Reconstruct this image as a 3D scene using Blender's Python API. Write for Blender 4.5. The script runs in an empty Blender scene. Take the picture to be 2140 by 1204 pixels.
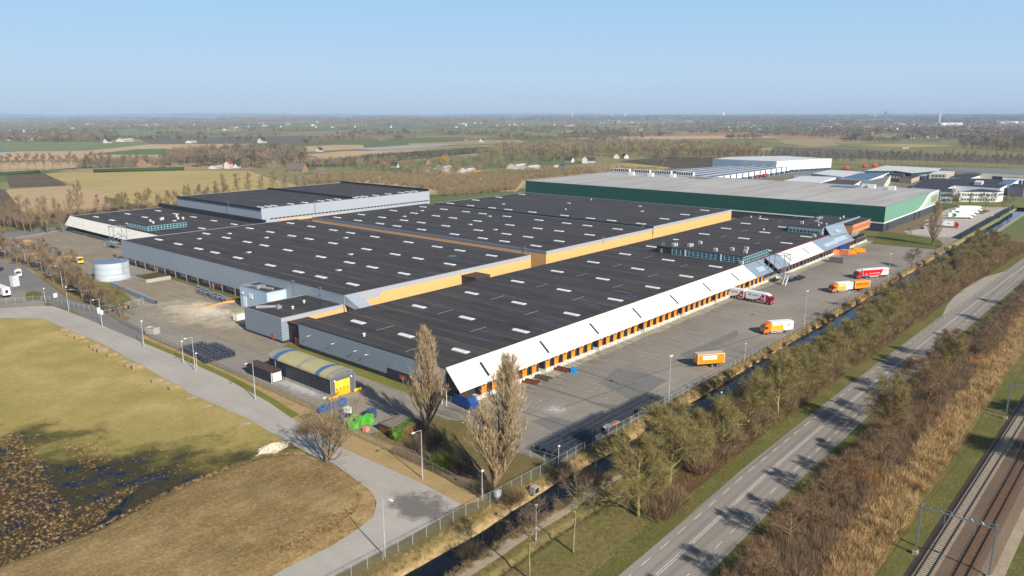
import bpy, math, random
import numpy as np
from math import radians, sin, cos, pi
# ---------------------------------------------------------------- camera, sky, sun, exposure
F_PX, PITCH, ROLL, YAW, CAM_H = 1573.59, radians(13.027), radians(-0.095), radians(40.9136), 70.0
PX, PY = 1070.0, 602.0
SC = bpy.context.scene
COL = SC.collection
_F = np.array([cos(YAW) * cos(PITCH), sin(YAW) * cos(PITCH), -sin(PITCH)])
_R = np.cross(_F, [0, 0, 1.0]); _R /= np.linalg.norm(_R)
_U = np.cross(_R, _F)
_R2 = cos(ROLL) * _R + sin(ROLL) * _U
_U2 = -sin(ROLL) * _R + cos(ROLL) * _U
def G(x, y, h=0.0):
    """survey helper: the plan position of a feature seen in the aerial picture, at height h"""
    v = _F * F_PX + _R2 * (x - PX) - _U2 * (y - PY)
    t = (h - CAM_H) / v[2]
    return (v[0] * t, v[1] * t)
cam_d = bpy.data.cameras.new("camera"); cam = bpy.data.objects.new("camera", cam_d); COL.objects.link(cam)
from mathutils import Matrix, Vector
m3 = Matrix([[_R2[i], _U2[i], -_F[i]] for i in range(3)])
cam.matrix_world = Matrix.Translation((0, 0, CAM_H)) @ m3.to_4x4()
cam_d.sensor_width = 36.0; cam_d.lens = 36.0 * F_PX / 2140.0
cam_d.clip_start = 1.0; cam_d.clip_end = 90000.0
SC.camera = cam
SUN_EL, SUN_AZ = radians(31.0), radians(-104.0)       # direction towards the sun, azimuth from +X counter-clockwise
W = bpy.data.worlds.new("World"); SC.world = W; W.use_nodes = True
nt = W.node_tree; bg = nt.nodes["Background"]
sky = nt.nodes.new("ShaderNodeTexSky"); sky.sky_type = 'NISHITA'; sky.sun_disc = False
sky.sun_elevation = SUN_EL; sky.sun_rotation = pi / 2 - SUN_AZ
sky.air_density = 1.0; sky.dust_density = 0.15; sky.ozone_density = 3.0; sky.altitude = 70
tcw = nt.nodes.new("ShaderNodeTexCoord"); spw = nt.nodes.new("ShaderNodeSeparateXYZ"); nt.links.new(tcw.outputs['Generated'], spw.inputs[0])
def _wr(stops):
    n = nt.nodes.new("ShaderNodeValToRGB"); nt.links.new(spw.outputs['Z'], n.inputs[0])
    while len(n.color_ramp.elements) < len(stops): n.color_ramp.elements.new(.5)
    for e, (p, c) in zip(n.color_ramp.elements, stops): e.position = p; e.color = (*c, 1)
    return n.outputs[0]
SKY_K = 10.6     # the pale blue air low in the sky, in the units of the sky texture
low = _wr([(0.0, (.430, .560, .735)), (.045, (.470, .640, .835)), (.12, (.385, .620, .880)), (.24, (.260, .530, .920))]); fac = _wr([(.0, (.95,) * 3), (.24, (.85,) * 3), (.36, (0, 0, 0))])
mul = nt.nodes.new("ShaderNodeVectorMath"); mul.operation = 'SCALE'; mul.inputs['Scale'].default_value = SKY_K; nt.links.new(low, mul.inputs[0])
mxw = nt.nodes.new("ShaderNodeMix"); mxw.data_type = 'RGBA'; nt.links.new(fac, mxw.inputs[0]); nt.links.new(sky.outputs[0], mxw.inputs[6]); nt.links.new(mul.outputs[0], mxw.inputs[7])
nt.links.new(mxw.outputs[2], bg.inputs[0]); bg.inputs[1].default_value = 0.075
sl = bpy.data.lights.new("sun", 'SUN'); sl.energy = 5.0; sl.angle = radians(0.53); sl.color = (1.0, 0.93, 0.83)
so = bpy.data.objects.new("sun", sl); COL.objects.link(so)
sv = Vector((cos(SUN_EL) * cos(SUN_AZ), cos(SUN_EL) * sin(SUN_AZ), sin(SUN_EL)))
so.rotation_euler = (-sv).to_track_quat('-Z', 'Y').to_euler(); so.location = (0, 0, 300)
SC.view_settings.view_transform = 'Standard'; SC.view_settings.look = 'None'
SC.view_settings.exposure = 0.38; SC.view_settings.gamma = 1.0
SC.render.engine = 'CYCLES'
SC.cycles.max_bounces = 5; SC.cycles.diffuse_bounces = 2; SC.cycles.glossy_bounces = 2
SC.cycles.transmission_bounces = 2; SC.cycles.volume_bounces = 0; SC.cycles.transparent_max_bounces = 6
SC.cycles.use_denoising = True

# ---------------------------------------------------------------- materials
def srgb(r, g, b):
    f = lambda c: ((c / 255) / 12.92) if c / 255 <= 0.04045 else (((c / 255) + 0.055) / 1.055) ** 2.4
    return (f(r), f(g), f(b))
_mats = {}
class NT:
    def __init__(s, m): s.t = m.node_tree; s.n = s.t.nodes; s.l = s.t.links
    def new(s, k, **kw):
        n = s.n.new(k)
        for a, b in kw.items(): setattr(n, a, b)
        return n
    def val(s, sock, v):
        if isinstance(v, bpy.types.NodeSocket): s.l.new(v, sock)
        elif v is not None: sock.default_value = v
    def noise(s, vec, scale, detail=5, rough=.6, dim='3D', dist=0):
        n = s.new("ShaderNodeTexNoise"); n.noise_dimensions = dim
        if vec is not None: s.l.new(vec, n.inputs['Vector'])
        n.inputs['Scale'].default_value = scale; n.inputs['Detail'].default_value = detail; n.inputs['Roughness'].default_value = rough
        n.inputs['Distortion'].default_value = dist
        return n.outputs['Fac']
    def mapping(s, vec, scale=(1, 1, 1), loc=(0, 0, 0), rot=(0, 0, 0)):
        n = s.new("ShaderNodeMapping"); s.l.new(vec, n.inputs[0])
        n.inputs['Scale'].default_value = scale; n.inputs['Location'].default_value = loc; n.inputs['Rotation'].default_value = rot
        return n.outputs[0]
    def ramp(s, fac, stops, interp='LINEAR'):
        n = s.new("ShaderNodeValToRGB"); s.l.new(fac, n.inputs[0]); cr = n.color_ramp; cr.interpolation = interp
        while len(cr.elements) < len(stops): cr.elements.new(0.5)
        for e, (p, c) in zip(cr.elements, stops):
            e.position = p
            if not isinstance(c, (tuple, list)): c = (c, c, c)
            e.color = (*c[:3], 1)
        return n.outputs[0]
    def mix(s, fac, a, b, blend='MIX'):
        n = s.new("ShaderNodeMix", data_type='RGBA', blend_type=blend)
        s.val(n.inputs[0], fac)
        for i, v in ((6, a), (7, b)):
            if isinstance(v, (tuple, list)): n.inputs[i].default_value = (*v[:3], 1)
            else: s.l.new(v, n.inputs[i])
        return n.outputs[2]
    def math(s, op, a, b=None, c=None, clamp=False):
        n = s.new("ShaderNodeMath", operation=op); n.use_clamp = clamp
        s.val(n.inputs[0], a); s.val(n.inputs[1], b)
        if c is not None: s.val(n.inputs[2], c)
        return n.outputs[0]
    def bsdf(s): return s.n["Principled BSDF"]
    def bump(s, h, strength=.3, dist=.1):
        n = s.new("ShaderNodeBump"); n.inputs['Strength'].default_value = strength; n.inputs['Distance'].default_value = dist
        s.l.new(h, n.inputs['Height']); s.l.new(n.outputs[0], s.bsdf().inputs['Normal'])
def newmat(name):
    m = bpy.data.materials.new(name); m.use_nodes = True; return m, NT(m)
def tc(n): return n.new("ShaderNodeTexCoord").outputs['Object']
def mat(name, col, rough=.75, metal=0.0, var=.12, scale=1.5, spec=.3, emis=None, bump=0, mscale=(1, 1, 1), col2=None):
    """painted / plain surface with a little uneven wear"""
    if name in _mats: return _mats[name]
    m, n = newmat(name); b = n.bsdf()
    v = n.mapping(tc(n), mscale)
    f = n.noise(v, scale, 6, .65)
    c2 = col2 or tuple(c * (1 - var * 1.6) for c in col); c1 = tuple(min(1, c * (1 + var)) for c in col)
    n.l.new(n.ramp(f, [(.3, c2), (.7, c1)]), b.inputs['Base Color'])
    b.inputs['Roughness'].default_value = rough; b.inputs['Metallic'].default_value = metal
    b.inputs['Specular IOR Level'].default_value = spec
    if bump: n.bump(n.noise(v, scale * 6, 4), bump, .05)
    _mats[name] = m; return m
def ribmat(name, col, col_dark, freq=6.0, axis='Z', rough=.5, var=.1, metal=0.0, sharp=.5, amp=1.0):
    """profiled steel sheet: ribs by bump and a thin darker groove"""
    m, n = newmat(name); b = n.bsdf(); o = tc(n)
    w = n.new("ShaderNodeTexWave"); w.bands_direction = axis; w.inputs['Scale'].default_value = freq; n.l.new(o, w.inputs['Vector'])
    w.inputs['Distortion'].default_value = 0
    big = n.noise(n.mapping(o, (.25, .25, .9)), 1.0, 6, .7)
    base = n.mix(n.ramp(w.outputs['Fac'], [(.0, 1.0 * amp), (sharp, 0.0)]), col, col_dark)
    base = n.mix(n.ramp(big, [(.35, var), (.7, 0.0)]), base, tuple(c * .55 for c in col))
    n.l.new(base, b.inputs['Base Color']); b.inputs['Roughness'].default_value = rough; b.inputs['Metallic'].default_value = metal
    b.inputs['Specular IOR Level'].default_value = .25
    n.bump(w.outputs['Fac'], .25, .08)
    _mats[name] = m; return m

# ---------------------------------------------------------------- mesh helpers
def mesh_np(name, V, F, mats=None, mi=None, smooth=False):
    """V (n,3); F list of int arrays grouped by size: [(k, array(m,k)), ...]"""
    me = bpy.data.meshes.new(name)
    V = np.asarray(V, dtype=np.float32)
    if isinstance(F, np.ndarray): F = [F]
    tot = [f.shape[1] for f in F]; nf = sum(len(f) for f in F)
    loops = np.concatenate([f.ravel() for f in F]).astype(np.int32)
    cnt = np.concatenate([np.full(len(f), f.shape[1], dtype=np.int32) for f in F])
    st = np.concatenate([[0], np.cumsum(cnt)[:-1]]).astype(np.int32)
    me.vertices.add(len(V)); me.vertices.foreach_set("co", V.ravel())
    me.loops.add(len(loops)); me.loops.foreach_set("vertex_index", loops)
    me.polygons.add(nf); me.polygons.foreach_set("loop_start", st); me.polygons.foreach_set("loop_total", cnt)
    if mi is not None: me.polygons.foreach_set("material_index", np.asarray(mi, dtype=np.int32))
    if smooth: me.polygons.foreach_set("use_smooth", np.ones(nf, dtype=bool))
    me.update(calc_edges=True)
    for m in (mats or []): me.materials.append(m)
    return me
def tagobj(o, label=None, cat=None, group=None, kind=None):
    if label: o["label"] = label
    if cat: o["category"] = cat
    if group: o["group"] = group
    if kind: o["kind"] = kind
    return o
def add(name, me, parent=None, loc=None, rot=0.0):
    o = bpy.data.objects.new(name, me); COL.objects.link(o)
    if parent: o.parent = parent
    if loc is not None: o.location = loc
    if rot: o.rotation_euler = (0, 0, rot)
    return o
def thing(name, label, cat, loc=(0, 0, 0), rot=0.0, group=None):
    o = bpy.data.objects.new(name, None); COL.objects.link(o)
    o.empty_display_size = .5; o.location = loc; o.rotation_euler = (0, 0, rot)
    return tagobj(o, label, cat, group)
_kids = {}
def dup(root, loc, rot=None, label=None, group=None, scale=None):
    r = root.copy(); COL.objects.link(r); r.location = loc
    if rot is not None: r.rotation_euler = (0, 0, rot)
    if scale is not None: r.scale = scale if isinstance(scale, tuple) else (scale,) * 3
    if label: r["label"] = label
    if group: r["group"] = group
    if root.name not in _kids:
        _kids[root.name] = [(c, [g for g in bpy.data.objects if g.parent == c]) for c in bpy.data.objects if c.parent == root]
    for c, gs in _kids[root.name]:
        k = c.copy(); COL.objects.link(k); k.parent = r
        for g in gs:
            d = g.copy(); COL.objects.link(d); d.parent = k
    return r
class MB:
    def __init__(s, off=(0, 0, 0)): s.v = []; s.f = []; s.m = []; s.off = off
    def _a(s, vs, fs, mi=0):
        b = len(s.v); ox, oy, oz = s.off
        s.v += [(x - ox, y - oy, z - oz) for x, y, z in vs]
        s.f += [tuple(b + i for i in f) for f in fs]; s.m += [mi] * len(fs); return s
    def poly(s, pts, mi=0): return s._a(pts, [tuple(range(len(pts)))], mi)
    def box(s, x0, y0, z0, x1, y1, z1, mi=0):
        if x1 < x0: x0, x1 = x1, x0
        if y1 < y0: y0, y1 = y1, y0
        v = [(x0, y0, z0), (x1, y0, z0), (x1, y1, z0), (x0, y1, z0), (x0, y0, z1), (x1, y0, z1), (x1, y1, z1), (x0, y1, z1)]
        return s._a(v, [(0, 3, 2, 1), (4, 5, 6, 7), (0, 1, 5, 4), (1, 2, 6, 5), (2, 3, 7, 6), (3, 0, 4, 7)], mi)
    def prism(s, pts, z0, z1, mi=0):
        n = len(pts); a = sum(pts[i][0] * pts[(i + 1) % n][1] - pts[(i + 1) % n][0] * pts[i][1] for i in range(n))
        if a < 0: pts = pts[::-1]
        v = [(x, y, z0) for x, y in pts] + [(x, y, z1) for x, y in pts]
        f = [tuple(range(n - 1, -1, -1)), tuple(range(n, 2 * n))] + [(i, (i + 1) % n, n + (i + 1) % n, n + i) for i in range(n)]
        return s._a(v, f, mi)
    def xprism(s, prof, x0, x1, mi=0):
        """profile (y,z) swept along x"""
        n = len(prof); v = [(x0, y, z) for y, z in prof] + [(x1, y, z) for y, z in prof]
        f = [tuple(range(n)), tuple(range(2 * n - 1, n - 1, -1))] + [(i, n + i, n + (i + 1) % n, (i + 1) % n) for i in range(n)]
        return s._a(v, f, mi)
    def yprism(s, prof, y0, y1, mi=0):
        n = len(prof); v = [(x, y0, z) for x, z in prof] + [(x, y1, z) for x, z in prof]
        f = [tuple(range(n)), tuple(range(2 * n - 1, n - 1, -1))] + [(i, n + i, n + (i + 1) % n, (i + 1) % n) for i in range(n)]
        return s._a(v, f, mi)
    def tube(s, p, q, r, n=5, r2=None, mi=0, caps=True):
        p = np.array(p, float); q = np.array(q, float); d = q - p; L = np.linalg.norm(d)
        if L < 1e-6: return s
        d /= L; a = np.array([0, 0, 1.0]) if abs(d[2]) < .9 else np.array([1.0, 0, 0])
        u = np.cross(d, a); u /= np.linalg.norm(u); w = np.cross(d, u); r2 = r if r2 is None else r2
        v = [tuple(p + r * (cos(2 * pi * i / n) * u + sin(2 * pi * i / n) * w)) for i in range(n)] + \
            [tuple(q + r2 * (cos(2 * pi * i / n) * u + sin(2 * pi * i / n) * w)) for i in range(n)]
        f = [(i, n + i, n + (i + 1) % n, (i + 1) % n) for i in range(n)]
        if caps: f += [tuple(range(n)), tuple(range(2 * n - 1, n - 1, -1))]
        return s._a(v, f, mi)
    def cyl(s, x, y, z0, z1, r, n=16, r2=None, mi=0): return s.tube((x, y, z0), (x, y, z1), r, n, r2, mi)
    def mesh(s, name, mats):
        me = bpy.data.meshes.new(name); me.from_pydata(s.v, [], s.f)
        if not isinstance(mats, (list, tuple)): mats = [mats]
        for m in mats: me.materials.append(m)
        if any(s.m): me.polygons.foreach_set("material_index", s.m)
        me.update(); return me
    def build(s, name, mats, parent=None, loc=None, rot=0.0): return add(name, s.mesh(name, mats), parent, loc, rot)
def struct(name, mb, mats): return tagobj(mb.build(name, mats), kind='structure')
def sheet(name, pts, z, m, sub=None):
    """flat ground cover from a plan outline"""
    mb = MB(); mb.poly([(x, y, z) for x, y in pts]); return struct(name, mb, m)
def gp(*p): return [G(x, y) for x, y in p]
def resample(pts, step, jit=0.0, rng=None, closed=True):
    """subdivide an outline and make it slightly uneven"""
    out = []; n = len(pts)
    for i in range(n if closed else n - 1):
        a = np.array(pts[i]); b = np.array(pts[(i + 1) % n]); L = np.linalg.norm(b - a); k = max(1, int(L / step))
        for j in range(k):
            p = a + (b - a) * j / k
            if jit and j: p = p + np.array([rng.uniform(-jit, jit), rng.uniform(-jit, jit)])
            out.append((float(p[0]), float(p[1])))
    if not closed: out.append(tuple(pts[-1]))
    return out
def inpoly(x, y, poly):
    c = False; n = len(poly); j = n - 1
    for i in range(n):
        xi, yi = poly[i]; xj, yj = poly[j]
        if (yi > y) != (yj > y) and x < (xj - xi) * (y - yi) / (yj - yi) + xi: c = not c
        j = i
    return c
rnd = random.Random(7)
# ================================================================ ground
R = np.random.default_rng(11)
DITCH_Y = 79.0
def vnoise(x, s, seed=0):
    return sum(sin(x / s * k * 1.3 + seed * k + 1.7 * k * k) / k for k in (1, 2, 3, 5)) / 2.0
def make_ground():
    xs = np.unique(np.concatenate([np.array([-4000, -1000, -300, -60]), np.arange(0, 460, 2.5), np.arange(460, 900, 20), np.geomspace(900, 45000, 34)]))
    ys = np.unique(np.concatenate([np.array([-20000, -5000, -1200, -300, -60, 0, 30, 55]), np.arange(66, 90, .55), np.array([92, 95, 100]), np.arange(110, 600, 30), np.geomspace(600, 45000, 34)]))
    X, Y = np.meshgrid(xs, ys, indexing='ij'); Z = np.zeros_like(X)
    for i, x in enumerate(xs):
        yc = DITCH_Y + .5 * vnoise(x, 23.0); hw = 2.7 + .35 * vnoise(x, 9.0, 3) + (1.0 if x > 140 else 0)
        on = 1.0 if -70 < x < 1400 else 0.0
        for j, y in enumerate(ys):
            d = abs(y - yc); z = 0.0
            if d < hw: z = -2.2
            elif d < hw + 2.6: z = -2.2 * (1 - (d - hw) / 2.6) ** 1.3
            if 3 < d < 9: z += .12 * vnoise(x * 3 + y * 5, 4.0, 2) * (1 if z < -.01 else 0)
            g = abs(y - 70.2 - .4 * vnoise(x, 15, 5))
            if x < 122 and g < 1.1: z -= .55 * (1 - g / 1.1)
            Z[i, j] = z * on
    nx, ny = X.shape; V = np.stack([X, Y, Z], -1).reshape(-1, 3)
    idx = np.arange(nx * ny).reshape(nx, ny)
    F = np.stack([idx[:-1, :-1], idx[1:, :-1], idx[1:, 1:], idx[:-1, 1:]], -1).reshape(-1, 4)
    m, n = newmat("ground_cover"); b = n.bsdf()
    geo = n.new("ShaderNodeNewGeometry"); P = geo.outputs['Position']
    sep = n.new("ShaderNodeSeparateXYZ"); n.l.new(P, sep.inputs[0])
    # near: rough winter grass
    n1 = n.noise(P, .05, 7, .65); n2 = n.noise(P, .9, 6, .75); n3 = n.noise(n.mapping(P, (.08, 1.2, 1)), 1.0, 5, .6)
    g1 = n.ramp(n1, [(.36, srgb(96, 98, 52)), (.5, srgb(124, 112, 70)), (.66, srgb(148, 128, 88))])
    g2 = n.ramp(n2, [(.3, srgb(78, 74, 44)), (.52, srgb(118, 108, 64)), (.72, srgb(162, 142, 98))])
    near = n.mix(.5, g1, g2); near = n.mix(n.ramp(n3, [(.4, 0), (.7, .45)]), near, srgb(104, 98, 56))
    bank = n.math('MULTIPLY', sep.outputs['Z'], -.8, clamp=True)
    near = n.mix(bank, near, n.ramp(n2, [(.3, srgb(120, 96, 62)), (.7, srgb(196, 170, 122))]))
    # far: patchwork of fields
    vec = n.mapping(P, (.0021, .0052, 1), rot=(0, 0, radians(18)))
    vo = n.new("ShaderNodeTexVoronoi"); vo.distance = 'CHEBYCHEV'; vo.inputs['Scale'].default_value = 1.0; n.l.new(vec, vo.inputs['Vector']); vo.inputs['Randomness'].default_value = .85
    vs = n.new("ShaderNodeSeparateXYZ"); n.l.new(vo.outputs['Color'], vs.inputs[0])
    fc = n.ramp(vs.outputs[0], [(0, srgb(108, 112, 70)), (.2, srgb(140, 132, 92)), (.36, srgb(100, 116, 70)), (.52, srgb(128, 118, 90)), (.68, srgb(166, 146, 110)), (.8, srgb(96, 104, 66)), (.92, srgb(120, 124, 84))], 'CONSTANT')
    ns = n.noise(n.mapping(P, (.002, .03, 1), rot=(0, 0, radians(18))), 1.0, 6, .7)
    fc = n.mix(n.ramp(ns, [(.4, 0), (.75, .5)]), fc, srgb(96, 90, 66))
    ln = n.new("ShaderNodeVectorMath", operation='LENGTH'); n.l.new(P, ln.inputs[0])
    k = n.ramp(n.math('MULTIPLY', ln.outputs['Value'], .001), [(.42, 0), (.62, 1)])
    n.l.new(n.mix(k, near, fc), b.inputs['Base Color']); b.inputs['Roughness'].default_value = .95; b.inputs['Specular IOR Level'].default_value = .05
    n.bump(n2, .5, .5)
    return tagobj(add("ground", mesh_np("ground", V, F, [m])), kind='structure')
make_ground()

# water in the ditch
wm, n = newmat("ditch_water"); b = n.bsdf()
b.inputs['Base Color'].default_value = (.006, .009, .012, 1); b.inputs['Roughness'].default_value = .04; b.inputs['IOR'].default_value = 1.33
b.inputs['Specular IOR Level'].default_value = .5; n.bump(n.noise(n.mapping(tc(n), (1, 1, 1)), 1.5, 3), .06, .03)
mb = MB(); mb.poly([(-60, 74, -1.45), (1380, 74, -1.45), (1380, 84.5, -1.45), (-60, 84.5, -1.45)]); struct("ditch_water", mb, wm)

def groundmat(name, stops_big, stops_fine, sb=.05, sf=1.2, streak=None, rough=.95, mixf=.5, bump=.4, bd=.2):
    m, n = newmat(name); b = n.bsdf(); P = tc(n)
    a = n.ramp(n.noise(P, sb, 7, .65), stops_big); f = n.noise(P, sf, 7, .75); c = n.ramp(f, stops_fine)
    col = n.mix(mixf, a, c)
    if streak:
        sc, rot, colr, amt = streak
        s = n.noise(n.mapping(P, sc, rot=(0, 0, rot)), 1.0, 5, .6); col = n.mix(n.ramp(s, [(.45, 0), (.7, amt)]), col, colr)
    n.l.new(col, b.inputs['Base Color']); b.inputs['Roughness'].default_value = rough; b.inputs['Specular IOR Level'].default_value = .1
    n.bump(f, bump, bd); _mats[name] = m; return m

# ---- meadow with its wet corner
def meadow_mat():
    m, n = newmat("meadow"); b = n.bsdf(); P = tc(n); sep = n.new("ShaderNodeSeparateXYZ"); n.l.new(P, sep.inputs[0])
    x, y = sep.outputs['X'], sep.outputs['Y']
    s = n.math('ADD', n.math('MULTIPLY', n.math('SUBTRACT', x, 45.0), -.856 / 40), n.math('MULTIPLY', n.math('SUBTRACT', y, 203.0), -.516 / 40))
    nb = n.noise(P, .07, 6, .65); nf = n.noise(P, .9, 8, .8); nm = n.noise(P, .22, 6, .7)
    wet = n.math('ADD', s, n.math('MULTIPLY', n.math('SUBTRACT', nb, .5), 2.0))
    dry = n.mix(.5, n.ramp(nb, [(.35, srgb(142, 132, 66)), (.5, srgb(170, 150, 84)), (.65, srgb(200, 176, 114))]),
                n.ramp(nf, [(.3, srgb(124, 114, 58)), (.7, srgb(188, 164, 100))]))
    mud = n.ramp(n.math('ADD', n.math('MULTIPLY', nf, .6), n.math('MULTIPLY', nm, .4)), [(.36, srgb(34, 30, 16)), (.5, srgb(66, 58, 28)), (.66, srgb(108, 90, 48))])
    col = n.mix(n.ramp(wet, [(.0, 0), (.3, 1)]), dry, n.ramp(nf, [(.3, srgb(70, 66, 26)), (.7, srgb(112, 102, 44))]))
    col = n.mix(n.ramp(wet, [(.34, 0), (.54, 1)]), col, mud)
    w = n.math('MULTIPLY', n.ramp(wet, [(.28, 0), (.55, 1)]), n.ramp(n.math('ADD', n.math('MULTIPLY', nm, .7), n.math('MULTIPLY', nf, .3)), [(.49, 0), (.55, 1)]))
    col = n.mix(w, col, (.004, .006, .012))
    n.l.new(col, b.inputs['Base Color']); n.l.new(n.ramp(w, [(0, .9), (1, .06)]), b.inputs['Roughness'])
    b.inputs['Specular IOR Level'].default_value = .3
    h = n.math('MULTIPLY', nf, n.math('SUBTRACT', 1.0, w)); n.bump(h, .6, .35)
    return m
RL = gp((684, 970), (620, 934), (562, 902), (515, 874), (398, 823), (300, 766), (211, 717), (140, 687), (89, 666), (0, 665)) + [(40, 330)]
MA = gp((0, 1188), (200, 1112), (320, 1052), (400, 1014), (480, 982), (560, 956), (620, 955), (684, 972))
MI = gp((684, 972), (740, 1001), (778, 1029), (787, 1052), (780, 1080), (750, 1104), (694, 1141), (600, 1186), (540, 1215))
sheet("meadow", [(-60, 128)] + MA + RL[1:] + [(-60, 360)], .02, meadow_mat())
mm = groundmat("mound_turf", [(.35, srgb(118, 94, 60)), (.5, srgb(148, 122, 82)), (.66, srgb(188, 162, 116))], [(.32, srgb(84, 66, 38)), (.5, srgb(140, 116, 76)), (.68, srgb(200, 174, 126))],
               sb=.09, sf=1.6, streak=((.1, .6, 1), radians(28), srgb(104, 98, 50), .5), bump=.6, bd=.3)
def mound():
    A = resample([(-60, 126)] + MA, 2.0, closed=False); B = resample(MI[1:] + [(20, 92), (-60, 92)], 2.0, closed=False)[::-1]
    n = 60; ia = np.linspace(0, len(A) - 1, n); ib = np.linspace(0, len(B) - 1, n)
    A = np.array([A[int(i)] for i in ia]); B = np.array([B[int(i)] for i in ib]); V = []; K = 30
    for i in range(n):
        for j in range(K + 1):
            t = j / K; p = A[i] * (1 - t) + B[i] * t; L = np.linalg.norm(B[i] - A[i]); dA, dB = t * L, (1 - t) * L
            h = min(1, dA / 1.6) ** .8 * 1.1 * min(1, dB / 7.0) ** .8
            h *= 1 + .12 * vnoise(p[0] * 1.3 + p[1], 7)
            jx = .35 * vnoise(p[1] * 2.1, 3.0, 4) if j == 0 else 0
            V.append((p[0] + jx, p[1] + jx, .035 + h if 0 < j < K else .012))
    idx = np.arange(n * (K + 1)).reshape(n, K + 1)
    F = np.stack([idx[:-1, :-1], idx[:-1, 1:], idx[1:, 1:], idx[1:, :-1]], -1).reshape(-1, 4)
    tagobj(add("grass_mound", mesh_np("grass_mound", V, F, [mm], smooth=True)), kind='structure')
mound()

def feather(name, col, pts, z, m_scale=.3):
    """loose dust lying thin on the asphalt: ragged cover, densest in the middle"""
    P = np.array(pts); c = P.mean(0); sd = max(np.ptp(P[:, 0]), 1) / 2, max(np.ptp(P[:, 1]), 1) / 2
    m, n = newmat(name); b = n.bsdf(); o = tc(n); v = n.mapping(o, (1 / sd[0], 1 / sd[1], 0), (-c[0] / sd[0], -c[1] / sd[1], 0))
    ln = n.new("ShaderNodeVectorMath", operation='LENGTH'); n.l.new(v, ln.inputs[0])
    f = n.math('SUBTRACT', n.math('SUBTRACT', 1.0, ln.outputs['Value']), n.math('MULTIPLY', n.math('SUBTRACT', n.noise(o, m_scale, 7, .75), .5), 2.6))
    n.l.new(n.mix(n.noise(o, 1.1, 6, .7), tuple(c_ * .85 for c_ in col), col), b.inputs['Base Color']); b.inputs['Roughness'].default_value = .95
    n.l.new(n.ramp(f, [(.1, 0), (.75, .85)]), b.inputs['Alpha'])
    ang = np.linspace(0, 2 * pi, 28, endpoint=False)
    sheet(name, [(c[0] + sd[0] * cos(a), c[1] + sd[1] * sin(a)) for a in ang], z, m)
# ---- left access road (concrete grey)
cm = groundmat("concrete_road", [(.35, srgb(160, 153, 143)), (.65, srgb(184, 177, 166))], [(.3, srgb(146, 139, 129)), (.7, srgb(190, 183, 171))], sb=.06, sf=2.5,
               streak=((.5, .02, 1), 0, srgb(150, 145, 138), .3), bump=.05, rough=.8)
road_l = gp((0, 645), (70, 640), (112, 640), (173, 663), (262, 701), (375, 748), (469, 790), (562, 841), (609, 874), (666, 907), (722, 940), (806, 977), (881, 1010), (965, 1055),
            (928, 1080), (862, 1118), (787, 1158), (700, 1204)) + [(56, 87.6), (20, 87.6), (20, 94)] + MI[::-1][1:] + RL[:-1] + [(60, 306), (60, 321)]
sheet("access_road", road_l, .04, cm)
vm = groundmat("dark_tarmac", [(.35, srgb(110, 106, 102)), (.65, srgb(126, 122, 118))], [(.3, srgb(98, 95, 90)), (.7, srgb(140, 136, 130))], sb=.1, sf=2.0, bump=.05, rough=.85)
feather("worn_tarmac", srgb(122, 117, 110), gp((850, 1000), (965, 1058), (890, 1110), (800, 1070)), .046, .25)
# sandy verge between road and fence and greener verge
sand = groundmat("sandy_verge", [(.3, srgb(150, 126, 84)), (.5, srgb(176, 148, 104)), (.7, srgb(118, 112, 60))], [(.3, srgb(126, 106, 68)), (.7, srgb(194, 168, 122))], sb=.12, sf=2.2, bump=.4)
green = groundmat("green_verge", [(.3, srgb(92, 98, 40)), (.55, srgb(118, 118, 52)), (.72, srgb(140, 128, 72))], [(.3, srgb(80, 82, 34)), (.7, srgb(142, 138, 72))], sb=.12, sf=1.8, bump=.5)
lush = groundmat("lush_grass", [(.3, srgb(90, 94, 46)), (.52, srgb(108, 108, 56)), (.66, srgb(140, 122, 80))], [(.3, srgb(66, 70, 32)), (.7, srgb(130, 124, 72))], sb=.15, sf=1.5, bump=.8, bd=.4)
RRo = gp((150, 652), (173, 663), (262, 701), (375, 748), (469, 790), (562, 841), (609, 874), (666, 907), (722, 940), (806, 977), (881, 1010), (965, 1055))
RRv = [(x + 2.1, y) for x, y in RRo[:-1]] + [(91.0, 88.2)]
sheet("sand_strip", RRv + [(93, 87.6), (97, 87.6), (97.3, 133), (99.3, 150), (99.4, 240), (101.2, 290)], .018, sand)
sheet("grass_strip", [(x - .1, y) for x, y in RRo[:7]] + RRv[:7][::-1], .022, green); sheet("sand_strip", [(x - .1, y) for x, y in RRo[6:]] + RRv[6:][::-1], .022, sand)
sheet("grass_strip", gp((410, 772), (505, 796), (625, 866), (600, 868), (520, 826), (440, 792)), .026, green)

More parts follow.
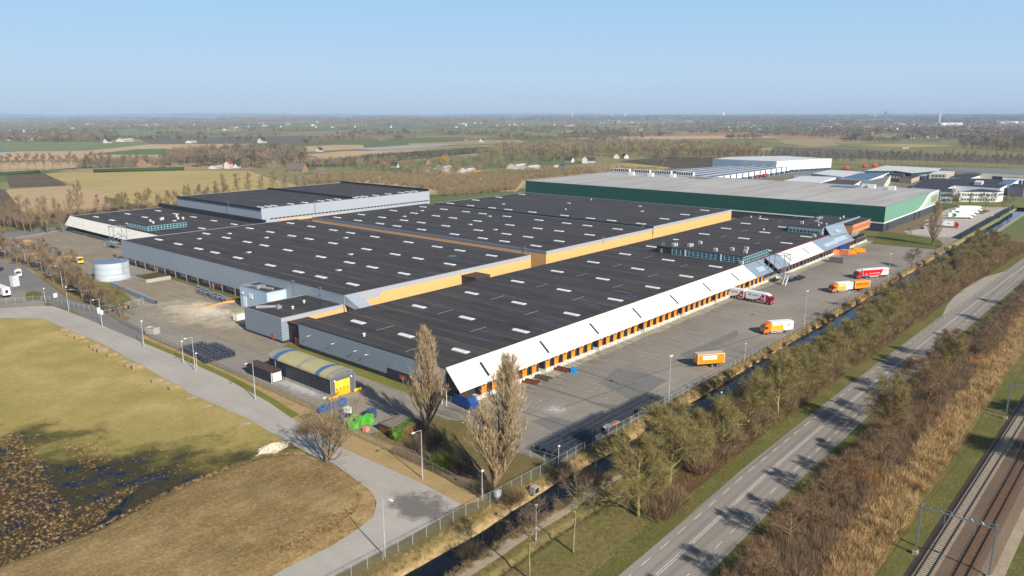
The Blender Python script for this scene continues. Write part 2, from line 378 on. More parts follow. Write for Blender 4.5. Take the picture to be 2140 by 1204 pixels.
# ---- yards
def yard_mat():
    m, n = newmat("yard_asphalt"); b = n.bsdf(); P = tc(n)
    nb = n.noise(P, .035, 7, .6); nf = n.noise(P, 1.4, 8, .8); nm = n.noise(P, .22, 6, .7)
    col = n.mix(.45, n.ramp(nb, [(.35, srgb(132, 124, 112)), (.65, srgb(158, 149, 134))]), n.ramp(nf, [(.3, srgb(120, 112, 102)), (.7, srgb(170, 160, 145))]))
    br = n.new("ShaderNodeTexBrick"); n.l.new(P, br.inputs['Vector']); br.inputs['Scale'].default_value = .06; br.inputs['Brick Width'].default_value = 1.0; br.inputs['Row Height'].default_value = .55
    br.inputs['Mortar Size'].default_value = .002; br.inputs['Mortar Smooth'].default_value = .6
    br.inputs['Color1'].default_value = (.45, .45, .45, 1); br.inputs['Color2'].default_value = (.55, .55, .55, 1); br.inputs['Mortar'].default_value = (0, 0, 0, 1)
    col = n.mix(n.ramp(br.outputs['Color'], [(.0, .3), (.2, .0)]), col, srgb(84, 80, 74))
    col = n.mix(n.ramp(br.outputs['Color'], [(.46, .0), (.54, .13)]), col, srgb(104, 105, 104))
    st = n.noise(n.mapping(P, (.9, .05, 1)), 1.0, 4, .6); col = n.mix(n.ramp(st, [(.5, 0), (.75, .5)]), col, srgb(100, 95, 89))
    sx = n.noise(n.mapping(P, (.04, .7, 1)), 1.0, 4, .6); col = n.mix(n.ramp(sx, [(.55, 0), (.75, .35)]), col, srgb(164, 156, 144))
    col = n.mix(n.ramp(nm, [(.6, 0), (.72, .35)]), col, srgb(96, 96, 96))
    sp_ = n.new("ShaderNodeSeparateXYZ"); n.l.new(P, sp_.inputs[0]); nd = n.ramp(n.math('MULTIPLY', n.math('SUBTRACT', sp_.outputs['Y'], 104.0), .04), [(0, 0), (.7, 1), (.8, 1), (.95, 0)])
    tk = n.noise(n.mapping(P, (1.6, .07, 1)), 1.0, 5, .65); col = n.mix(n.math('MULTIPLY', nd, n.ramp(tk, [(.42, 0), (.62, .75)])), col, srgb(84, 78, 70))
    t2 = n.noise(n.mapping(P, (.05, .9, 1), rot=(0, 0, radians(12))), 1.0, 5, .65); col = n.mix(n.ramp(t2, [(.55, 0), (.7, .4)]), col, srgb(104, 99, 92))
    n.l.new(col, b.inputs['Base Color']); b.inputs['Roughness'].default_value = .85; b.inputs['Specular IOR Level'].default_value = .2
    n.bump(nf, .1, .05); return m
ya = yard_mat()
sheet("yard", [(113.2, 86.2), (600, 86.2), (600, 100), (452, 118), (452, 132), (124, 132), (124, 236), (147.2, 236), (147.2, 400), (168, 420), (168, 508), (108, 508), (106, 440), (112, 398), (113, 352), (110, 330), (104, 300),
               (100.6, 275), (99.6, 240), (99.5, 152), (97.6, 133), (97.6, 128), (117, 117), (112.2, 96)], .012, ya)
tar = groundmat("patch_tarmac", [(.35, srgb(110, 108, 103)), (.65, srgb(126, 123, 116))], [(.3, srgb(102, 100, 96)), (.7, srgb(138, 134, 126))], sb=.2, sf=2.0, bump=.04, rough=.85)
for i, pt in enumerate([[(1290, 770), (1345, 778), (1395, 795), (1325, 840), (1250, 800)], [(1420, 740), (1470, 722), (1540, 690), (1545, 700), (1480, 735), (1440, 752)],
           [(1110, 880), (1150, 870), (1230, 888), (1200, 905), (1150, 900)], [(1150, 902), (1200, 905), (1212, 893), (1230, 900), (1180, 928)],
           [(1235, 862), (1270, 868), (1260, 880), (1225, 872)], [(1140, 905), (1180, 910), (1165, 920)], [(1225, 840), (1290, 846), (1280, 858)]]):
    sheet("asphalt_patch", gp(*pt), .018 + .003 * i, tar)
for k, (a, bq) in enumerate([((1080, 790), (1330, 870)), ((1000, 830), (1240, 910)), ((1300, 800), (1480, 745)), ((1200, 770), (1400, 838)), ((1180, 850), (1330, 800)), ((1500, 720), (1620, 756)), ((1400, 760), (1620, 690))]):
    A, B = np.array(G(*a)), np.array(G(*bq)); d = (B - A) / np.linalg.norm(B - A); q = np.array([-d[1], d[0]]) * .11
    sheet("asphalt_joint", [tuple(A - q), tuple(B - q), tuple(B + q), tuple(A + q)], .048 + .001 * k, mat("joint_bitumen", srgb(74, 72, 70), .8))
# pale concrete apron along the docks with tyre streaks
ap = groundmat("dock_concrete", [(.35, srgb(150, 144, 124)), (.65, srgb(178, 172, 150))], [(.3, srgb(120, 114, 98)), (.7, srgb(196, 190, 168))], sb=.3, sf=1.2, streak=((1.2, .12, 1), 0, srgb(88, 82, 74), .75), bump=.1)
sheet("dock_apron", [(126, 122.7)] + [(x, 119.4 + .8 * vnoise(x, 6)) for x in range(126, 446, 3)] + [(446, 122.7)], .056, ap)
sp = groundmat("dusty_spill", [(.4, srgb(186, 174, 152)), (.6, srgb(208, 196, 176))], [(.3, srgb(160, 148, 128)), (.7, srgb(222, 210, 190))], sb=.2, sf=.9, bump=.1)
feather("sawdust", srgb(196, 180, 152), gp((300, 615), (520, 640), (500, 705), (300, 675)), .036, .1)
feather("sawdust", srgb(232, 216, 188), gp((350, 625), (505, 638), (490, 680), (360, 662)), .042, .14); feather("sawdust", srgb(238, 226, 200), gp((400, 635), (480, 642), (470, 664), (400, 656)), .045, .3)
feather("white_spill", srgb(196, 194, 190), gp((1130, 850), (1195, 852), (1186, 864), (1134, 860)), .052, .9)
feather("white_spill", srgb(200, 196, 190), gp((560, 780), (700, 820), (690, 850), (560, 800)), .05, .6)
# grass beds
sheet("grass_bed", [(120.2, 131), (124.5, 131), (124.5, 194), (124.5, 224), (121.6, 224), (121.2, 195), (120.6, 160)], .024, green)
sheet("grass_bed", [(143.4, 246), (147.6, 246), (147.6, 336), (144.0, 336), (143, 300)], .024, lush)
sheet("corner_lawn", [(93.2, 88), (112.8, 88), (112.0, 95.5), (116.8, 116), (113.5, 124), (108.5, 124.5), (100.0, 120), (94, 118)], .016, groundmat("shabby_lawn", [(.35, srgb(92, 88, 46)), (.65, srgb(124, 108, 68))], [(.3, srgb(74, 70, 36)), (.7, srgb(142, 124, 82))], sb=.15, sf=1.6, bump=.6))
soil = groundmat("bare_soil", [(.35, srgb(112, 92, 68)), (.65, srgb(134, 112, 84))], [(.3, srgb(92, 74, 54)), (.7, srgb(150, 128, 98))], sb=.2, sf=1.4, bump=.5)
sheet("bare_soil", [(94.2, 100), (98.5, 98), (103, 104), (103, 116), (99, 119), (94.6, 117)], .03, soil)
sheet("bare_soil", gp((905, 985), (990, 960), (1040, 1000), (1030, 1030), (960, 1020)), .028, soil)
# gate road, dark
brown_y = groundmat("worn_yard", [(.35, srgb(132, 120, 102)), (.65, srgb(158, 145, 124))], [(.3, srgb(116, 106, 92)), (.7, srgb(172, 158, 136))], sb=.07, sf=1.2, streak=((.7, .05, 1), 0, srgb(112, 104, 94), .6), bump=.1)
sheet("worn_yard", gp((250, 590), (345, 580), (500, 628), (515, 690), (600, 720), (560, 745), (400, 690), (330, 650), (250, 600)), .026, brown_y); sheet("worn_yard", [(110, 372), (147, 372), (168, 405), (168, 504), (112, 504)], .028, brown_y)
gm = groundmat("gate_tarmac", [(.35, srgb(116, 113, 110)), (.65, srgb(132, 129, 124))], [(.3, srgb(106, 103, 99)), (.7, srgb(144, 140, 134))], sb=.08, sf=1.8, streak=((.9, .04, 1), 0, srgb(96, 94, 92), .4), bump=.05)
sheet("gate_road", gp((0, 545), (40, 549), (75, 575), (140, 622), (200, 660), (262, 704), (240, 700), (150, 648), (118, 640), (88, 628), (60, 612), (0, 600)), .03, gm)
sheet("gate_road", gp((140, 622), (205, 640), (265, 672), (300, 690), (300, 735), (262, 716), (205, 680), (150, 645)), .034, gm)
sheet("forecourt", gp((0, 600), (60, 612), (88, 628), (96, 640), (60, 644), (0, 648)), .026, ya)
sheet("round_lawn", gp((55, 612), (70, 608), (85, 611), (90, 618), (82, 626), (60, 628), (52, 624)), .038, lush)
vg = groundmat("leafy_verge", [(.35, srgb(122, 98, 60)), (.65, srgb(150, 122, 80))], [(.3, srgb(100, 82, 48)), (.7, srgb(170, 142, 96))], sb=.2, sf=1.6, bump=.5)
sheet("tree_verge", gp((0, 538), (30, 540), (110, 585), (160, 622), (230, 650), (275, 665), (262, 672), (200, 640), (140, 618), (75, 570), (40, 547), (0, 543)), .04, vg)
sheet("tank_verge", gp((105, 556), (170, 575), (245, 598), (290, 640), (260, 650), (160, 600), (110, 575)), .022, green)
sheet("side_road", [(108, 508), (172, 508), (200, 506), (215, 530), (190, 534), (140, 530), (90, 520), (90, 508)], .03, gm)
dock2 = mat("pale_joint", srgb(168, 156, 138), .9)
sheet("yard_edge", gp((22, 499), (140, 478), (142, 480), (24, 501)), .05, dock2)

# ---- main road along the trees
rm = groundmat("highway_asphalt", [(.35, srgb(138, 131, 122)), (.65, srgb(152, 144, 134))], [(.3, srgb(124, 117, 108)), (.7, srgb(162, 154, 144))], sb=.05, sf=3.0, streak=((.01, .9, 1), radians(-1), srgb(112, 106, 98), .75), bump=.05)
RIGHT = [(-40, 44.6), (60, 44.8), (98, 45.1), (137, 45.9), (190, 45.6), (245, 44.4), (310, 42.8), (378, 40.6), (474, 36.6), (600, 31), (900, 17)]
def ry(x, off=0):
    for (a, ya_), (b_, yb_) in zip(RIGHT, RIGHT[1:]):
        if a <= x <= b_: t = (x - a) / (b_ - a); return ya_ + (yb_ - ya_) * t + off
    return RIGHT[-1][1] + off
xsr = list(range(-40, 900, 6))
WID = 10.6
sheet("main_road", [(x, ry(x)) for x in xsr] + [(x, ry(x, WID)) for x in xsr[::-1]], .02, rm)
sheet("layby", [(296, ry(296, WID)), (312, 55.7), (330, 56.7), (358, 56.4), (378, 54.6), (398, ry(398, WID)), (398, ry(398, WID - .6)), (296, ry(296, WID - .6))], .024, groundmat("layby_concrete", [(.35, srgb(150, 143, 132)), (.65, srgb(168, 160, 148))], [(.3, srgb(140, 132, 122)), (.7, srgb(178, 170, 158))], bump=.05))
lm = mat("road_marking_white", srgb(206, 201, 192), .7, var=.25, scale=1.5)
def mark(name, off, w, dash=None, x0=40, x1=800):
    mb = MB(); x = x0
    while x < x1:
        L = dash[0] if dash else 12
        mb.poly([(x, ry(x, off), .03), (x + L, ry(x + L, off), .03), (x + L, ry(x + L, off + w), .03), (x, ry(x, off + w), .03)])
        x += (dash[0] + dash[1]) if dash else 12
    struct(name, mb, lm)
mark("centre_line", 5.85, .14); mark("centre_line", 6.25, .14)
mark("edge_line", 9.2, .16, (3, 3)); mark("edge_line", 2.35, .16, (3, 3))
sheet("road_verge", [(x, ry(x, WID)) for x in xsr] + [(x, ry(x, WID + 3.6 + .7 * vnoise(x, 11))) for x in xsr[::-1]], .014, lush)
sheet("road_verge", [(x, ry(x, -3.2 + .6 * vnoise(x, 9, 2))) for x in xsr] + [(x, ry(x, .1)) for x in xsr[::-1]], .010, lush)
tm = groundmat("sandy_track", [(.35, srgb(150, 134, 110)), (.65, srgb(176, 160, 136))], [(.3, srgb(130, 114, 90)), (.7, srgb(188, 172, 148))], sb=.2, sf=1.3, bump=.3)
sheet("sandy_track", [(x, 73.0 + .3 * vnoise(x, 6)) for x in range(40, 146, 3)] + [(x, 75.4 + .4 * vnoise(x, 5, 3)) for x in range(145, 39, -3)], .012, tm)
under = groundmat("undergrowth_floor", [(.35, srgb(84, 62, 42)), (.65, srgb(110, 84, 58))], [(.3, srgb(62, 44, 30)), (.7, srgb(130, 102, 70))], sb=.2, sf=1.3, bump=.8, bd=.4)
sheet("undergrowth_floor", [(x, 31.5) for x in range(40, 880, 12)] + [(x, ry(x, -2.8)) for x in range(880, 39, -6)], .006, under)
sheet("undergrowth_floor", [(x, ry(x, WID + 3.2)) for x in range(112, 500, 6)] + [(x, 73.5 if x > 140 else 66) for x in range(500, 111, -6)], .005, under)
sheet("footpath", [(430, 75.2), (700, 75.2), (700, 72.6), (430, 72.6)], .02, tm)
# ---- railway
bal = groundmat("ballast", [(.35, srgb(98, 82, 68)), (.65, srgb(116, 98, 82))], [(.35, srgb(70, 57, 46)), (.65, srgb(142, 124, 106))], sb=.1, sf=5.0, bump=.6, bd=.1)
def railway():
    def yl(x): return 20.6 - .0215 * (x - 118)          # outer rail of the near track
    xr = list(range(40, 900, 10)); mb = MB()
    prof = [(1.6, .02), (.4, .55), (-7.2, .55), (-8.6, .02)]
    V = [(x, yl(x) + p[0], p[1]) for x in xr for p in prof]; k = len(prof)
    F = [(i * k + j, i * k + j + 1, (i + 1) * k + j + 1, (i + 1) * k + j) for i in range(len(xr) - 1) for j in range(k - 1)]
    mb._a(V, F); struct("ballast_bed", mb, bal)
    rust = mat("rail_rust", srgb(96, 66, 48), .6, metal=.3, var=.3); shine = mat("rail_top", srgb(150, 146, 142), .3, metal=.9)
    slp = mat("sleeper_concrete", srgb(178, 164, 142), .9, var=.2); slw = mat("sleeper_wood", srgb(124, 94, 72), .9, var=.2)
    for t, (o, sm_) in enumerate(((-.15, slp), (-4.5, slw))):
        th = thing("railway_track", ("railway track with pale concrete sleepers beside the tall dry grass", "railway track with rusty brown sleepers beside the gravel path")[t], "railway track", (40, 20, 0))
        rl = MB((40, 20, 0)); top = MB((40, 20, 0)); sl_ = MB((40, 20, 0))
        for a, b_ in zip(xr, xr[1:]):
            for r in (0, -1.5):
                for mbb, h0, h1, w in ((rl, .66, .80, .055), (top, .80, .825, .035)):
                    y0, y1 = yl(a) + o + r, yl(b_) + o + r
                    mbb._a([(a, y0 - w, h0), (b_, y1 - w, h0), (b_, y1 + w, h0), (a, y0 + w, h0), (a, y0 - w, h1), (b_, y1 - w, h1), (b_, y1 + w, h1), (a, y0 + w, h1)],
                           [(4, 5, 6, 7), (0, 1, 5, 4), (2, 3, 7, 6)])
        x = 100.0
        while x < 330:
            y = yl(x) + o - .75; sl_.box(x - .13, y - 1.25, .5, x + .13, y + 1.25, .665); x += .62
        rl.build("rails", rust, th); top.build("rail_head", shine, th); sl_.build("sleepers", sm_, th)["kind"] = "stuff"
    sheet("rail_grass", [(x, yl(x) + 1.2) for x in xr] + [(x, 25.4 + .4 * vnoise(x, 7)) for x in xr[::-1]], .016, lush)
    sheet("rail_path", [(x, yl(x) - 8.5) for x in xr] + [(x, yl(x) - 10.2) for x in xr[::-1]], .02, tm)
    sheet("rail_grass", [(x, yl(x) - 10.1) for x in xr] + [(x, -20) for x in xr[::-1]], .016, lush)
    # overhead line portals
    steel = mat("galvanised_steel", srgb(150, 160, 160), .45, metal=.6, var=.15)
    def portal(x):
        y1, y0 = 22.3 - .021 * (x - 125), 12.0 - .021 * (x - 125)
        th = thing("overhead_line_portal", {125.9: "grey steel portal over the two tracks nearest to the bottom edge", 200.6: "grey steel portal over the tracks halfway up the right edge", 276: "grey steel portal farthest along the railway"}[x], "gantry", (x, y0, 0))
        for y in (y0, y1):
            m_ = MB((x, y0, 0)); m_.box(x - .14, y - .14, .2, x + .14, y + .14, 9.3); m_.box(x - .4, y - .4, 0, x + .4, y + .4, .6, 1); m_.build("mast", [steel, slp], th)
        b_ = MB((x, y0, 0)); b_.box(x - .1, y0 - .7, 8.45, x + .1, y1 + .5, 8.62); b_.tube((x, y0, 9.1), (x, y1, 9.1), .04)
        for k in range(8): b_.tube((x, y0 + (y1 - y0) * k / 7, 8.5), (x, y0 + (y1 - y0) * (k + .5) / 7.5, 9.1), .03, 4)
        b_.build("crossbeam", steel, th)
        for yy in (y1 - 3.4, y1 - 7.6):
            a_ = MB((x, y0, 0)); a_.tube((x, yy, 8.5), (x, yy, 6.4), .05); a_.tube((x, yy, 7.2), (x, yy + .9, 6.3), .03); a_.build("wire_holder", steel, th)
    for x in (125.9, 200.6, 276): portal(x)
    wire = mat("copper_wire", srgb(70, 66, 60), .6)
    for t, o in enumerate((-.9, -5.2)):
        m_ = MB()
        for a, b_ in ((50, 125.9), (125.9, 200.6), (200.6, 276), (276, 400)):
            for k in range(8):
                u, v = k / 8, (k + 1) / 8; za, zb = 7.3 - 1.0 * 4 * u * (1 - u), 7.3 - 1.0 * 4 * v * (1 - v); xa, xb = a + (b_ - a) * u, a + (b_ - a) * v
                m_.tube((xa, yl(xa) + o, za), (xb, yl(xb) + o, zb), .018, 3, caps=False)
            m_.tube((a, yl(a) + o, 6.1), (b_, yl(b_) + o, 6.1), .018, 3, caps=False)
        tagobj(m_.build("contact_wire", wire), ("thin overhead wire hanging above the concrete sleepers", "thin overhead wire hanging above the rusty brown sleepers")[t], "wire")
railway()
# ================================================================ warehouses
def roof_mat():
    m, n = newmat("bitumen_roof"); b = n.bsdf(); P = n.new("ShaderNodeNewGeometry").outputs['Position']
    nb = n.noise(P, .03, 7, .65); nf = n.noise(P, .8, 7, .75)
    col = n.mix(.4, n.ramp(nb, [(.35, srgb(56, 50, 47)), (.65, srgb(71, 65, 61))]), n.ramp(nf, [(.3, srgb(49, 45, 43)), (.7, srgb(79, 73, 69))]))
    s = n.noise(n.mapping(P, (.55, .018, 1)), 1.0, 6, .7); col = n.mix(n.ramp(s, [(.5, 0), (.72, .55)]), col, srgb(104, 97, 90))
    s2 = n.noise(n.mapping(P, (.02, .5, 1)), 1.0, 6, .7); col = n.mix(n.ramp(s2, [(.56, 0), (.78, .4)]), col, srgb(92, 86, 80))
    sep = n.new("ShaderNodeSeparateXYZ"); n.l.new(P, sep.inputs[0])
    w = n.math('SINE', n.math('MULTIPLY', sep.outputs['X'], 7.5)); col = n.mix(n.ramp(w, [(.0, .0), (1, .16)]), col, srgb(30, 27, 26))
    br = n.new("ShaderNodeTexBrick"); n.l.new(P, br.inputs['Vector']); br.inputs['Scale'].default_value = .04; br.inputs['Brick Width'].default_value = 1.0; br.inputs['Row Height'].default_value = .86
    br.inputs['Mortar Size'].default_value = .004; br.offset = 0; br.inputs['Mortar Smooth'].default_value = .5
    col = n.mix(n.math('MULTIPLY', br.outputs['Fac'], n.ramp(nf, [(.3, .05), (.7, .3)])), col, srgb(98, 93, 88))
    v = n.math('ABSOLUTE', n.math('SUBTRACT', n.math('MODULO', n.math('ADD', sep.outputs['X'], 13.0), 12.45), 6.2))
    vn = n.math('ADD', v, n.math('MULTIPLY', n.math('SUBTRACT', n.noise(n.mapping(P, (.4, .08, 1)), 1.0, 5, .7), .5), 3.0)); col = n.mix(n.math('MULTIPLY', n.ramp(n.math('MULTIPLY', vn, .5), [(.0, 1), (.42, 0)]), n.ramp(nf, [(.35, .1), (.65, .65)])), col, srgb(112, 106, 99))
    pd = n.noise(n.mapping(P, (.16, .04, 1)), 1.0, 3, .5); col = n.mix(n.ramp(pd, [(.62, 0), (.68, .5)]), col, srgb(36, 34, 36))
    n.l.new(col, b.inputs['Base Color']); b.inputs['Roughness'].default_value = .75; b.inputs['Specular IOR Level'].default_value = .25
    n.bump(nf, .15, .05); _mats["bitumen_roof"] = m; return m
roofm = roof_mat()
grey_rib = ribmat("grey_cladding", srgb(156, 168, 178), srgb(84, 94, 104), .62, 'Z', .45, .25, sharp=.5)
blue_rib = ribmat("blue_grey_cladding", srgb(168, 178, 186), srgb(124, 134, 144), .8, 'Z', .5, .2, sharp=.45, amp=.7)
lightgrey = ribmat("light_panel", srgb(196, 202, 208), srgb(170, 176, 184), 2.0, 'X', .5, .1, amp=.6)
greyband = ribmat("grey_band", srgb(176, 178, 184), srgb(140, 142, 150), 1.6, 'Z', .5, .1)
orange = ribmat("apricot_cladding", srgb(238, 184, 118), srgb(226, 168, 104), 2.5, 'X', .5, .25, amp=.7)
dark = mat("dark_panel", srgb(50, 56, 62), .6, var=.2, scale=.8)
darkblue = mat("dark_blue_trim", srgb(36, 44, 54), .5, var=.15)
brown = mat("brown_roofing", srgb(84, 68, 60), .8, var=.2)
white = mat("white_paint", srgb(236, 234, 228), .45, var=.04, scale=.6)
cream = ribmat("cream_canopy", srgb(238, 231, 217), srgb(214, 206, 190), .085, "X", .5, .12, sharp=.05, amp=.7)
mossy = None
skym = mat("skylight_glass", srgb(226, 226, 224), .3, var=.06, scale=1.2)
alu = mat("aluminium", srgb(176, 180, 184), .4, metal=.5, var=.1)
glass_m = mat("dark_glass", (.02, .03, .04), .08, var=.2, spec=.8)
teal = mat("teal_frame", srgb(142, 182, 188), .45, var=.1)
tealglass = mat("teal_glass", srgb(40, 84, 96), .1, var=.5, scale=.8, spec=.8)
conc = mat("concrete", srgb(168, 162, 150), .9, var=.15, scale=.8)
orange_door = mat("orange_door", srgb(240, 146, 36), .5, var=.25, scale=.5)
redtrim = mat("dark_red_trim", srgb(120, 50, 48), .6)

def skylight_mesh(L=5.3, W_=2.0):
    mb = MB(); mb.box(-W_ / 2 - .08, -L / 2 - .08, 0, W_ / 2 + .08, L / 2 + .08, .22, 1)
    pr = [(-W_ / 2, .22), (-W_ / 4, .40), (0, .46), (W_ / 4, .40), (W_ / 2, .22)]; mb.yprism(pr, -L / 2, L / 2, 0)
    for k in range(1, 4): mb.yprism([(-W_ / 2 - .02, .2), (-W_ / 4, .43), (0, .49), (W_ / 4, .43), (W_ / 2 + .02, .2)], -L / 2 + L * k / 4 - .04, -L / 2 + L * k / 4 + .04, 1)
    return mb.mesh("skylight", [skym, alu])
SKY = skylight_mesh()
def put(th, me, name, x, y, z, rot=0):
    o = add(name, me, th); l = th.location; o.location = (x - l[0], y - l[1], z - l[2])
    if rot: o.rotation_euler = (0, 0, rot)
    return o
def ring(mb, x0, x1, y0, y1, z0, z1, w=.3, mi=0):
    mb.box(x0, y0, z0, x1, y0 + w, z1, mi); mb.box(x0, y1 - w, z0, x1, y1, z1, mi)
    mb.box(x0, y0 + w, z0, x0 + w, y1 - w, z1, mi); mb.box(x1 - w, y0 + w, z0, x1, y1 - w, z1, mi)
def hall(label, x0, x1, y0, y1, h, wallm, trimm=None, base=True, par=.22, cat="warehouse", name="warehouse_hall", band=1.3):
    th = thing(name, label, cat, (x0, y0, 0)); off = (x0, y0, 0)
    b = MB(off); b.box(x0, y0, band if base else 0, x1, y1, h - .02); b.build("wall", wallm, th)
    if base: b = MB(off); b.box(x0 + .12, y0 + .12, 0, x1 - .12, y1 - .12, band); b.build("plinth", dark, th)
    r = MB(off); r.box(x0 + .3, y0 + .3, h - .02, x1 - .3, y1 - .3, h + .05); r.build("roof", roofm, th)
    p = MB(off); ring(p, x0 - .03, x1 + .03, y0 - .03, y1 + .03, h - .02, h + par); p.build("parapet", trimm or alu, th)
    return th
ventm = None
def roof_vent(th, x, y, z, kind=0):
    mb = MB()
    if kind == 0: mb.cyl(0, 0, 0, .7, .35, 10, mi=0); mb.cyl(0, 0, .7, 1.0, .55, 10, .3, 0)
    elif kind == 1: mb.box(-.9, -.9, 0, .9, .9, .35); mb.box(-.7, -.7, .35, .7, .7, .5, 1)
    else: mb.box(-.45, -.8, 0, .45, .8, 1.3); mb.box(-.47, -.6, .2, -.44, .6, 1.1, 1)
    key = "vent%d" % kind
    if key not in _mats: _mats[key] = mb.mesh("roof_vent", [mat("unit_grey", srgb(204, 202, 196), .6, var=.08), alu])
    put(th, _mats[key], "roof_vent", x, y, z)

# ---- dock hall (front)
H1 = hall("long low hall with the cream sloping canopy over its orange dock doors", 124.4, 452, 129.8, 194, 7.8, grey_rib, dark)
for x in [137, 162, 187, 212, 236.7, 262, 287, 363.6, 389.6, 414.9, 440.2]:
    for y in (181, 159, 137):
        if y == 137 and x in (414.9, 440.2): continue
        if y == 159 and x == 440.2: continue
        put(H1, SKY, "skylight", x, y, 7.85)
for x, y in ((312, 182), (338, 182), (338, 137)): put(H1, SKY, "skylight", x, y, 7.85)
for x, y, k in ((129, 168, 0), (398, 163, 0), (402, 133.5, 2), (406, 136, 1), (393, 134, 2), (300, 131.5, 2), (306, 132, 1), (455 - 12, 190, 0), (447, 186, 0)): roof_vent(H1, x, y, 7.85, k)
pud = mat("rain_puddle", (.01, .013, .018), .05, var=.1, spec=.6)
def puddle(th, x, y, L, w, z, seed):
    r = random.Random(seed); n = 26; pts = []
    for i in range(n):
        a = 2 * pi * i / n; k = 1 + r.uniform(-.25, .25)
        pts.append((x + w * k * sin(a) + .1 * w * cos(a * 3), y + L * cos(a) * (1 - .1 * r.random()), z))
    mb = MB(tuple(th.location)); mb.poly(pts[::-1]); mb.build("puddle", pud, th)
for i, (x, y, L, w) in enumerate(((149, 140, 4.6, .55), (176, 140, 5.2, .55), (201.5, 139.5, 4.0, .4), (224, 142, 4.5, .45), (221, 136, 2.5, .4))): puddle(H1, x, y, L, w, 7.857, i)
for k in range(14):
    for y in (148, 170): x = 127 + 25 * k + (8 if y == 170 else 0); lines = MB((124.4, 129.8, 0)); lines.box(x, y - .06, 7.86, x + 7, y + .06, 7.93); lines.build("roof_cable", alu, H1)
# canopy
def canopy(th, name, xa, xb, m, y0=129.75, z0=8.0, y1=122.2, z1=4.15, skew=1.0, off=None):
    off = off or (124.4, 129.8, 0); t = .16
    mb = MB(off)
    a, b_, c, d = (xa, y0, z0), (xb, y0, z0), (xb - (skew if xb < 440 else 0), y1, z1), (xa - skew * (1 if xa < 130 else 1), y1, z1)
    q = [a, b_, c, d]; q2 = [(x, y + .05, z - t * 1.1) for x, y, z in q]
    mb._a(q + q2, [(3, 2, 1, 0), (4, 5, 6, 7), (0, 1, 5, 4), (1, 2, 6, 5), (2, 3, 7, 6), (3, 0, 4, 7)])
    return mb.build(name, m, th)
greypan = ribmat("slate_blue_panel", srgb(138, 152, 166), srgb(126, 140, 154), 1.2, 'X', .5, .1, amp=.6)
canopy(H1, "canopy", 124.4, 297.7, cream, skew=2.6); canopy(H1, "canopy", 297.72, 315, greypan, skew=2.6)
canopy(H1, "canopy", 334.1, 377, cream, skew=2.6); canopy(H1, "canopy", 377.02, 423, greypan, skew=2.6)
canopy(H1, "canopy", 320, 334.08, greypan, skew=2.6)
mb = MB((124.4, 129.8, 0)); mb.box(300, 129.5, 8.0, 423, 129.95, 8.3); mb.build("roof_edge", redtrim, H1)
cap = MB((124.4, 129.8, 0)); cap.box(124.4, 129.55, 7.98, 297.6, 129.9, 8.1); cap.build("roof_edge", cream, H1)
sx = [135.3, 160, 184.4, 208.9, 233.6, 258.6, 283, 334.1 + 3.5, 360.5]
for x in sx:
    mb = MB((124.4, 129.8, 0)); a = lambda t, dx: (x + dx - 2.6 * t * .35 - 2.6 * t * .6, 129.75 - 7.55 * t, 8.0 - 3.85 * t)
    q = []
    for t, dx in ((.22, 0), (.22, .8), (.8, .8), (.8, 0)): p = a(t, dx); q.append((p[0], p[1] - .02, p[2] + .05))
    mb._a(q + [(x_, y_ + .05, z_ - .14) for x_, y_, z_ in q], [(0, 3, 2, 1), (4, 5, 6, 7), (0, 1, 5, 4), (1, 2, 6, 5), (2, 3, 7, 6), (3, 0, 4, 7)]); mb.build("canopy_slot", darkblue, H1)
# bright window strips on the slate canopies
pane = mat("pale_pane", srgb(196, 212, 224), .25, var=.3, scale=.9)
def strip(x0, x1, t0, t1, n, ya=129.75, za=8.0, dz=-3.85, dy=-7.55, off=(124.4, 129.8, 0), th=H1):
    for k in range(n):
        xa = x0 + (x1 - x0) * k / n; xb = xa + (x1 - x0) / n * .74; mb = MB(off); q = []
        for t, x in ((t0, xa), (t0, xb), (t1, xb), (t1, xa)): q.append((x - 2.6 * t, ya + dy * t - .03, za + dz * t + .05))
        mb.poly(q[::-1]); mb._a(q + [(a, b + .06, c - .1) for a, b, c in q], [(0, 4, 5, 1), (1, 5, 6, 2), (2, 6, 7, 3), (3, 7, 4, 0)]); mb.build("canopy_window", pane, th)
strip(304, 312, .45, .75, 4); strip(384, 402, .5, .78, 9); strip(402, 419, .38, .72, 9)
# dock doors under the canopy
stone = mat("dock_front", srgb(196, 188, 168), .9, var=.25, scale=.6)
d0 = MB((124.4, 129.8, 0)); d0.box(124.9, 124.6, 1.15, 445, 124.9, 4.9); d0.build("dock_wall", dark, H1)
d0 = MB((124.4, 129.8, 0)); d0.box(126.4, 122.6, 0, 445, 124.9, 1.12); d0.build("dock_platform", stone, H1)
fr = MB(); fr.box(-1.75, -1.6, 1.14, -1.05, 0, 4.2); fr.box(1.05, -1.6, 1.14, 1.75, 0, 4.2); fr.box(-1.75, -1.6, 3.7, 1.75, 0, 4.4)
fr.box(-1.6, -2.35, .5, -1.0, -2.02, 1.2, 1); fr.box(1.0, -2.35, .5, 1.6, -2.02, 1.2, 1); fr.box(-1.2, -2.1, 1.12, 1.2, -1.7, 1.2, 1)
frm = fr.mesh("dock_frame", [mat("dock_shelter_black", srgb(44, 42, 46), .8, var=.25), white])
lf = MB(); lf.box(-1.05, -1.42, 1.15, 1.05, -1.3, 3.7); lf.box(-.5, -1.45, 3.0, .5, -1.41, 3.3, 1); lfm = lf.mesh("door_leaf", [orange_door, glass_m])
leafg = MB(); leafg.box(-1.05, -1.42, 1.15, 1.05, -1.3, 3.7); lgm = leafg.mesh("door_leaf", [mat("maroon_door", srgb(112, 74, 74), .6, var=.3)])
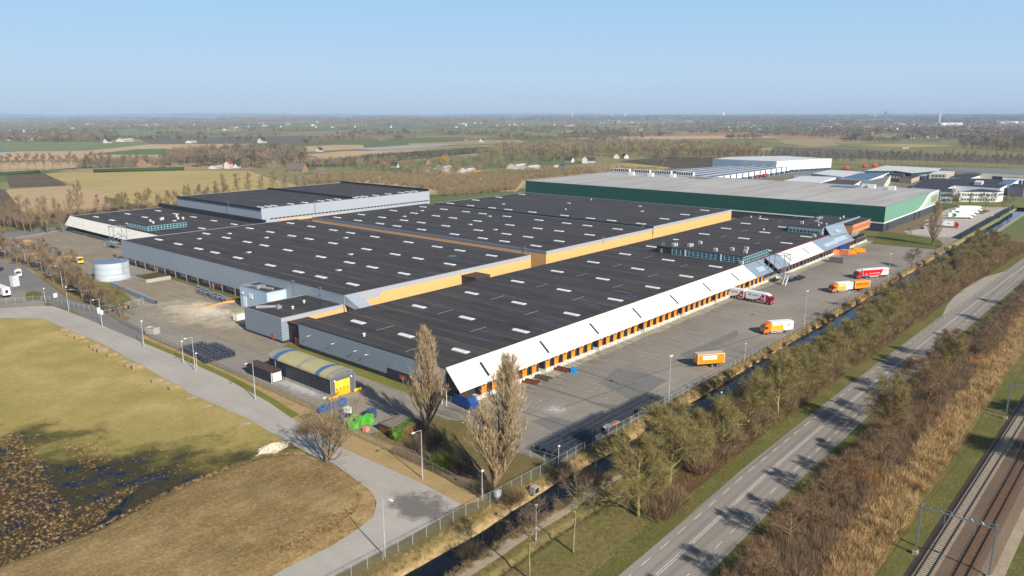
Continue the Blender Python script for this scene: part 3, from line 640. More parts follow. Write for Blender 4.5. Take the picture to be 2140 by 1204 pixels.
lamp = MB(); lamp.box(-.2, -2.3, 3.75, .2, -1.9, 4.1); lmm = lamp.mesh("dock_lamp", [white])
stair = MB()
for k in range(6): stair.box(-.6, -2.3 - .28 * k - .28, 1.0 - .18 * k, .6, -2.6 - .28 * k, 1.06 - .18 * k)
for s in (-.65, .62): stair.box(s, -4.3, .0, s + .05, -2.6, .05); stair.tube((s, -4.3, .9), (s, -2.5, 2.0), .04, 4); stair.tube((s, -4.3, 0), (s, -4.3, .9), .04, 4); stair.tube((s, -2.5, 1.1), (s, -2.5, 2.0), .04, 4); stair.tube((s, -4.3, .45), (s, -2.5, 1.55), .03, 4)
stm = stair.mesh("dock_stair", [alu])
ndoor = 0
def dock_row(th, x0, x1, y, step, leafmesh, every=6):
    global ndoor
    x = x0; k = 0
    while x < x1 and ndoor < 92:
        if k % every == every - 1: put(th, stm, "dock_stair", x - .8, y, 0); x += 1.9; k += 1; continue
        f = put(th, frm, "dock_door", x, y, 0)
        l = add("door_leaf", leafmesh, f); l.location = (0, 0, 0); l2 = add("dock_lamp", lmm, f)
        x += 4.0; k += 1; ndoor += 1
    return x
xe = dock_row(H1, 131.2, 262, 124.6, 4, lfm, 7); dock_row(H1, xe, 306, 124.6, 4, lfm, 7); dock_row(H1, 324, 442, 124.6, 4, lgm, 7)
# side wall details (near end wall)
mb = MB((124.4, 129.8, 0)); mb.box(124.3, 130.0, 0, 124.42, 152.5, 3.1); mb.build("lower_panel", dark, H1)
mb = MB((124.4, 129.8, 0)); mb.box(124.22, 145, 1.2, 124.33, 147.6, 2.3); mb.build("window", mat("rust_frame", srgb(150, 74, 50), .6), H1)
ctr = MB((124.4, 129.8, 0)); ctr._a([(124.5, 129.7, 0), (124.5, 129.7, 7.9), (123.2, 124.6, 4.4), (123.2, 124.6, 3.6), (124.5, 124.9, 0)], [(0, 1, 2, 3, 4)])
ctr._a([(124.6, 129.7, 0), (124.6, 129.7, 7.9), (123.3, 124.6, 4.4), (123.3, 124.6, 3.6), (124.6, 124.9, 0)], [(4, 3, 2, 1, 0)]); ctr.build("end_cheek", darkblue, H1)
for y in (176, 165.5, 160.5, 188):
    mb = MB((124.4, 129.8, 0)); mb.tube((124.4, y, 5.2), (123.5, y, 5.25), .05); mb.box(123.2, y - .15, 5.15, 123.6, y + .15, 5.3); mb.build("wall_lamp", white, H1)

# ---- alley lean-to between small hall and dock hall
t = thing("link_building", "narrow dark link building with an orange-red door between two grey halls", "link building", (126, 194.1, 0))
mb = MB((126, 194.1, 0)); mb.box(126, 194.1, 0, 133, 201.9, 6.6); mb.build("wall", mat("brown_black", srgb(62, 54, 52), .7), t)
mb = MB((126, 194.1, 0)); mb.box(125.6, 194.1, 6.6, 133.2, 201.9, 6.85); mb.build("roof", brown, t)
mb = MB((126, 194.1, 0)); mb.box(125.2, 195.2, 0, 125.98, 197.6, 2.7); mb.build("door", mat("brick_red_door", srgb(176, 84, 56), .6), t)
t = thing("link_building", "small dark brown link building between apricot walls and the long roof", "link building", (203, 194.1, 0))
mb = MB((203, 194.1, 0)); mb.box(203, 194.1, 0, 211, 201.9, 8.9); mb.build("wall", mat("brown_black", srgb(62, 54, 52), .7), t)
mb = MB((203, 194.1, 0)); mb.box(202.8, 194.0, 8.9, 211.2, 201.9, 9.1); mb.build("roof", brown, t)
sheet("alley_floor", [(125, 194.2), (345, 194.2), (345, 201.5), (125, 201.5)], .03, tar); sheet("alley_floor", [(245.4, 201.8), (255.8, 201.8), (255.8, 376.5), (245.4, 376.5)], .034, tar)

# ---- small hall
HS = hall("small grey ribbed hall with a silver duct on its flat roof", 123.6, 147.3, 202.2, 223.8, 8.0, grey_rib, alu, band=.8)
mb = MB((123.6, 202.2, 0)); mb.box(126.4, 202.05, 0, 147.2, 202.17, 6.9); mb.build("facade_panel", orange, HS)
mb = MB((123.6, 202.2, 0)); mb.box(123.6, 202.02, 6.9, 147.2, 202.17, 8.1); mb.build("facade_band", greyband, HS)
roof_vent(HS, 133, 210, 8.05, 0); roof_vent(HS, 140, 214, 8.05, 0)
mb = MB((123.6, 202.2, 0)); mb.tube((125.5, 219.5, 8.5), (130.5, 214.5, 8.6), .6, 10, .5); mb.tube((130.5, 214.5, 8.6), (132, 216.5, 8.5), .35, 8); mb.box(129.6, 213.5, 8.05, 131.2, 215, 9.0); mb.build("air_duct", alu, HS)
puddle(HS, 143, 209, 4, 2.2, 8.06, 31)
mb = MB((123.6, 202.2, 0)); mb.box(123.5, 207, 0, 123.58, 208.1, 2.3); mb.build("door", mat("brick_red_door", srgb(176, 84, 56), .6), HS)

# ---- middle grey hall
H2 = hall("long blue-grey hall with a dark window strip at its foot", 147.5, 245.3, 202, 377, 10.9, blue_rib, alu, band=3.0)
for x in (160, 184, 208.2, 233):
    for y in (213.5, 232.4, 247, 266.5, 291.3, 310.5, 325.1, 344.6, 364.3): put(H2, SKY, "skylight", x, y, 10.95)
for x, y in ((192, 356), (197, 330), (170, 300), (196, 262), (222, 300), (172, 238), (174, 352)): roof_vent(H2, x, y, 10.95, 1)
puddle(H2, 222, 226, 2, 2, 10.96, 5)
o2 = (147.5, 202, 0)
mb = MB(o2); mb.box(163, 201.85, 3.0, 245.3, 201.97, 9.6); mb.build("facade_panel", orange, H2)
mb = MB(o2); mb.box(147.5, 201.83, 8.0, 163, 201.97, 11.1); mb.box(163, 201.82, 9.6, 245.3, 201.97, 11.1); mb.build("facade_band", greyband, H2)
mb = MB(o2); mb.box(147.6, 201.85, 3.0, 162.9, 201.97, 8.0); mb.build("facade_panel", orange, H2)
wr = mat("window_frame_red", srgb(132, 112, 108), .6)
for k in range(16):
    y = 236 + 10 * k
    if 236 < y < 256: continue
    f = MB(o2); f.box(147.36, y - 2.4, 1.55, 147.6, y + 2.4, 1.75); f.box(147.36, y - 2.4, 2.75, 147.6, y + 2.4, 2.9); [f.box(147.36, y + q - .1, 1.55, 147.6, y + q + .1, 2.9) for q in (-2.4, 0, 2.4)]
    w = f.build("window", wr, H2); g = MB(o2); g.box(147.44, y - 2.3, 1.7, 147.58, y + 2.3, 2.8); g.build("pane", glass_m, w)
for y in (290.5, 341):
    mb = MB(o2); mb.box(147.3, y - .6, 0, 147.6, y + .6, 2.6); mb.build("door", mat("salmon_door", srgb(170, 120, 98), .6), H2)
for k in range(15): mb = MB(o2); mb.box(147.4, 233 + 10 * k - .09, 0, 147.62, 233 + 10 * k + .09, 2.95); mb.build("facade_post", alu, H2)
# white covered ramp from the hall corner down to the low roof
t = thing("covered_ramp", "light grey covered ramp sloping from the tall hall corner to the low roof", "ramp", (147, 194, 0))
mb = MB((147, 194, 0)); mb._a([(147.6, 201.8, 8.2), (152.8, 201.8, 8.2), (152.8, 194.1, 6.6), (147.6, 194.1, 6.6), (147.6, 201.8, 11.2), (152.8, 201.8, 11.2), (152.8, 193.9, 8.1), (147.6, 193.9, 8.1)],
   [(0, 3, 2, 1), (4, 5, 6, 7), (0, 1, 5, 4), (1, 2, 6, 5), (2, 3, 7, 6), (3, 0, 4, 7)]); mb.build("roof", mat("zinc_sheet", srgb(178, 186, 194), .4, metal=.2, var=.1), t)
mb = MB((147, 194, 0)); [mb.tube((147.9, y, 0), (147.9, y, 8), .12, 6) for y in (196, 199.5)]; mb.tube((147.9, 196, 6.8), (147.9, 199.5, 4), .1); mb.build("prop", wr, t)
# ladders on roofs
ladm = alu
def ladder(x, y, z0, z1, axis='y', label=None, th=None):
    mb = MB(tuple(th.location)); e = 1.3
    for s in (-.4, .4):
        p = (x, y + s) if axis == 'y' else (x + s, y)
        mb.tube((*p, z0), (*p, z1 + e), .045, 4)
    k = z0
    while k < z1 + e:
        a, b = ((x, y - .4, k), (x, y + .4, k)) if axis == 'y' else ((x - .4, y, k), (x + .4, y, k)); mb.tube(a, b, .03, 4); k += .45
    for z in (z0 + 2.2, (z0 + z1) / 2 + 1, z1 + e - .2):
        if axis == 'y': mb.tube((x - .7, y - .4, z), (x - .7, y + .4, z), .03, 4); mb.tube((x, y - .4, z), (x - .7, y - .4, z), .03, 4); mb.tube((x, y + .4, z), (x - .7, y + .4, z), .03, 4)
        else: mb.tube((x - .4, y - .7, z), (x + .4, y - .7, z), .03, 4); mb.tube((x - .4, y, z), (x - .4, y - .7, z), .03, 4); mb.tube((x + .4, y, z), (x + .4, y - .7, z), .03, 4)
    mb.build("ladder", ladm, th)
ladder(147.3, 214.5, 8.0, 11, 'y', th=H2); ladder(147.3, 231, 0, 11, 'y', th=H2)

# ---- blue-grey block
HB = hall("pale blue flat-roofed block with a white door beside the grey hall", 139.5, 147.4, 236.2, 254.6, 8.1, mat("pale_blue_panel", srgb(176, 198, 216), .55, var=.06), alu, base=False)
ob = (139.5, 236.2, 0)
mb = MB(ob); mb.box(139.38, 250.4, 0, 139.52, 252.6, 4.4); mb.build("door", white, HB)
mb = MB(ob); mb.box(139.36, 245.8, 4.4, 139.52, 248.4, 6.2); mb.build("hatch", white, HB)
mb = MB(ob); mb.box(139.36, 252, 5.5, 139.52, 252.4, 6.0); mb.cyl(139.2, 252, 5.6, 6.1, .25, 8); mb.build("wall_lamp", white, HB)
mb = MB(ob); mb.tube((143.5, 238.5, 8.6), (139.8, 252, 8.7), .5, 10); mb.box(140.5, 244, 8.2, 144, 246.5, 9.2); mb.build("air_duct", alu, HB)
mb = MB(ob); mb.box(140.8, 236.05, .2, 145.8, 236.18, 6.8); mb.build("facade_panel", white, HB)

# ---- back halls
H3 = hall("central dark-roofed hall with an apricot wall and silver band", 256, 346.4, 202, 377, 10.9, orange, alu, base=False)
for x in (264, 281.5, 306.4, 331.6):
    for y in (214.3, 233.5, 247.6, 267, 291.3, 310.8, 325.1, 344.5, 363.8): put(H3, SKY, "skylight", x, y, 10.95)
for x, y in ((293, 338), (318, 350), (289, 262), (294, 285), (326, 300)): roof_vent(H3, x, y, 10.95, 1)
o3 = (256, 202, 0)
mb = MB(o3); mb.box(256, 201.85, 9.7, 346.4, 201.97, 11.1); mb.box(255.86, 202, 10.1, 255.98, 377, 11.1, 1); mb.build("facade_band", [greyband, mat("blue_band", srgb(118, 132, 148), .5)], H3)
ladder(300, 201.8, 7.8, 11, 'x', th=H3); ladder(255.7, 214, 0, 11, 'y', th=H3)
H7 = hall("far dark-roofed hall a step higher, ending at the green wall", 346.9, 441, 202, 369, 11.7, orange, alu, base=False)
o7 = (346.9, 202, 0)
for x, ys in ((351.8, (212.5, 231.3, 245.6, 264.2, 288.5, 307.9, 321.6, 340.6, 359.3)), (377, (212.5, 359.8)), (401, (212.5, 359.9)), (426.8, (212.9, 360))):
    for y in ys: put(H7, SKY, "skylight", x, y, 11.75)
for x, y, k in ((372, 330, 1), (374, 280, 0), (398, 240, 1), (404, 300, 1), (420, 255, 1), (430, 300, 0)): roof_vent(H7, x, y, 11.75, k)
mb = MB(o7); mb.box(346.9, 201.85, 10.6, 441, 201.97, 11.9); mb.box(346.7, 201.8, 7.8, 347.0, 202.2, 11.9, 1); mb.box(346.6, 202, 10.9, 346.88, 369, 11.95, 1); mb.build("facade_band", [greyband, darkblue], H7)
ladder(346.3, 208, 11, 11.8, 'y', th=H7)

# ---- north hall with the weathered canopy
H4 = hall("north hall with a weathered white canopy over shaded blue docks", 174.2, 240, 377.2, 519, 7.8, grey_rib, alu)
o4 = (174.2, 377.2, 0)
for x, ys in ((183, (500.8, 477, 453.5, 383.3)), (201.7, (500, 475.5, 403.8, 384)), (221.7, (501, 476.5, 453.3, 428, 404.8))):
    for y in ys: put(H4, SKY, "skylight", x, y, 7.85)
m, n = newmat("weathered_canopy"); b = n.bsdf(); P = tc(n)
f1 = n.noise(n.mapping(P, (1, .25, 1)), 1.2, 8, .75); n.l.new(n.mix(n.ramp(f1, [(.5, 0), (.68, .75)]), srgb(226, 221, 208), srgb(150, 142, 124)), b.inputs['Base Color']); b.inputs['Roughness'].default_value = .7
mb = MB(o4); A = [(174.1, 380, 8.0), (174.1, 518.5, 8.0), (166.8, 507, 4.1), (166.8, 391, 4.1)]
mb._a(A + [(x + .05, y, z - .18) for x, y, z in A], [(0, 1, 2, 3), (7, 6, 5, 4), (0, 4, 5, 1), (1, 5, 6, 2), (2, 6, 7, 3), (3, 7, 4, 0)]); mb.build("canopy", m, H4)
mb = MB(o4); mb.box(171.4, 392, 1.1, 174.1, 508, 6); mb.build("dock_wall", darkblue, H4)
mb = MB(o4); mb.box(169, 400, 0, 171.4, 503, 1.1); mb.build("dock_platform", stone, H4)
lb = MB(); lb.box(-1.24, -.35, 1.15, 1.24, -.2, 4.3); lbm = lb.mesh("door_leaf", [mat("navy_door", srgb(44, 62, 92), .5, var=.2)])
for k in range(15):
    f = put(H4, frm, "dock_door", 171.4, 440 + 4.1 * k, 0, -pi / 2); add("door_leaf", lbm, f)
for y in (446, 476, 500): put(H4, stm, "dock_stair", 171.4, y + 2, 0, -pi / 2)
# tall hall
H5 = thing("warehouse_hall", "tallest hall with pale grey walls and dark roof ridges at the back", "warehouse", (233.5, 394.5, 0)); o5 = (233.5, 394.5, 0)
mb = MB(o5); mb.box(240.1, 377.3, 0, 366, 394.4, 7.7); mb.build("annex_wall", grey_rib, H5)
mb = MB(o5); mb.box(240.1, 377.2, 7.7, 366, 394.4, 7.84); mb.build("annex_roof", roofm, H5)
pale = ribmat("pale_grey_panel", srgb(164, 170, 178), srgb(150, 156, 164), .35, 'X', .5, .08, amp=.5, sharp=.2)
mb = MB(o5); mb.box(233.6, 394.5, 0, 366, 497, 16.7); mb.build("wall", pale, H5)
mb = MB(o5); mb.box(233.9, 394.8, 16.7, 365.7, 496.7, 16.78); mb.build("roof", roofm, H5)
mb = MB(o5); ring(mb, 233.55, 366.05, 394.45, 497.05, 16.7, 16.95, .3); mb.build("parapet", alu, H5)
for q in ((233.2, 394.6, 15.8, 233.58, 497, 17.2), (299.5, 396, 16.78, 300.1, 495, 18.0), (365.4, 395, 16.95, 366.2, 497, 18.3)): mb = MB(o5); mb.box(*q); mb.build("roof_ridge", darkblue, H5)
mb = MB(o5); mb.box(232.0, 390, 7.8, 233.55, 523, 10.6); mb.build("dark_base", darkblue, H5)
for k in range(46):
    x = 239 + 2.75 * k; mb = MB(o5); mb.box(x, 394.36, 9.9, x + 2.1, 394.52, 10.6); mb.build("window", glass_m, H5)
for x in (236, 240.8, 245, 256.4, 266.3, 278, 284.5, 290.8, 303.5, 308, 312.6, 321.5, 332.5, 344, 350.4, 356.5): put(H5, SKY, "skylight", x + .5, 400.0, 16.8)
ladder(232.9, 430, 7.8, 17, 'y', th=H5); ladder(270, 394.2, 10, 17, 'x', th=H5)
mb = MB(o5); mb.box(240, 394.3, 7.85, 300, 394.44, 8.6); mb.box(245, 394.2, 8.6, 262, 394.44, 9.2); mb.build("facade_panel", orange, H5)

# ---- rooftop offices
def windows(th, off, face, a0, a1, c, z0, z1, n, rows=1, lit=False):
    """glazed wall: frame bars and panes on one face; face 'x' = plane x=c, running along y"""
    bar = MB(off); g = MB(off); T = .12
    def bx(mb, u0, u1, za, zb, d0, d1):
        if face == 'x': mb.box(c + d0, u0, za, c + d1, u1, zb)
        else: mb.box(u0, c + d0, za, u1, c + d1, zb)
    bx(g, a0, a1, z0, z1, -.06, .02)
    for k in range(n + 1): u = a0 + (a1 - a0) * k / n; bx(bar, u - T, u + T, z0, z1, -.2, -.04)
    for k in range(rows + 1): z = z0 + (z1 - z0) * k / rows; bx(bar, a0, a1, z - .08, z + .08, -.17, -.05)
    f = bar.build("window", teal, th); g.build("pane", tealglass, f)
def ac(th, x, y, z, k=0): roof_vent(th, x, y, z, 2)
def office(label, x0, x1, y0, y1, z0, z1, wm=dark):
    th = thing("rooftop_office", label, "office", (x0, y0, z0)); off = (x0, y0, z0)
    mb = MB(off); mb.box(x0, y0, z0 + .06, x1, y1, z1); mb.build("wall", wm, th)
    mb = MB(off); mb.box(x0 - .25, y0 - .25, z1, x1 + .25, y1 + .25, z1 + .28); mb.build("roof", roofm, th)
    return th, off
OA, oa = office("glazed rooftop office with pale air units near the canopy of the long hall", 301, 327, 131.2, 173, 7.85, 10.8)
windows(OA, oa, 'x', 131.3, 165, 301, 8.0, 10.6, 16, 3); windows(OA, oa, 'y', 301.2, 326.8, 131.2, 8.0, 10.6, 14, 2)
mb = MB(oa); mb.box(300.85, 169.8, 7.95, 301.02, 171, 9.9); mb.build("door", alu, OA)
for x, y in ((304, 166), (306, 166), (307.5, 160), (309.5, 160), (305, 146), (311, 141), (309, 134), (317, 137), (318, 160)): ac(OA, x, y, 11.08)
mb = MB(oa); [mb.tube((303, y, 11.08), (303, y, 12.9), .06, 4) for y in (170, 170.7, 171.4)]; mb.build("antenna", alu, OA)
for y in (141, 158): mb = MB(oa); mb.box(300.6, y, 7.95, 300.78, y + .5, 10.8); mb.build("downpipe", white, OA)
OB, ob2 = office("large rooftop office at the far end with a slate blue slanted front", 402, 452, 133.2, 151, 7.85, 11.4, grey_rib)
windows(OB, ob2, 'x', 133.4, 150.8, 402, 8.1, 9.6, 9, 1)
for x, y, k in ((410, 147, 2), (418, 140, 1), (424, 144, 1), (432, 146, 2), (436, 146, 2), (441, 137, 0), (447, 137, 0), (450, 138, 0), (407, 137, 0), (413, 135, 0)): roof_vent(OB, x, y, 11.7, k)
mb = MB(ob2); q = [(405, 132.9, 12.0), (457, 131.2, 12.3), (457, 130.8, 11.7), (426, 130.2, 11.5), (421, 126.2, 7.4), (401.5, 128.2, 7.6)]
mb._a(q + [(x, y + .3, z - .1) for x, y, z in q], [(5, 4, 3, 2, 1, 0), (6, 7, 8, 9, 10, 11)] + [(i, (i + 1) % 6, 6 + (i + 1) % 6, 6 + i) for i in range(6)]); mb.build("slanted_front", greypan, OB)
strip(411, 421.5, .50, .72, 6, ya=132.6, za=11.9, dz=-4.4, dy=-6.2, off=ob2, th=OB)
BR = thing("brick_annex", "orange-brown panelled annex with railings jutting over the last dock doors", "annex", (423, 124.5, 5)); obr = (423, 124.5, 5)
mb = MB(obr); mb.box(427, 125.6, 6.2, 458, 133.1, 11.2); mb.build("wall", mat("terracotta_panel", srgb(196, 140, 108), .7, var=.12), BR)
mb = MB(obr); mb.box(426.6, 125.2, 11.2, 458.3, 133.1, 11.5); mb.build("roof", roofm, BR)
for k in range(12): mb = MB(obr); mb.box(428 + 2.5 * k, 125.45, 8.0, 429.6 + 2.5 * k, 125.62, 9.6); mb.build("window", mat("rust_screen", srgb(190, 104, 62), .6), BR)
mb = MB(obr); [mb.box(427, 125.2, z, 459.5, 125.35, z + .14) for z in (8.0, 8.8, 9.6)]; mb.build("railing", mat("orange_rail", srgb(214, 134, 86), .6), BR)
mb = MB((423, 124.5, 5)); mb.box(424, 127.3, 4.7, 446, 129.7, 6.2); mb.build("fascia", conc, BR)
OD, od = office("small glazed rooftop office with air units on the north hall", 178, 206, 417.2, 442.5, 7.85, 10.6)
windows(OD, od, 'x', 417.4, 442.3, 178, 8.0, 10.4, 12, 2); windows(OD, od, 'y', 178.2, 199.5, 417.2, 8.0, 10.4, 12, 2)
for x, y in ((186, 432), (184, 424), (193, 434), (195, 436), (201, 430), (203, 428), (205, 440)): ac(OD, x, y, 10.88)
roof_vent(OD, 196, 424, 10.88, 1)

# ---- exterior stair and door gantries
def gantry(label, x, y, rot, h=12.3):
    th = thing("door_gantry", label, "gantry", (x, y, 0), rot)
    f = MB()
    for px_, py_ in ((0, 0), (6.2, 0)): f.box(px_ - .11, py_ - .11, 0, px_ + .11, py_ + .11, h)
    for px_, py_ in ((0, 6.5), (6.2, 6.5)): f.box(px_ - .12, py_ - .12, 5.2, px_ + .12, py_ + .12, h - .2)
    f.box(0, -.1, h - .3, 6.2, .1, h); f.box(-.1, 0, h - .25, .1, 6.5, h); f.box(6.1, 0, h - .25, 6.3, 6.5, h)
    f.tube((0, 0, 3.5), (0, 5, 8), .1); f.tube((6.2, 0, 8), (0, 0, 4.5), .08); f.tube((6.2, 0, 3.4), (6.2, 6, 8.5), .1)
    f.build("frame", mat('gantry_steel', srgb(134, 138, 142), .5, metal=.3), th)
    d = MB(); d.box(-1.0, -1.2, 3.2, 7, 2.4, 3.35)
    for k in range(9): d.tube((-1 + k, -1.2, 3.35), (-1 + k, -1.2, 4.5), .04, 4)
    d.tube((-1, -1.2, 4.5), (7, -1.2, 4.5), .05, 4); d.tube((-1, -1.2, 3.9), (7, -1.2, 3.9), .04, 4); d.build("landing", alu, th)
    s = MB()
    for k in range(14): s.box(-3.8 + .2 * k, -2.6, .2 + .22 * k, -3.5 + .2 * k, -1.4, .26 + .22 * k)
    for yy in (-2.6, -1.4): s.tube((-3.8, yy, .1), (-1, yy, 3.2), .09, 4); s.tube((-3.8, yy, 1.1), (-1, yy, 4.3), .05, 4)
    s.build("stair", alu, th); return th
gantry("steel stair gantry with white landing at the gap in the slate canopy", 308.5, 116.5, radians(0), 12)
gantry("steel stair gantry in front of the weathered white canopy", 160.8, 425, -pi / 2, 11.8)

# ---- dark green logistics hall
darkgreen = ribmat("dark_green_cladding", srgb(34, 88, 76), srgb(26, 74, 64), 1.2, 'Y', .5, .15)
lightgreen = ribmat("light_green_cladding", srgb(112, 158, 136), srgb(102, 148, 126), 1.2, 'X', .5, .1)
palegreen = ribmat("pale_green_cladding", srgb(164, 192, 176), srgb(152, 180, 164), 1.2, 'X', .5, .1)
greyroof = groundmat("pale_grey_membrane", [(.35, srgb(166, 163, 157)), (.65, srgb(186, 182, 175))], [(.3, srgb(158, 155, 149)), (.7, srgb(192, 188, 181))], sb=.02, sf=.5, streak=((.012, .09, 1), 0, srgb(138, 134, 128), .5), bump=.03, rough=.8)
GH = thing("logistics_hall", "huge dark green hall with a pale roof and white ribbon line", "warehouse", (488.5, 126, 0)); og = (488.5, 126, 0)
GX0, GX1, GY0, GY1, GZ = 488.5, 624, 126, 408, 15.1
mb = MB(og); mb.box(GX0 + .2, GY0 + .2, 0, GX1 - .2, GY1 - .2, 5); mb.build("plinth", mat("anthracite", srgb(66, 70, 78), .6), GH)
mb = MB(og); mb.box(GX0, GY0 + .15, 5.6, GX1, GY1, GZ); mb.build("wall", darkgreen, GH)
mb = MB(og); mb.box(GX0, GY0, 5.6, GX1, GY0 + .12, GZ); mb.build("facade_panel", lightgreen, GH)
mb = MB(og); mb.box(GX0 - .1, GY0 - .1, 4.9, GX1, GY1, 5.6); mb.build("white_line", white, GH)
mb = MB(og); mb.box(GX0 + .3, GY0 + .3, GZ, GX1 - .3, GY1 - .3, GZ + .1); mb.build("roof", greyroof, GH)
mb = MB(og); ring(mb, GX0 - .05, GX1 + .05, GY0 - .05, GY1 + .05, GZ, GZ + .25, .3); mb.build("parapet", mat("roof_trim_grey", srgb(120, 132, 130), .5), GH)
S0 = [(570, 5.7), (578, 6.0), (584, 7.2), (589, 9), (593, 11), (598, 12.8), (605, 13.7), (624, 14.9)]; S1 = [(561, 5.7), (570, 6.5), (578, 8.6), (583, 10.6), (588, 12.6), (593, 14.2), (600, 15.1), (624, 15.2)]
pg = [(x, z) for x, z in S0] + [(624, 5.7)]
mb = MB(og); n_ = len(pg); mb.poly([(x, GY0 - .05, z) for x, z in pg[::-1]]); mb.build("facade_panel", palegreen, GH)
mb = MB(og); mb.poly([(x, GY0 - .12, z) for x, z in S0 + S1[::-1]]); mb.poly([(x, GY0 - .06, z) for x, z in S0 + S1[::-1]][::-1]); mb.build("white_ribbon", white, GH)
mb = MB(og); mb.box(603, GY0 - .16, 7.4, 621, GY0 - .06, 12.2); mb.build("window", mat("brown_screen", srgb(150, 140, 112), .5, var=.3), GH)
for x in (496, 560, 572): mb = MB(og); mb.box(x, GY0 + .02, 0, x + 3, GY0 + .25, 4.6); mb.build("door", darkblue, GH)
for k in range(4): mb = MB(og); mb.box(GX0 + 2, 182 + 58 * k, GZ + .1, GX1 - 2, 182.5 + 58 * k, GZ + .16); mb.build("roof_seam", mat("seam_grey", srgb(112, 110, 106), .8), GH)
for k in range(9): mb = MB(og); y = 140 + 29 * k; mb.box(GX0 - .35, y, 11.3, GX0 - .02, y + 2.2, 11.5); mb.build("wall_bracket", darkblue, GH)
for x, y in ((600, 150), (604, 165), (606, 170), (596, 370), (596, 350), (600, 330)): mb = MB(og); mb.box(x, y, GZ + .1, x + 3, y + 5, GZ + 2.8); mb.build("air_unit", white, GH)
mb = MB(og)
for k in range(4):
    y = 318 + 22 * k; mb.box(612, y, GZ + 1.2, 614, y + 17, GZ + 4.2)
    for j in range(7): mb.box(611.9, y + 1 + 2.3 * j, GZ + 1.5, 612.02, y + 2.5 + 2.3 * j, GZ + 3.9, 1)
mb.build("cooling_unit", [white, darkblue], GH)
for q in ((598, 178, 612, 196), (600, 300, 612, 316)): mb = MB(og); mb.box(q[0], q[1], GZ + .4, q[2], q[3], GZ + .55); mb.build("solar_panel", mat("solar_blue", srgb(30, 38, 62), .2, spec=.8), GH)
# ================================================================ trees and scrub
def bark(name, c1, c2): return mat(name, c1, .9, var=.25, scale=1.2, col2=c2, spec=.1)
bark_olive = bark("bark_olive", srgb(150, 140, 92), srgb(100, 92, 52)); twig_olive = bark("twig_olive", srgb(152, 138, 90), srgb(98, 90, 52))
bark_brown = bark("bark_brown", srgb(150, 128, 98), srgb(98, 80, 58)); twig_brown = bark("twig_brown", srgb(148, 128, 100), srgb(102, 84, 62))
twig_red = bark("twig_red", srgb(144, 118, 90), srgb(100, 78, 56)); twig_grey = bark("twig_grey", srgb(130, 112, 92), srgb(88, 74, 58))
twig_orange = bark("twig_orange", srgb(180, 138, 86), srgb(136, 102, 64)); twig_dark = bark("twig_dark", srgb(88, 78, 62), srgb(58, 50, 40))
twig_poplar = bark("twig_poplar", srgb(190, 168, 132), srgb(140, 120, 92)); ever = bark("evergreen", srgb(64, 84, 40), srgb(36, 50, 24))
def seg_prisms(P, Q, r0, r1, n):
    """tapered prisms for arrays of segments"""
    P, Q = np.asarray(P), np.asarray(Q); d = Q - P; L = np.linalg.norm(d, axis=1, keepdims=True) + 1e-9; d = d / L
    a = np.where(np.abs(d[:, 2:3]) < .9, np.array([[0, 0, 1.0]]), np.array([[1.0, 0, 0]]))
    u = np.cross(d, a); u /= np.linalg.norm(u, axis=1, keepdims=True); w = np.cross(d, u)
    th = np.arange(n) * 2 * pi / n; m = len(P)
    ring_ = lambda C, r: C[:, None, :] + r[:, None, None] * (np.cos(th)[None, :, None] * u[:, None, :] + np.sin(th)[None, :, None] * w[:, None, :])
    V = np.concatenate([ring_(P, np.asarray(r0)), ring_(Q, np.asarray(r1))], 1).reshape(-1, 3)
    b = (np.arange(m) * 2 * n)[:, None, None]; i = np.arange(n)[None, :]; j = (i + 1) % n
    F = np.stack([i + b[:, :, 0], j + b[:, :, 0], j + n + b[:, :, 0], i + n + b[:, :, 0]], -1).reshape(-1, 4)
    return V, F
def blades(P, Q, w, rng):
    """thin triangular twigs from P to Q"""
    d = Q - P; s = rng.normal(size=d.shape); u = np.cross(d, s); u /= (np.linalg.norm(u, axis=1, keepdims=True) + 1e-9); u *= np.asarray(w)[:, None] / 2
    V = np.stack([P - u, P + u, Q], 1).reshape(-1, 3); F = np.arange(len(V)).reshape(-1, 3); return V, F
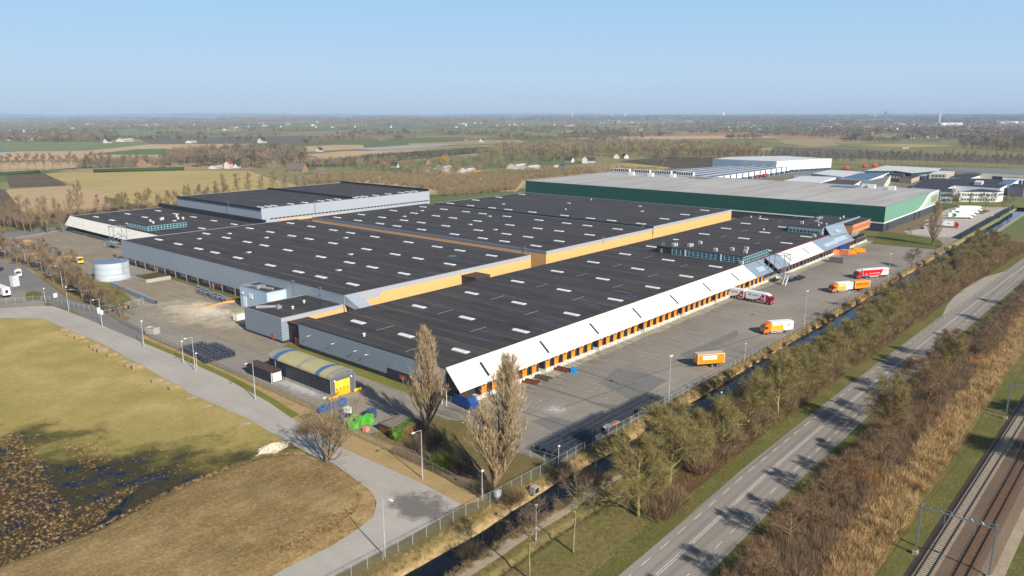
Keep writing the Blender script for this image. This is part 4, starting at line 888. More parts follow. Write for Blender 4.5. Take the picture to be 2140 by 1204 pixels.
def grow(seed, H, spread, style, n1=16, n2=6, n3=6, n4=5, tw=.05, trunk_frac=.25, rad=.22, twl=1.0):
    """bare tree: returns trunk (V,F) and crown (V,F)"""
    g = np.random.default_rng(seed); S = dict(P=[], Q=[], a=[], b=[]); T4 = [[], []]; C = [[], [], [], []]; tips = [[], []]
    def chain(p, d, L, r, k, up, wob):
        pts = [p]; dd = d.copy()
        for i in range(k):
            dd = dd + g.normal(size=3) * wob + np.array([0, 0, up]); dd /= np.linalg.norm(dd); pts.append(pts[-1] + dd * L / k)
        return pts
    def rec(pts, r, level):
        k = len(pts) - 1
        for i in range(k):
            ra, rb = r * (1 - .8 * i / k), r * (1 - .8 * (i + 1) / k)
            tgt = S if level <= 1 else None
            if tgt is not None: S['P'].append(pts[i]); S['Q'].append(pts[i + 1]); S['a'].append(ra); S['b'].append(rb)
            else: C[0].append(pts[i]); C[1].append(pts[i + 1]); C[2].append(ra); C[3].append(rb)
        if level == 3: return
        N = {0: n1, 1: n2, 2: n3}[level]
        for c in range(N):
            t = (trunk_frac + (1 - trunk_frac) * (c + g.random()) / N) if level == 0 else .18 + .82 * (c + g.random()) / N
            x = t * k; i = min(int(x), k - 1); p = pts[i] + (pts[i + 1] - pts[i]) * (x - i); ax = pts[i + 1] - pts[i]; ax /= np.linalg.norm(ax)
            az = g.random() * 2 * pi; s = g.normal(size=3); u = np.cross(ax, s); u /= np.linalg.norm(u)
            if level == 0:
                ang = {'round': radians(42 + 22 * (1 - t) + g.normal() * 8), 'poplar': radians(18 + 16 * (1 - t) + g.normal() * 5), 'tall': radians(38 + g.normal() * 7), 'multi': radians(24 + g.normal() * 9)}[style]
                L = {'round': spread * (1.0 - .55 * max(0, t - .35) / .65) * (.85 + .3 * g.random()), 'poplar': H * .40 * (1.12 - t) ** .8 * (.8 + .4 * g.random()) + .6,
                     'tall': spread * (1.1 - .75 * t) * (.8 + .4 * g.random()), 'multi': H * .72 * (1.1 - .6 * t)}[style]
                up = {'round': .12, 'poplar': .16, 'tall': .10, 'multi': .12}[style]; rr = r * (1 - .8 * t) * .55 + .03; kk = 4
            elif level == 1: ang = radians(38 + g.normal() * 10) if style != 'poplar' else radians(20 + g.normal() * 6); L = len_of[0] * .48 * (1.15 - t) * (.8 + .5 * g.random()) + .5; up = .1 if style != 'poplar' else .22; rr = max(.02, r * .35); kk = 3
            else: ang = radians(42 + g.normal() * 12) if style != 'poplar' else radians(24 + g.normal() * 8); L = len_of[1] * .5 * (1.1 - .6 * t) + .35; up = .08 if style != 'poplar' else .2; rr = .016; kk = 2
            dd = ax * cos(ang) + u * sin(ang)
            q = chain(p, dd, L, rr, kk, up, .12 if style != 'poplar' else .06)
            sv_ = list(len_of)
            if level < 2: len_of[level] = L
            rec(q, rr, level + 1)
            len_of[0], len_of[1] = sv_
            if level >= 1:
                m = n4; tt = g.random(m) * .9 + .1; xi = tt * kk; ii = np.minimum(xi.astype(int), kk - 1); qa = np.array(q)
                pp = qa[ii] + (qa[ii + 1] - qa[ii]) * (xi - ii)[:, None]; ax2 = qa[-1] - qa[0]; ax2 /= np.linalg.norm(ax2)
                dv = ax2 + g.normal(size=(m, 3)) * (.55 if style != 'poplar' else .22) + np.array([0, 0, .3 if style != 'poplar' else .5]); dv /= np.linalg.norm(dv, axis=1, keepdims=True)
                ll = (.5 + .9 * g.random(m)) * twl; tips[0].append(pp); tips[1].append(pp + dv * ll[:, None])
    len_of = [spread, spread * .5]
    if style == 'multi':
        for s in range(4):
            d0 = np.array([g.normal() * .35, g.normal() * .35, 1.0]); d0 /= np.linalg.norm(d0)
            rec(chain(np.array([g.normal() * .3, g.normal() * .3, 0.0]), d0, H * .9, rad * .6, 6, .03, .07), rad * .6, 0)
    else: rec(chain(np.zeros(3), np.array([0, 0, 1.0]), H * .97, rad, 7, .1, .04), rad, 0)
    tv, tf = seg_prisms(np.array(S['P']), np.array(S['Q']), S['a'], S['b'], 5)
    cv, cf = seg_prisms(np.array(C[0]), np.array(C[1]), np.maximum(C[2], .012), np.maximum(C[3], .008), 3)
    P = np.concatenate(tips[0]); Q = np.concatenate(tips[1]); bv, bf = blades(P, Q, np.full(len(P), tw), g)
    return (tv, tf), (np.concatenate([cv, bv]), [cf, bf + len(cv)])
_tree_mesh = {}
def tree_kind(key, seed, tm_, cm_, **kw):
    (tv, tf), (cv, cf) = grow(seed, **kw)
    _tree_mesh[key] = (mesh_np("trunk", tv, tf, [tm_]), mesh_np("crown", cv, cf, [cm_]))
for i in range(4): tree_kind(("olive", i), 20 + i, bark_olive, twig_olive, H=11.4, spread=6.3, style='round', n1=24, n2=8, n3=7, n4=6, tw=.042, trunk_frac=.18, rad=.3)
for i in range(3): tree_kind(("brown", i), 40 + i, bark_brown, twig_brown, H=12, spread=5.6, style='round', n1=17, n2=6, n3=5, n4=5, tw=.06, trunk_frac=.25, rad=.22)
for i in range(3): tree_kind(("scrub", i), 45 + i, bark_brown, twig_red, H=12, spread=6.2, style="round", n1=18, n2=7, n3=6, n4=6, tw=.05, trunk_frac=.12, rad=.2)
for i in range(2): tree_kind(("open", i), 50 + i, bark_olive, twig_grey, H=12.5, spread=5.0, style='round', n1=12, n2=5, n3=5, n4=3, tw=.035, trunk_frac=.45, rad=.2)
for i in range(2): tree_kind(("poplar", i), 60 + i, bark_brown, twig_poplar, H=24, spread=5, style='poplar', n1=56, n2=8, n3=5, n4=4, tw=.045, trunk_frac=.03, rad=.45)
for i in range(3): tree_kind(("tall", i), 70 + i, bark_brown, twig_brown, H=22, spread=6.5, style='tall', n1=22, n2=6, n3=4, n4=4, tw=.06, trunk_frac=.25, rad=.28, twl=1.2)
for i in range(2): tree_kind(("multi", i), 80 + i, bark_brown, twig_brown, H=14, spread=4.5, style='multi', n1=8, n2=5, n3=4, n4=4, tw=.045, trunk_frac=.12, rad=.3)
for i in range(2): tree_kind(("street", i), 90 + i, bark_brown, twig_grey, H=16, spread=5.5, style='round', n1=14, n2=5, n3=4, n4=4, tw=.09, trunk_frac=.28, rad=.26, twl=1.4)
def tree(key, var, x, y, h, label, group=None, cat="tree", name="bare_tree", base=12.5, wid=1.0, z=0, rot=None):
    s = h / base; t = thing(name, label, cat, (x, y, z), rnd.random() * 6.28 if rot is None else rot, group); t.scale = (s * wid, s * wid, s)
    a, b_ = _tree_mesh[(key, var)]; add("trunk", a, t); add("crown", b_, t); return t
H0 = dict(olive=12.4, brown=12.3, open=12.8, poplar=24.5, tall=22.5, multi=14.5, street=16.5)
def TG(key, var, px_, py_, h, label, group=None, wid=1.0, name="bare_tree"):
    x, y = G(px_, py_); return tree(key, var, x, y, h, label, group, base=H0[key], wid=wid, name=name)
TG("poplar", 0, 893, 905, 23.0, "slender columnar poplar in front of the grey ribbed wall", name="poplar_tree", wid=1.05)
TG("poplar", 1, 1033, 1025, 24.8, "broader columnar poplar rooted near the corner fence", name="poplar_tree", wid=1.35)
TG("poplar", 0, 1950, 512, 22.5, "lone columnar poplar by the gate of the green hall site", name="poplar_tree", wid=1.1)
TG("multi", 0, 680, 975, 11.8, "many-stemmed leafless tree on the bend of the access road", wid=1.5)
TG("open", 0, 1198, 1154, 13.2, "leafless tree with a pale green trunk beside the gully", wid=1.05)
TG("open", 1, 1106, 1212, 12.5, "leafless tree cut off by the bottom edge, near the sandy track")
TG("olive", 0, 1334, 1079, 13.6, "first olive-twigged tree behind the brown thicket", wid=1.1)
near = [(1399, 1010, 14.6, 1.25), (1510, 947, 11, .9), (1560, 909, 13.2, 1.15), (1450, 985, 11.5, .9), (1625, 872, 13.5, 1.1)]
for i, (a, b_, h, w) in enumerate(near):
    TG("olive", (i + 1) % 4, a, b_, h, "dense olive-twigged tree between the ditch and the main road", "olive-twigged trees between ditch and main road", wid=w)
x = 176.0; k = 0
while x < 470:
    y = 65.2 + rnd.uniform(-3.6, 3.6); h = rnd.uniform(8.5, 12.5) * (1 if x < 330 else .85)
    key = "olive" if rnd.random() < .72 else "brown"
    tree(key, rnd.randrange(4 if key == "olive" else 3), x, y, h, "dense olive-twigged tree between the ditch and the main road", "olive-twigged trees between ditch and main road", base=H0[key], wid=rnd.uniform(.95, 1.25))
    x += rnd.uniform(3.9, 6.6)
for a, b_, h in ((2060, 555, 7), (2095, 520, 7), (1905, 560, 8)): TG("brown", 1, a, b_, h, "low spreading bush-like tree near the top of the tree belt", "spreading trees near the top of the belt", wid=1.5)
for a, b_, h, lab in ((1853, 909, 12.5, "olive tree standing above the reddish scrub beside the main road"), (1983, 788, 11, "spreading leafless tree in the scrub across from the lay-by")): TG("olive", 2 if a < 1900 else 3, a, b_, h, lab)
for i, (a, b_) in enumerate(((2060, 720), (2110, 680), (2130, 640))): TG("brown", i % 3, a, b_, 8 + i % 2, "brown leafless tree half hidden in the railway scrub", "leafless trees in the railway scrub", wid=1.2)
tree("olive", 3, 176, -2, 15, "dark tree casting shade over the railway", base=12.9, wid=1.3); tree("olive", 0, 205, 1, 14, "large leafless tree past the rails at the right edge", base=12.9, wid=1.3)
for i in range(15):
    xx = 90 + 11.5 * i + rnd.uniform(-3, 3); tree("scrub", i % 3, xx, ry(xx, -5.5) + rnd.uniform(-4.5, 2.0), rnd.uniform(6.5, 9.5), "leafless tree in the scrub along the right edge of the main road", "leafless trees on the scrub side of the main road", base=12.3, wid=1.25)
# trees along the left yard fence
for i, (a, b_, h) in enumerate(((12, 545, 15), (36, 556, 13), (62, 562, 13), (88, 572, 13), (112, 592, 12), (138, 600, 12), (160, 612, 11), (172, 626, 13), (190, 640, 12), (208, 650, 11), (229, 660, 11), (252, 664, 11), (-8, 538, 15), (100, 560, 14), (126, 574, 12), (150, 585, 12))):
    TG("street" if i % 3 else "brown", i % 2, a, b_, h * .95, "leafless roadside tree along the yard fence", "leafless trees along the left yard fence", wid=1.05)
# tall row beyond the north yard and around it
tn = [(10, 478, 17), (35, 480, 19), (52, 486, 22), (66, 490, 21), (100, 490, 22), (133, 487, 18), (150, 470, 22), (170, 468, 27), (205, 456, 16), (86, 470, 17), (118, 466, 16), (22, 468, 15)]
for i, (a, b_, h) in enumerate(tn): TG("tall", i % 3, a, b_, h, "tall thin leafless tree in the row behind the north yard", "tall leafless trees behind the north yard", wid=.9)
for i in range(13): TG("brown", i % 3, 226 + 21 * i + rnd.uniform(-4, 4), 452 - 2.5 * i + rnd.uniform(-2, 2), rnd.uniform(11, 15), "rounded leafless tree in the row behind the north hall roof", "rounded trees behind the north hall", wid=.85)
for i, a in enumerate((455, 470, 500, 520, 548, 575, 596, 622, 640, 668, 690, 715)): TG("tall", i % 3, a, 424 - i * 1.7, rnd.uniform(17, 23), "slim leafless tree rising behind the tallest hall", "slim trees behind the tallest hall")
# far left avenue
for i, a in enumerate((2, 21, 38, 58, 76, 93, 112, 129, 146, 160, 182, 198, 216, 231, 262, 275, 290, 413, 432, 366)): TG("street", i % 2, a, 358 - .02 * a + (-2 if i > 9 else 0), rnd.uniform(16, 21), "round-crowned leafless tree in the avenue past the fields", "avenue trees past the fields", wid=1.15)
# avenue behind the industrial estate
for i in range(58): TG("street", i % 2, 1440 + 12.4 * i + rnd.uniform(-3, 3), 338 + 14 * (1440 + 12.4 * i - 1440) / 700 + rnd.uniform(-1, 1.5), rnd.uniform(15, 20), "leafless tree in the long avenue behind the white warehouse", "avenue trees behind the industrial estate", wid=.9)
for i, (a, b_) in enumerate(((1897, 508), (1985, 438), (2000, 436), (2025, 440), (2047, 436), (2058, 442), (2098, 446), (2075, 432), (1990, 425), (2112, 438))): TG("street" if i else "open", i % 2, a, b_, 8 if i == 0 else 12, "small bare birch on the striped lawn" if i == 0 else "leafless tree in front of the white offices", None if i == 0 else "trees in front of the white offices", wid=.8)

# ---- clump templates for scrub (merged masses)
def clump(seed, n, h, r, w, curve=.3, z0=0.0):
    g = np.random.default_rng(seed); P = np.stack([g.normal(size=n) * r * .35, g.normal(size=n) * r * .35, np.full(n, z0)], 1)
    P[:, 2] += g.random(n) * h * .45; d = np.stack([P[:, 0] / r, P[:, 1] / r, np.ones(n) * 1.2], 1) + g.normal(size=(n, 3)) * curve; d /= np.linalg.norm(d, axis=1, keepdims=True)
    Q = P + d * (h * (.35 + .5 * g.random(n)))[:, None]; return blades(P, Q, np.full(n, w), g)
def scatter(name, label, cat, pts, tmpl, hs, m, seed, kind='stuff', mis=None):
    """merge many small clumps into one mass; pts (n,3)"""
    g = np.random.default_rng(seed); V = []; Fs = []; base = 0; MI = []
    for i, p in enumerate(pts):
        tv, tf = tmpl[g.integers(len(tmpl))]; a = g.random() * 2 * pi; s = hs[i]; c, sn = cos(a), sin(a)
        v = tv * s if np.isscalar(s) else tv * np.array(s); v = np.stack([v[:, 0] * c - v[:, 1] * sn, v[:, 0] * sn + v[:, 1] * c, v[:, 2]], 1) + p
        V.append(v); Fs.append(tf + base); base += len(v)
        if mis is not None: MI.append(np.full(len(tf), mis[i]))
    o = add(name, mesh_np(name, np.concatenate(V), np.concatenate(Fs), m if isinstance(m, list) else [m], np.concatenate(MI) if mis is not None else None))
    return tagobj(o, label, cat, kind=kind)
def fill(poly, n, g):
    P = np.array(poly); lo, hi = P.min(0), P.max(0); out = []
    while len(out) < n:
        q = g.random(2) * (hi - lo) + lo
        if inpoly(q[0], q[1], poly): out.append((q[0], q[1]))
    return out
g0 = np.random.default_rng(5)
bush = [clump(100 + i, 150, 3.2, 1.9, .07) for i in range(6)]
# reddish scrub between road and railway
def band(x0, x1, ylo, yhi, n, g, near_bias=1.4):
    out = []
    for _ in range(n):
        x = x0 + (x1 - x0) * g.random() ** near_bias; a, b_ = ylo(x), yhi(x); out.append((x, a + (b_ - a) * g.random(), 0.0))
    return out
p1 = band(96, 460, lambda x: 32.5, lambda x: ry(x, -4.0), 1900, g0, 1.25)
hs = [(s, s, s * (.8 + .5 * g0.random())) for s in .62 + .5 * g0.random(len(p1)) * np.array([.55 + .45 * math.sin(p[0] / 9) * math.cos(p[1] / 4) for p in p1])]
mi1 = [int(g0.choice([0, 0, 1, 2] if vnoise(p[0] + 3 * p[1], 12) > 0 else [0, 2, 2, 1])) for p in p1]
mi1 = [3 if (np.hypot(p[0] - 147, p[1] - 37.5) < 3.4 or np.hypot(p[0] - 240, p[1] - 31) < 5) else m_ for p, m_ in zip(p1, mi1)]
scatter("scrub", "dense reddish brown leafless scrub between the main road and the railway", "scrub", p1, bush, hs, [twig_red, twig_brown, twig_grey, twig_orange], 3, mis=mi1)
p2 = band(128, 470, lambda x: ry(x, WID + 4.5), lambda x: 73.5, 2900, g0, 1.15) + [(108 + 8 * g0.random(), 58.5 + 4.5 * g0.random(), 0) for _ in range(60)]
hs2 = list(.5 + .75 * g0.random(len(p2)))
scatter("scrub", "low brown thicket under the olive trees beside the ditch", "scrub", p2, bush, hs2, [twig_red, twig_grey, twig_olive], 4, mis=[int(g0.choice([0, 0, 1, 2])) for _ in p2])
# reeds
reed = [clump(200 + i, 70, 2.3, 1.0, .06, .16) for i in range(5)]
drygrass = bark("dry_reed", srgb(206, 176, 126), srgb(150, 122, 80)); drygrass2 = bark("dry_reed_dark", srgb(160, 132, 90), srgb(110, 88, 56))
p3 = band(96, 420, lambda x: 25.9 + .5 * vnoise(x, 8), lambda x: 32.6 + 1.2 * vnoise(x, 11, 2), 2900, g0, 1.3)
scatter("reeds", "tall straw-coloured dry reeds along the railway embankment", "reeds", p3, reed, list(.55 + .5 * g0.random(len(p3))), [drygrass, drygrass2], 5, mis=[int(g0.random() < .3) for _ in p3])
p4 = []
for _ in range(2600):
    x = 55 + 400 * g0.random() ** 1.35; y = 83.2 + 1.7 * g0.random(); p4.append((x, y, -1.2 + (y - 82.6) * .5))
scatter("bank_grass", "dry straw-coloured grass along the fence side of the ditch", "grass", p4, reed, list(.16 + .22 * g0.random(len(p4)) * np.array([1 + .8 * max(0, vnoise(p[0], 9)) for p in p4])), [drygrass, drygrass2], 6, mis=[int(g0.random() < .35) for _ in p4])
p5 = [(60 + 95 * g0.random(), 74.6 + 1.6 * g0.random() ** 2 - 0, -.5) for _ in range(420)]
scatter("bank_scrub", "low twiggy growth along the water on the track side", "scrub", p5, bush, list(.2 + .25 * g0.random(len(p5))), [twig_grey, twig_olive, drygrass2], 7, mis=[int(g0.integers(3)) for _ in p5])
tuft = [clump(300 + i, 26, .9, .6, .05, .3) for i in range(4)]
tb = [(40 + 160 * g0.random() ** 1.2, 57.5 + 15 * g0.random(), -.05) for _ in range(2600)]
scatter("grass_tufts", "rough grass tufts between the sandy track and the main road", "grass", tb, tuft, list(.3 + .4 * g0.random(len(tb))), [drygrass2, twig_olive, bark("tuft_green", srgb(104, 118, 48), srgb(74, 88, 32))], 8, mis=[int(g0.choice([0, 1, 2])) for _ in tb])
# marsh tussocks in the meadow
mp = fill(gp((-20, 920), (40, 905), (80, 950), (100, 1010), (150, 1060), (120, 1130), (-20, 1190)), 1900, g0) + fill(gp((130, 930), (210, 920), (240, 960), (180, 985)), 260, g0) + fill(gp((120, 1080), (300, 1010), (200, 1100), (40, 1170)), 500, g0)
mp = [(x, y, .02) for x, y in mp]
scatter("marsh_tussocks", "ragged brown sedge tussocks in the flooded corner of the meadow", "sedge", mp, tuft, list(.2 + .36 * g0.random(len(mp))), [drygrass2, bark("sedge_brown", srgb(124, 90, 62), srgb(76, 54, 36)), drygrass], 9, mis=[int(g0.choice([0, 1, 1, 2])) for _ in mp])
edge = []
me_ = resample([(x, y) for x, y in MA], 1.0, closed=False)
for x, y in me_:
    for _ in range(3): edge.append((x + g0.normal() * .4, y + g0.normal() * .4, .3))
scatter("grass_fringe", "pale dry grass fringe along the edge of the mound", "grass", edge, tuft, list(.35 + .4 * g0.random(len(edge))), [drygrass, drygrass2], 10, mis=[int(g0.random() < .5) for _ in edge])
mt = [(x, y, .85) for x, y in fill(resample(MA, 3, closed=False)[6:-2] + MI[1:-1], 5200, g0)]
mt = [q for q in mt if min(math.hypot(q[0] - m_[0], q[1] - m_[1]) for m_ in MI) > 3]
scatter("mound_tufts", "short dry grass tufts all over the brown mound", "grass", mt, tuft, list(.28 + .3 * g0.random(len(mt))), [bark("tuft_tan", srgb(176, 148, 104), srgb(128, 104, 68)), bark("tuft_brown", srgb(132, 108, 70), srgb(92, 74, 46)), drygrass], 12, mis=[int(g0.choice([0, 0, 1, 1, 2] if vnoise(q[0] * 2 + q[1], 9) > 0 else [0, 1, 1, 1])) for q in mt])
wt = [(x, y, 0.02) for x, y in fill([(20, 150), (84, 134), (79, 200), (86, 282), (82, 298), (60, 302), (30, 300)], 3600, g0)]
scatter("meadow_tufts", "low yellow-olive grass tufts across the meadow", "grass", wt, tuft, list(.16 + .22 * g0.random(len(wt))), [bark("tuft_gold", srgb(186, 162, 98), srgb(140, 122, 70)), bark("tuft_olive", srgb(146, 134, 70), srgb(110, 102, 50))], 13, mis=[int(g0.integers(2)) for _ in wt])
lt = []
for _ in range(170): lt.append((115 + 150 * g0.random() ** 1.5, 92 + 27 * g0.random(), .06))
lv = np.array([[-.5, -.3, 0], [.5, -.25, .02], [.4, .35, 0], [-.45, .3, .03]]); lfx = np.array([[0, 1, 2], [0, 2, 3]])
scatter("litter", "small scraps of pale litter blown over the dock yard", "litter", lt, [(lv, lfx)], list(.15 + .35 * g0.random(170) ** 2), [white, conc], 77, mis=[int(g0.integers(2)) for _ in lt])
# bushes on the corner lawn
def bushthing(px_, py_, h, r, m, label, n=700, w=.06, group=None):
    x, y = G(px_, py_); v, f = clump(int(px_), n, h, r, w, .5); t = tagobj(add("shrub", mesh_np("shrub", v, f, [m]), None, (x, y, 0)), label, "shrub", group); return t
bushthing(930, 978, 3.4, 2.4, bark("shrub_green", srgb(112, 122, 44), srgb(66, 78, 26)), "rounded yellow-green evergreen shrub behind the fence", 1600, .12)
bushthing(965, 990, 4.2, 2.6, twig_dark, "dark twiggy shrub beside the yellow-green shrub"); bushthing(880, 940, 3.6, 2.8, twig_grey, "grey leafless shrub beside the clipped hedge")
bushthing(1010, 1030, 3.0, 2.2, twig_dark, "dark shrub at the foot of the broader poplar"); bushthing(905, 930, 3.0, 2.8, twig_dark, "dark shrub at the foot of the slender poplar")
bushthing(985, 1165, 3.0, 2.2, twig_dark, "dark twiggy bush by the water at the bottom edge"); bushthing(1078, 1050, 3.2, 2.2, twig_red, "reddish bush on the ditch bank by the fence corner")
bushthing(1230, 1012, 3.8, 3.0, twig_red, "reddish bush on the track side of the ditch"); bushthing(640, 905, 2.6, 2.4, twig_brown, "low brown bush beside the many-stemmed tree")
# clipped hedge
def hedge(label, pts, w, h, m, n):
    g = np.random.default_rng(len(pts) + n); mb = MB(); A, B = np.array(pts[0]), np.array(pts[1]); L = np.linalg.norm(B - A); d = (B - A) / L; q = np.array([-d[1], d[0]])
    P = []
    for _ in range(n):
        f_ = g.integers(3); t = g.random() * L; u, z = g.uniform(-w, w), g.random() * h
        if f_ == 0: z = h
        elif f_ == 1: u = -w
        else: u = w
        P.append((*(A + d * t + q * u), z))
    P = np.array(P); v, f = blades(P, P + g.normal(size=P.shape) * .28, np.full(n, .16), g)
    C = [A + q * w * .9, B + q * w * .9, B - q * w * .9, A - q * w * .9]; mb.prism([tuple(c) for c in C], 0, h * .95); b0 = len(v)
    bv = np.array(mb.v); V = np.concatenate([v, bv]); F = [f, np.array(mb.f[2:] + mb.f[:2]) + b0]
    return tagobj(add("hedge", mesh_np("hedge", V, F, [m])), label, "hedge")
hedge("clipped bright green hedge by the rusty flat-roofed shed", [G(822, 920), G(868, 895)], .9, 2.2, bark("hedge_green", srgb(98, 130, 44), srgb(54, 78, 24)), 2600)
hedge("long dark conifer hedge at the head of the golden field", [G(196, 361), G(385, 356)], 2.0, 4.5, ever, 500)
hedge("short dark conifer hedge at the left end of the fields", [G(-10, 367), G(84, 362)], 2.0, 4.0, ever, 300)
hedge("dark low hedge behind the north yard", [G(-5, 466), G(300, 437)], 1.2, 2.2, twig_dark, 900)
# ================================================================ vehicles
def paint(name, c, rough=.35): return mat("paint_" + name, c, rough, var=.04, spec=.5)
P_white = paint("white", srgb(238, 238, 236)); P_red = paint("red", srgb(206, 22, 30)); P_dred = paint("crimson", srgb(176, 14, 38)); P_orange = paint("orange", srgb(246, 122, 14)); P_torange = paint("trailer_orange", srgb(250, 146, 10)); P_amber = paint("amber", srgb(250, 176, 40))
tyre_m = mat("tyre_rubber", srgb(34, 32, 32), .9); rim_m = mat("steel_rim", srgb(176, 172, 168), .4, metal=.4); chass = mat("chassis_black", srgb(42, 40, 42), .7); silver = mat("silver_skirt", srgb(168, 168, 168), .5)
tb_ = MB(); tb_.tube((0, -.16, 0), (0, .16, 0), .5, 16); TY = tb_.mesh("tyre", [tyre_m]); rb_ = MB(); rb_.tube((0, -.175, 0), (0, .175, 0), .28, 10); RI = rb_.mesh("rim", [rim_m])
def wheels(th, xs, half=1.12, s=1.0):
    for x in xs:
        for sd in (-1, 1):
            w = add("wheel", TY, th, (x, sd * half, .5 * s)); w.scale = (s, 1, s); add("rim", RI, w)
def text(th, s, size, loc, rot, m, name="lettering", ex=.01, sx=1.0):
    cu = bpy.data.curves.new(name, 'FONT'); cu.body = s; cu.size = size; cu.extrude = ex; cu.align_x = 'CENTER'; cu.align_y = 'CENTER'; cu.materials.append(m)
    tmp = bpy.data.objects.new(name, cu); COL.objects.link(tmp); dg_ = bpy.context.evaluated_depsgraph_get()
    me = bpy.data.meshes.new_from_object(tmp.evaluated_get(dg_)); bpy.data.objects.remove(tmp)
    if not me.materials: me.materials.append(m)
    o = add(name, me, th, loc); o.rotation_euler = rot; o.scale = (sx, 1, 1); return o
ink = mat("ink_dark", srgb(70, 70, 84), .6); inkred = mat("ink_red", srgb(190, 20, 40), .6)
def cab(th, x, col, colroof=None, h=3.75):
    """cab occupying x-2.3 .. x, facing +x"""
    colroof = colroof or col; mb = MB()
    prof = [(x - 2.3, .95), (x - .02, .55), (x, 1.3), (x - .04, 1.75), (x - .42, 3.0), (x - .7, 3.35), (x - 2.3, h)]
    mb._a([(a, -1.22, z) for a, z in prof] + [(a, 1.22, z) for a, z in prof], [tuple(range(7)), tuple(range(13, 6, -1))] + [(i, 7 + i, 7 + (i + 1) % 7, (i + 1) % 7) for i in range(7)])
    mb.build("cab", col, th)
    mb = MB(); mb._a([(x - .02, -1.1, 1.78), (x - .02, 1.1, 1.78), (x - .40, 1.05, 2.92), (x - .40, -1.05, 2.92)], [(0, 1, 2, 3)]); mb._a([(x, -1.1, 1.78), (x, 1.1, 1.78), (x - .37, 1.05, 2.92), (x - .37, -1.05, 2.92)], [(0, 1, 2, 3)]); mb.build("windscreen", glass_m, th)
    for s in (-1, 1):
        mb = MB(); mb.box(x - 1.35, s * 1.225, 1.9, x - .5, s * 1.245, 2.7); mb.build("side_window", glass_m, th)
        mb = MB(); mb.box(x - .25, s * 1.3, 1.9, x - .1, s * 1.5, 2.7); mb.build("mirror", chass, th)
        mb = MB(); mb.box(x - .1, s * .75, .75, x + .03, s * 1.15, 1.0); mb.build("headlight", white, th)
    mb = MB(); mb.box(x - .1, -1.2, .35, x + .06, 1.2, .72); mb.build("bumper", chass, th)
    mb = MB(); mb.yprism([(x - 2.25, h - .02), (x - .75, 3.34), (x - 1.7, h + .12), (x - 2.25, h + .2)], -1.15, 1.15); mb.build("wind_deflector", colroof, th)
def cargo(th, x0, x1, col, roof=None, z0=1.15, z1=4.0, w=1.27, end=None):
    mb = MB(); mb.box(x0, -w, z0, x1, w, z1); mb.build("cargo_box", col, th)
    mb = MB(); mb.box(x0 - .02, -w - .02, z1, x1 + .02, w + .02, z1 + .06); mb.build("box_roof", roof or col, th)
    for s in (-1, 1):
        mb = MB(); mb.box(x0, s * w, z0, x0 + .1, s * (w + .03), z1); mb.box(x1 - .1, s * w, z0, x1, s * (w + .03), z1); mb.box(x0, s * w, z1 - .1, x1, s * (w + .02), z1); mb.build("edge_trim", white, th)
def chassis(th, x0, x1): mb = MB(); mb.box(x0, -.5, .7, x1, .5, 1.12); mb.box(x0, -1.1, 1.0, x1, 1.1, 1.13); mb.build("chassis", chass, th)
def sidepanel(th, pts, m, s, w=1.275, name="livery_panel"):
    mb = MB(); y0, y1 = s * w, s * (w + .025); n = len(pts)
    mb._a([(x, y0, z) for x, z in pts] + [(x, y1, z) for x, z in pts], [tuple(range(n)), tuple(range(2 * n - 1, n - 1, -1))] + [(i, (i + 1) % n, n + (i + 1) % n, n + i) for i in range(n)]); return mb.build(name, m, th)
def place_line(name, label, cat, nose, tail, near='L', half=1.25, group=None):
    """vehicle whose camera-side lower edge runs from tail to nose"""
    A, B = np.array(G(*nose)), np.array(G(*tail)); d = (A - B) / np.linalg.norm(A - B); q = np.array([-d[1], d[0]])
    mid = (A + B) / 2; c = mid + q * half * (1 if np.dot(q, mid) > 0 else -1)
    return thing(name, label, cat, (c[0], c[1], 0), math.atan2(d[1], d[0]), group)
RX = (pi / 2, 0, 0); RXf = (pi / 2, 0, pi)
def swoosh(th, x0, x1, s):   # white curtain side with a red wedge at the front end
    sidepanel(th, [(x1 - .35, 1.25), (x1 - 4.6, 1.25), (x1 - 3.0, 1.7), (x1 - 1.8, 2.6), (x1 - 1.3, 3.55), (x1 - .35, 3.6)], P_dred, s)
def lettering_side(th, s, txt, size, x, z, m, side=-1, sx=1.0, w=1.315):
    text(th, txt, size, (x, side * w, z), RX if side < 0 else RXf, m, sx=sx)
# road train, white with crimson wedge
T = place_line("road_train", "white and crimson truck with matching trailer, backed up to the docks", "truck", (1613, 639), (1513, 621))
cab(T, 9.4, P_dred, P_white); chassis(T, -.6, 9); cargo(T, -.7, 7.0, P_white); wheels(T, (8.0, 2.2, 1.0)); swoosh(T, -.7, 7.0, -1); swoosh(T, -.7, 7.0, 1)
chassis(T, -9.3, -1.4); cargo(T, -9.4, -1.6, P_white); wheels(T, (-5.0, -6.2)); swoosh(T, -9.4, -1.6, -1); swoosh(T, -9.4, -1.6, 1)
for x, x1 in ((2.1, 7.0), (-6.6, -1.6)):
    lettering_side(T, 1, "gf", 1.1, x - 1.2, 3.15, ink); lettering_side(T, 1, "LOGISTICS", .6, x + 1.0, 2.9, ink)
    sidepanel(T, [(x1 - 1.6, 2.15), (x1 - .6, 2.15), (x1 - .6, 2.35), (x1 - 1.6, 2.35)], white, -1, 1.31); sidepanel(T, [(x1 - 1.6, 1.8), (x1 - .6, 1.8), (x1 - .6, 2.0), (x1 - 1.6, 2.0)], white, -1, 1.31)
mb = MB(); mb.box(-1.6, -.1, .8, -.6, .1, .95); mb.build("drawbar", chass, T)
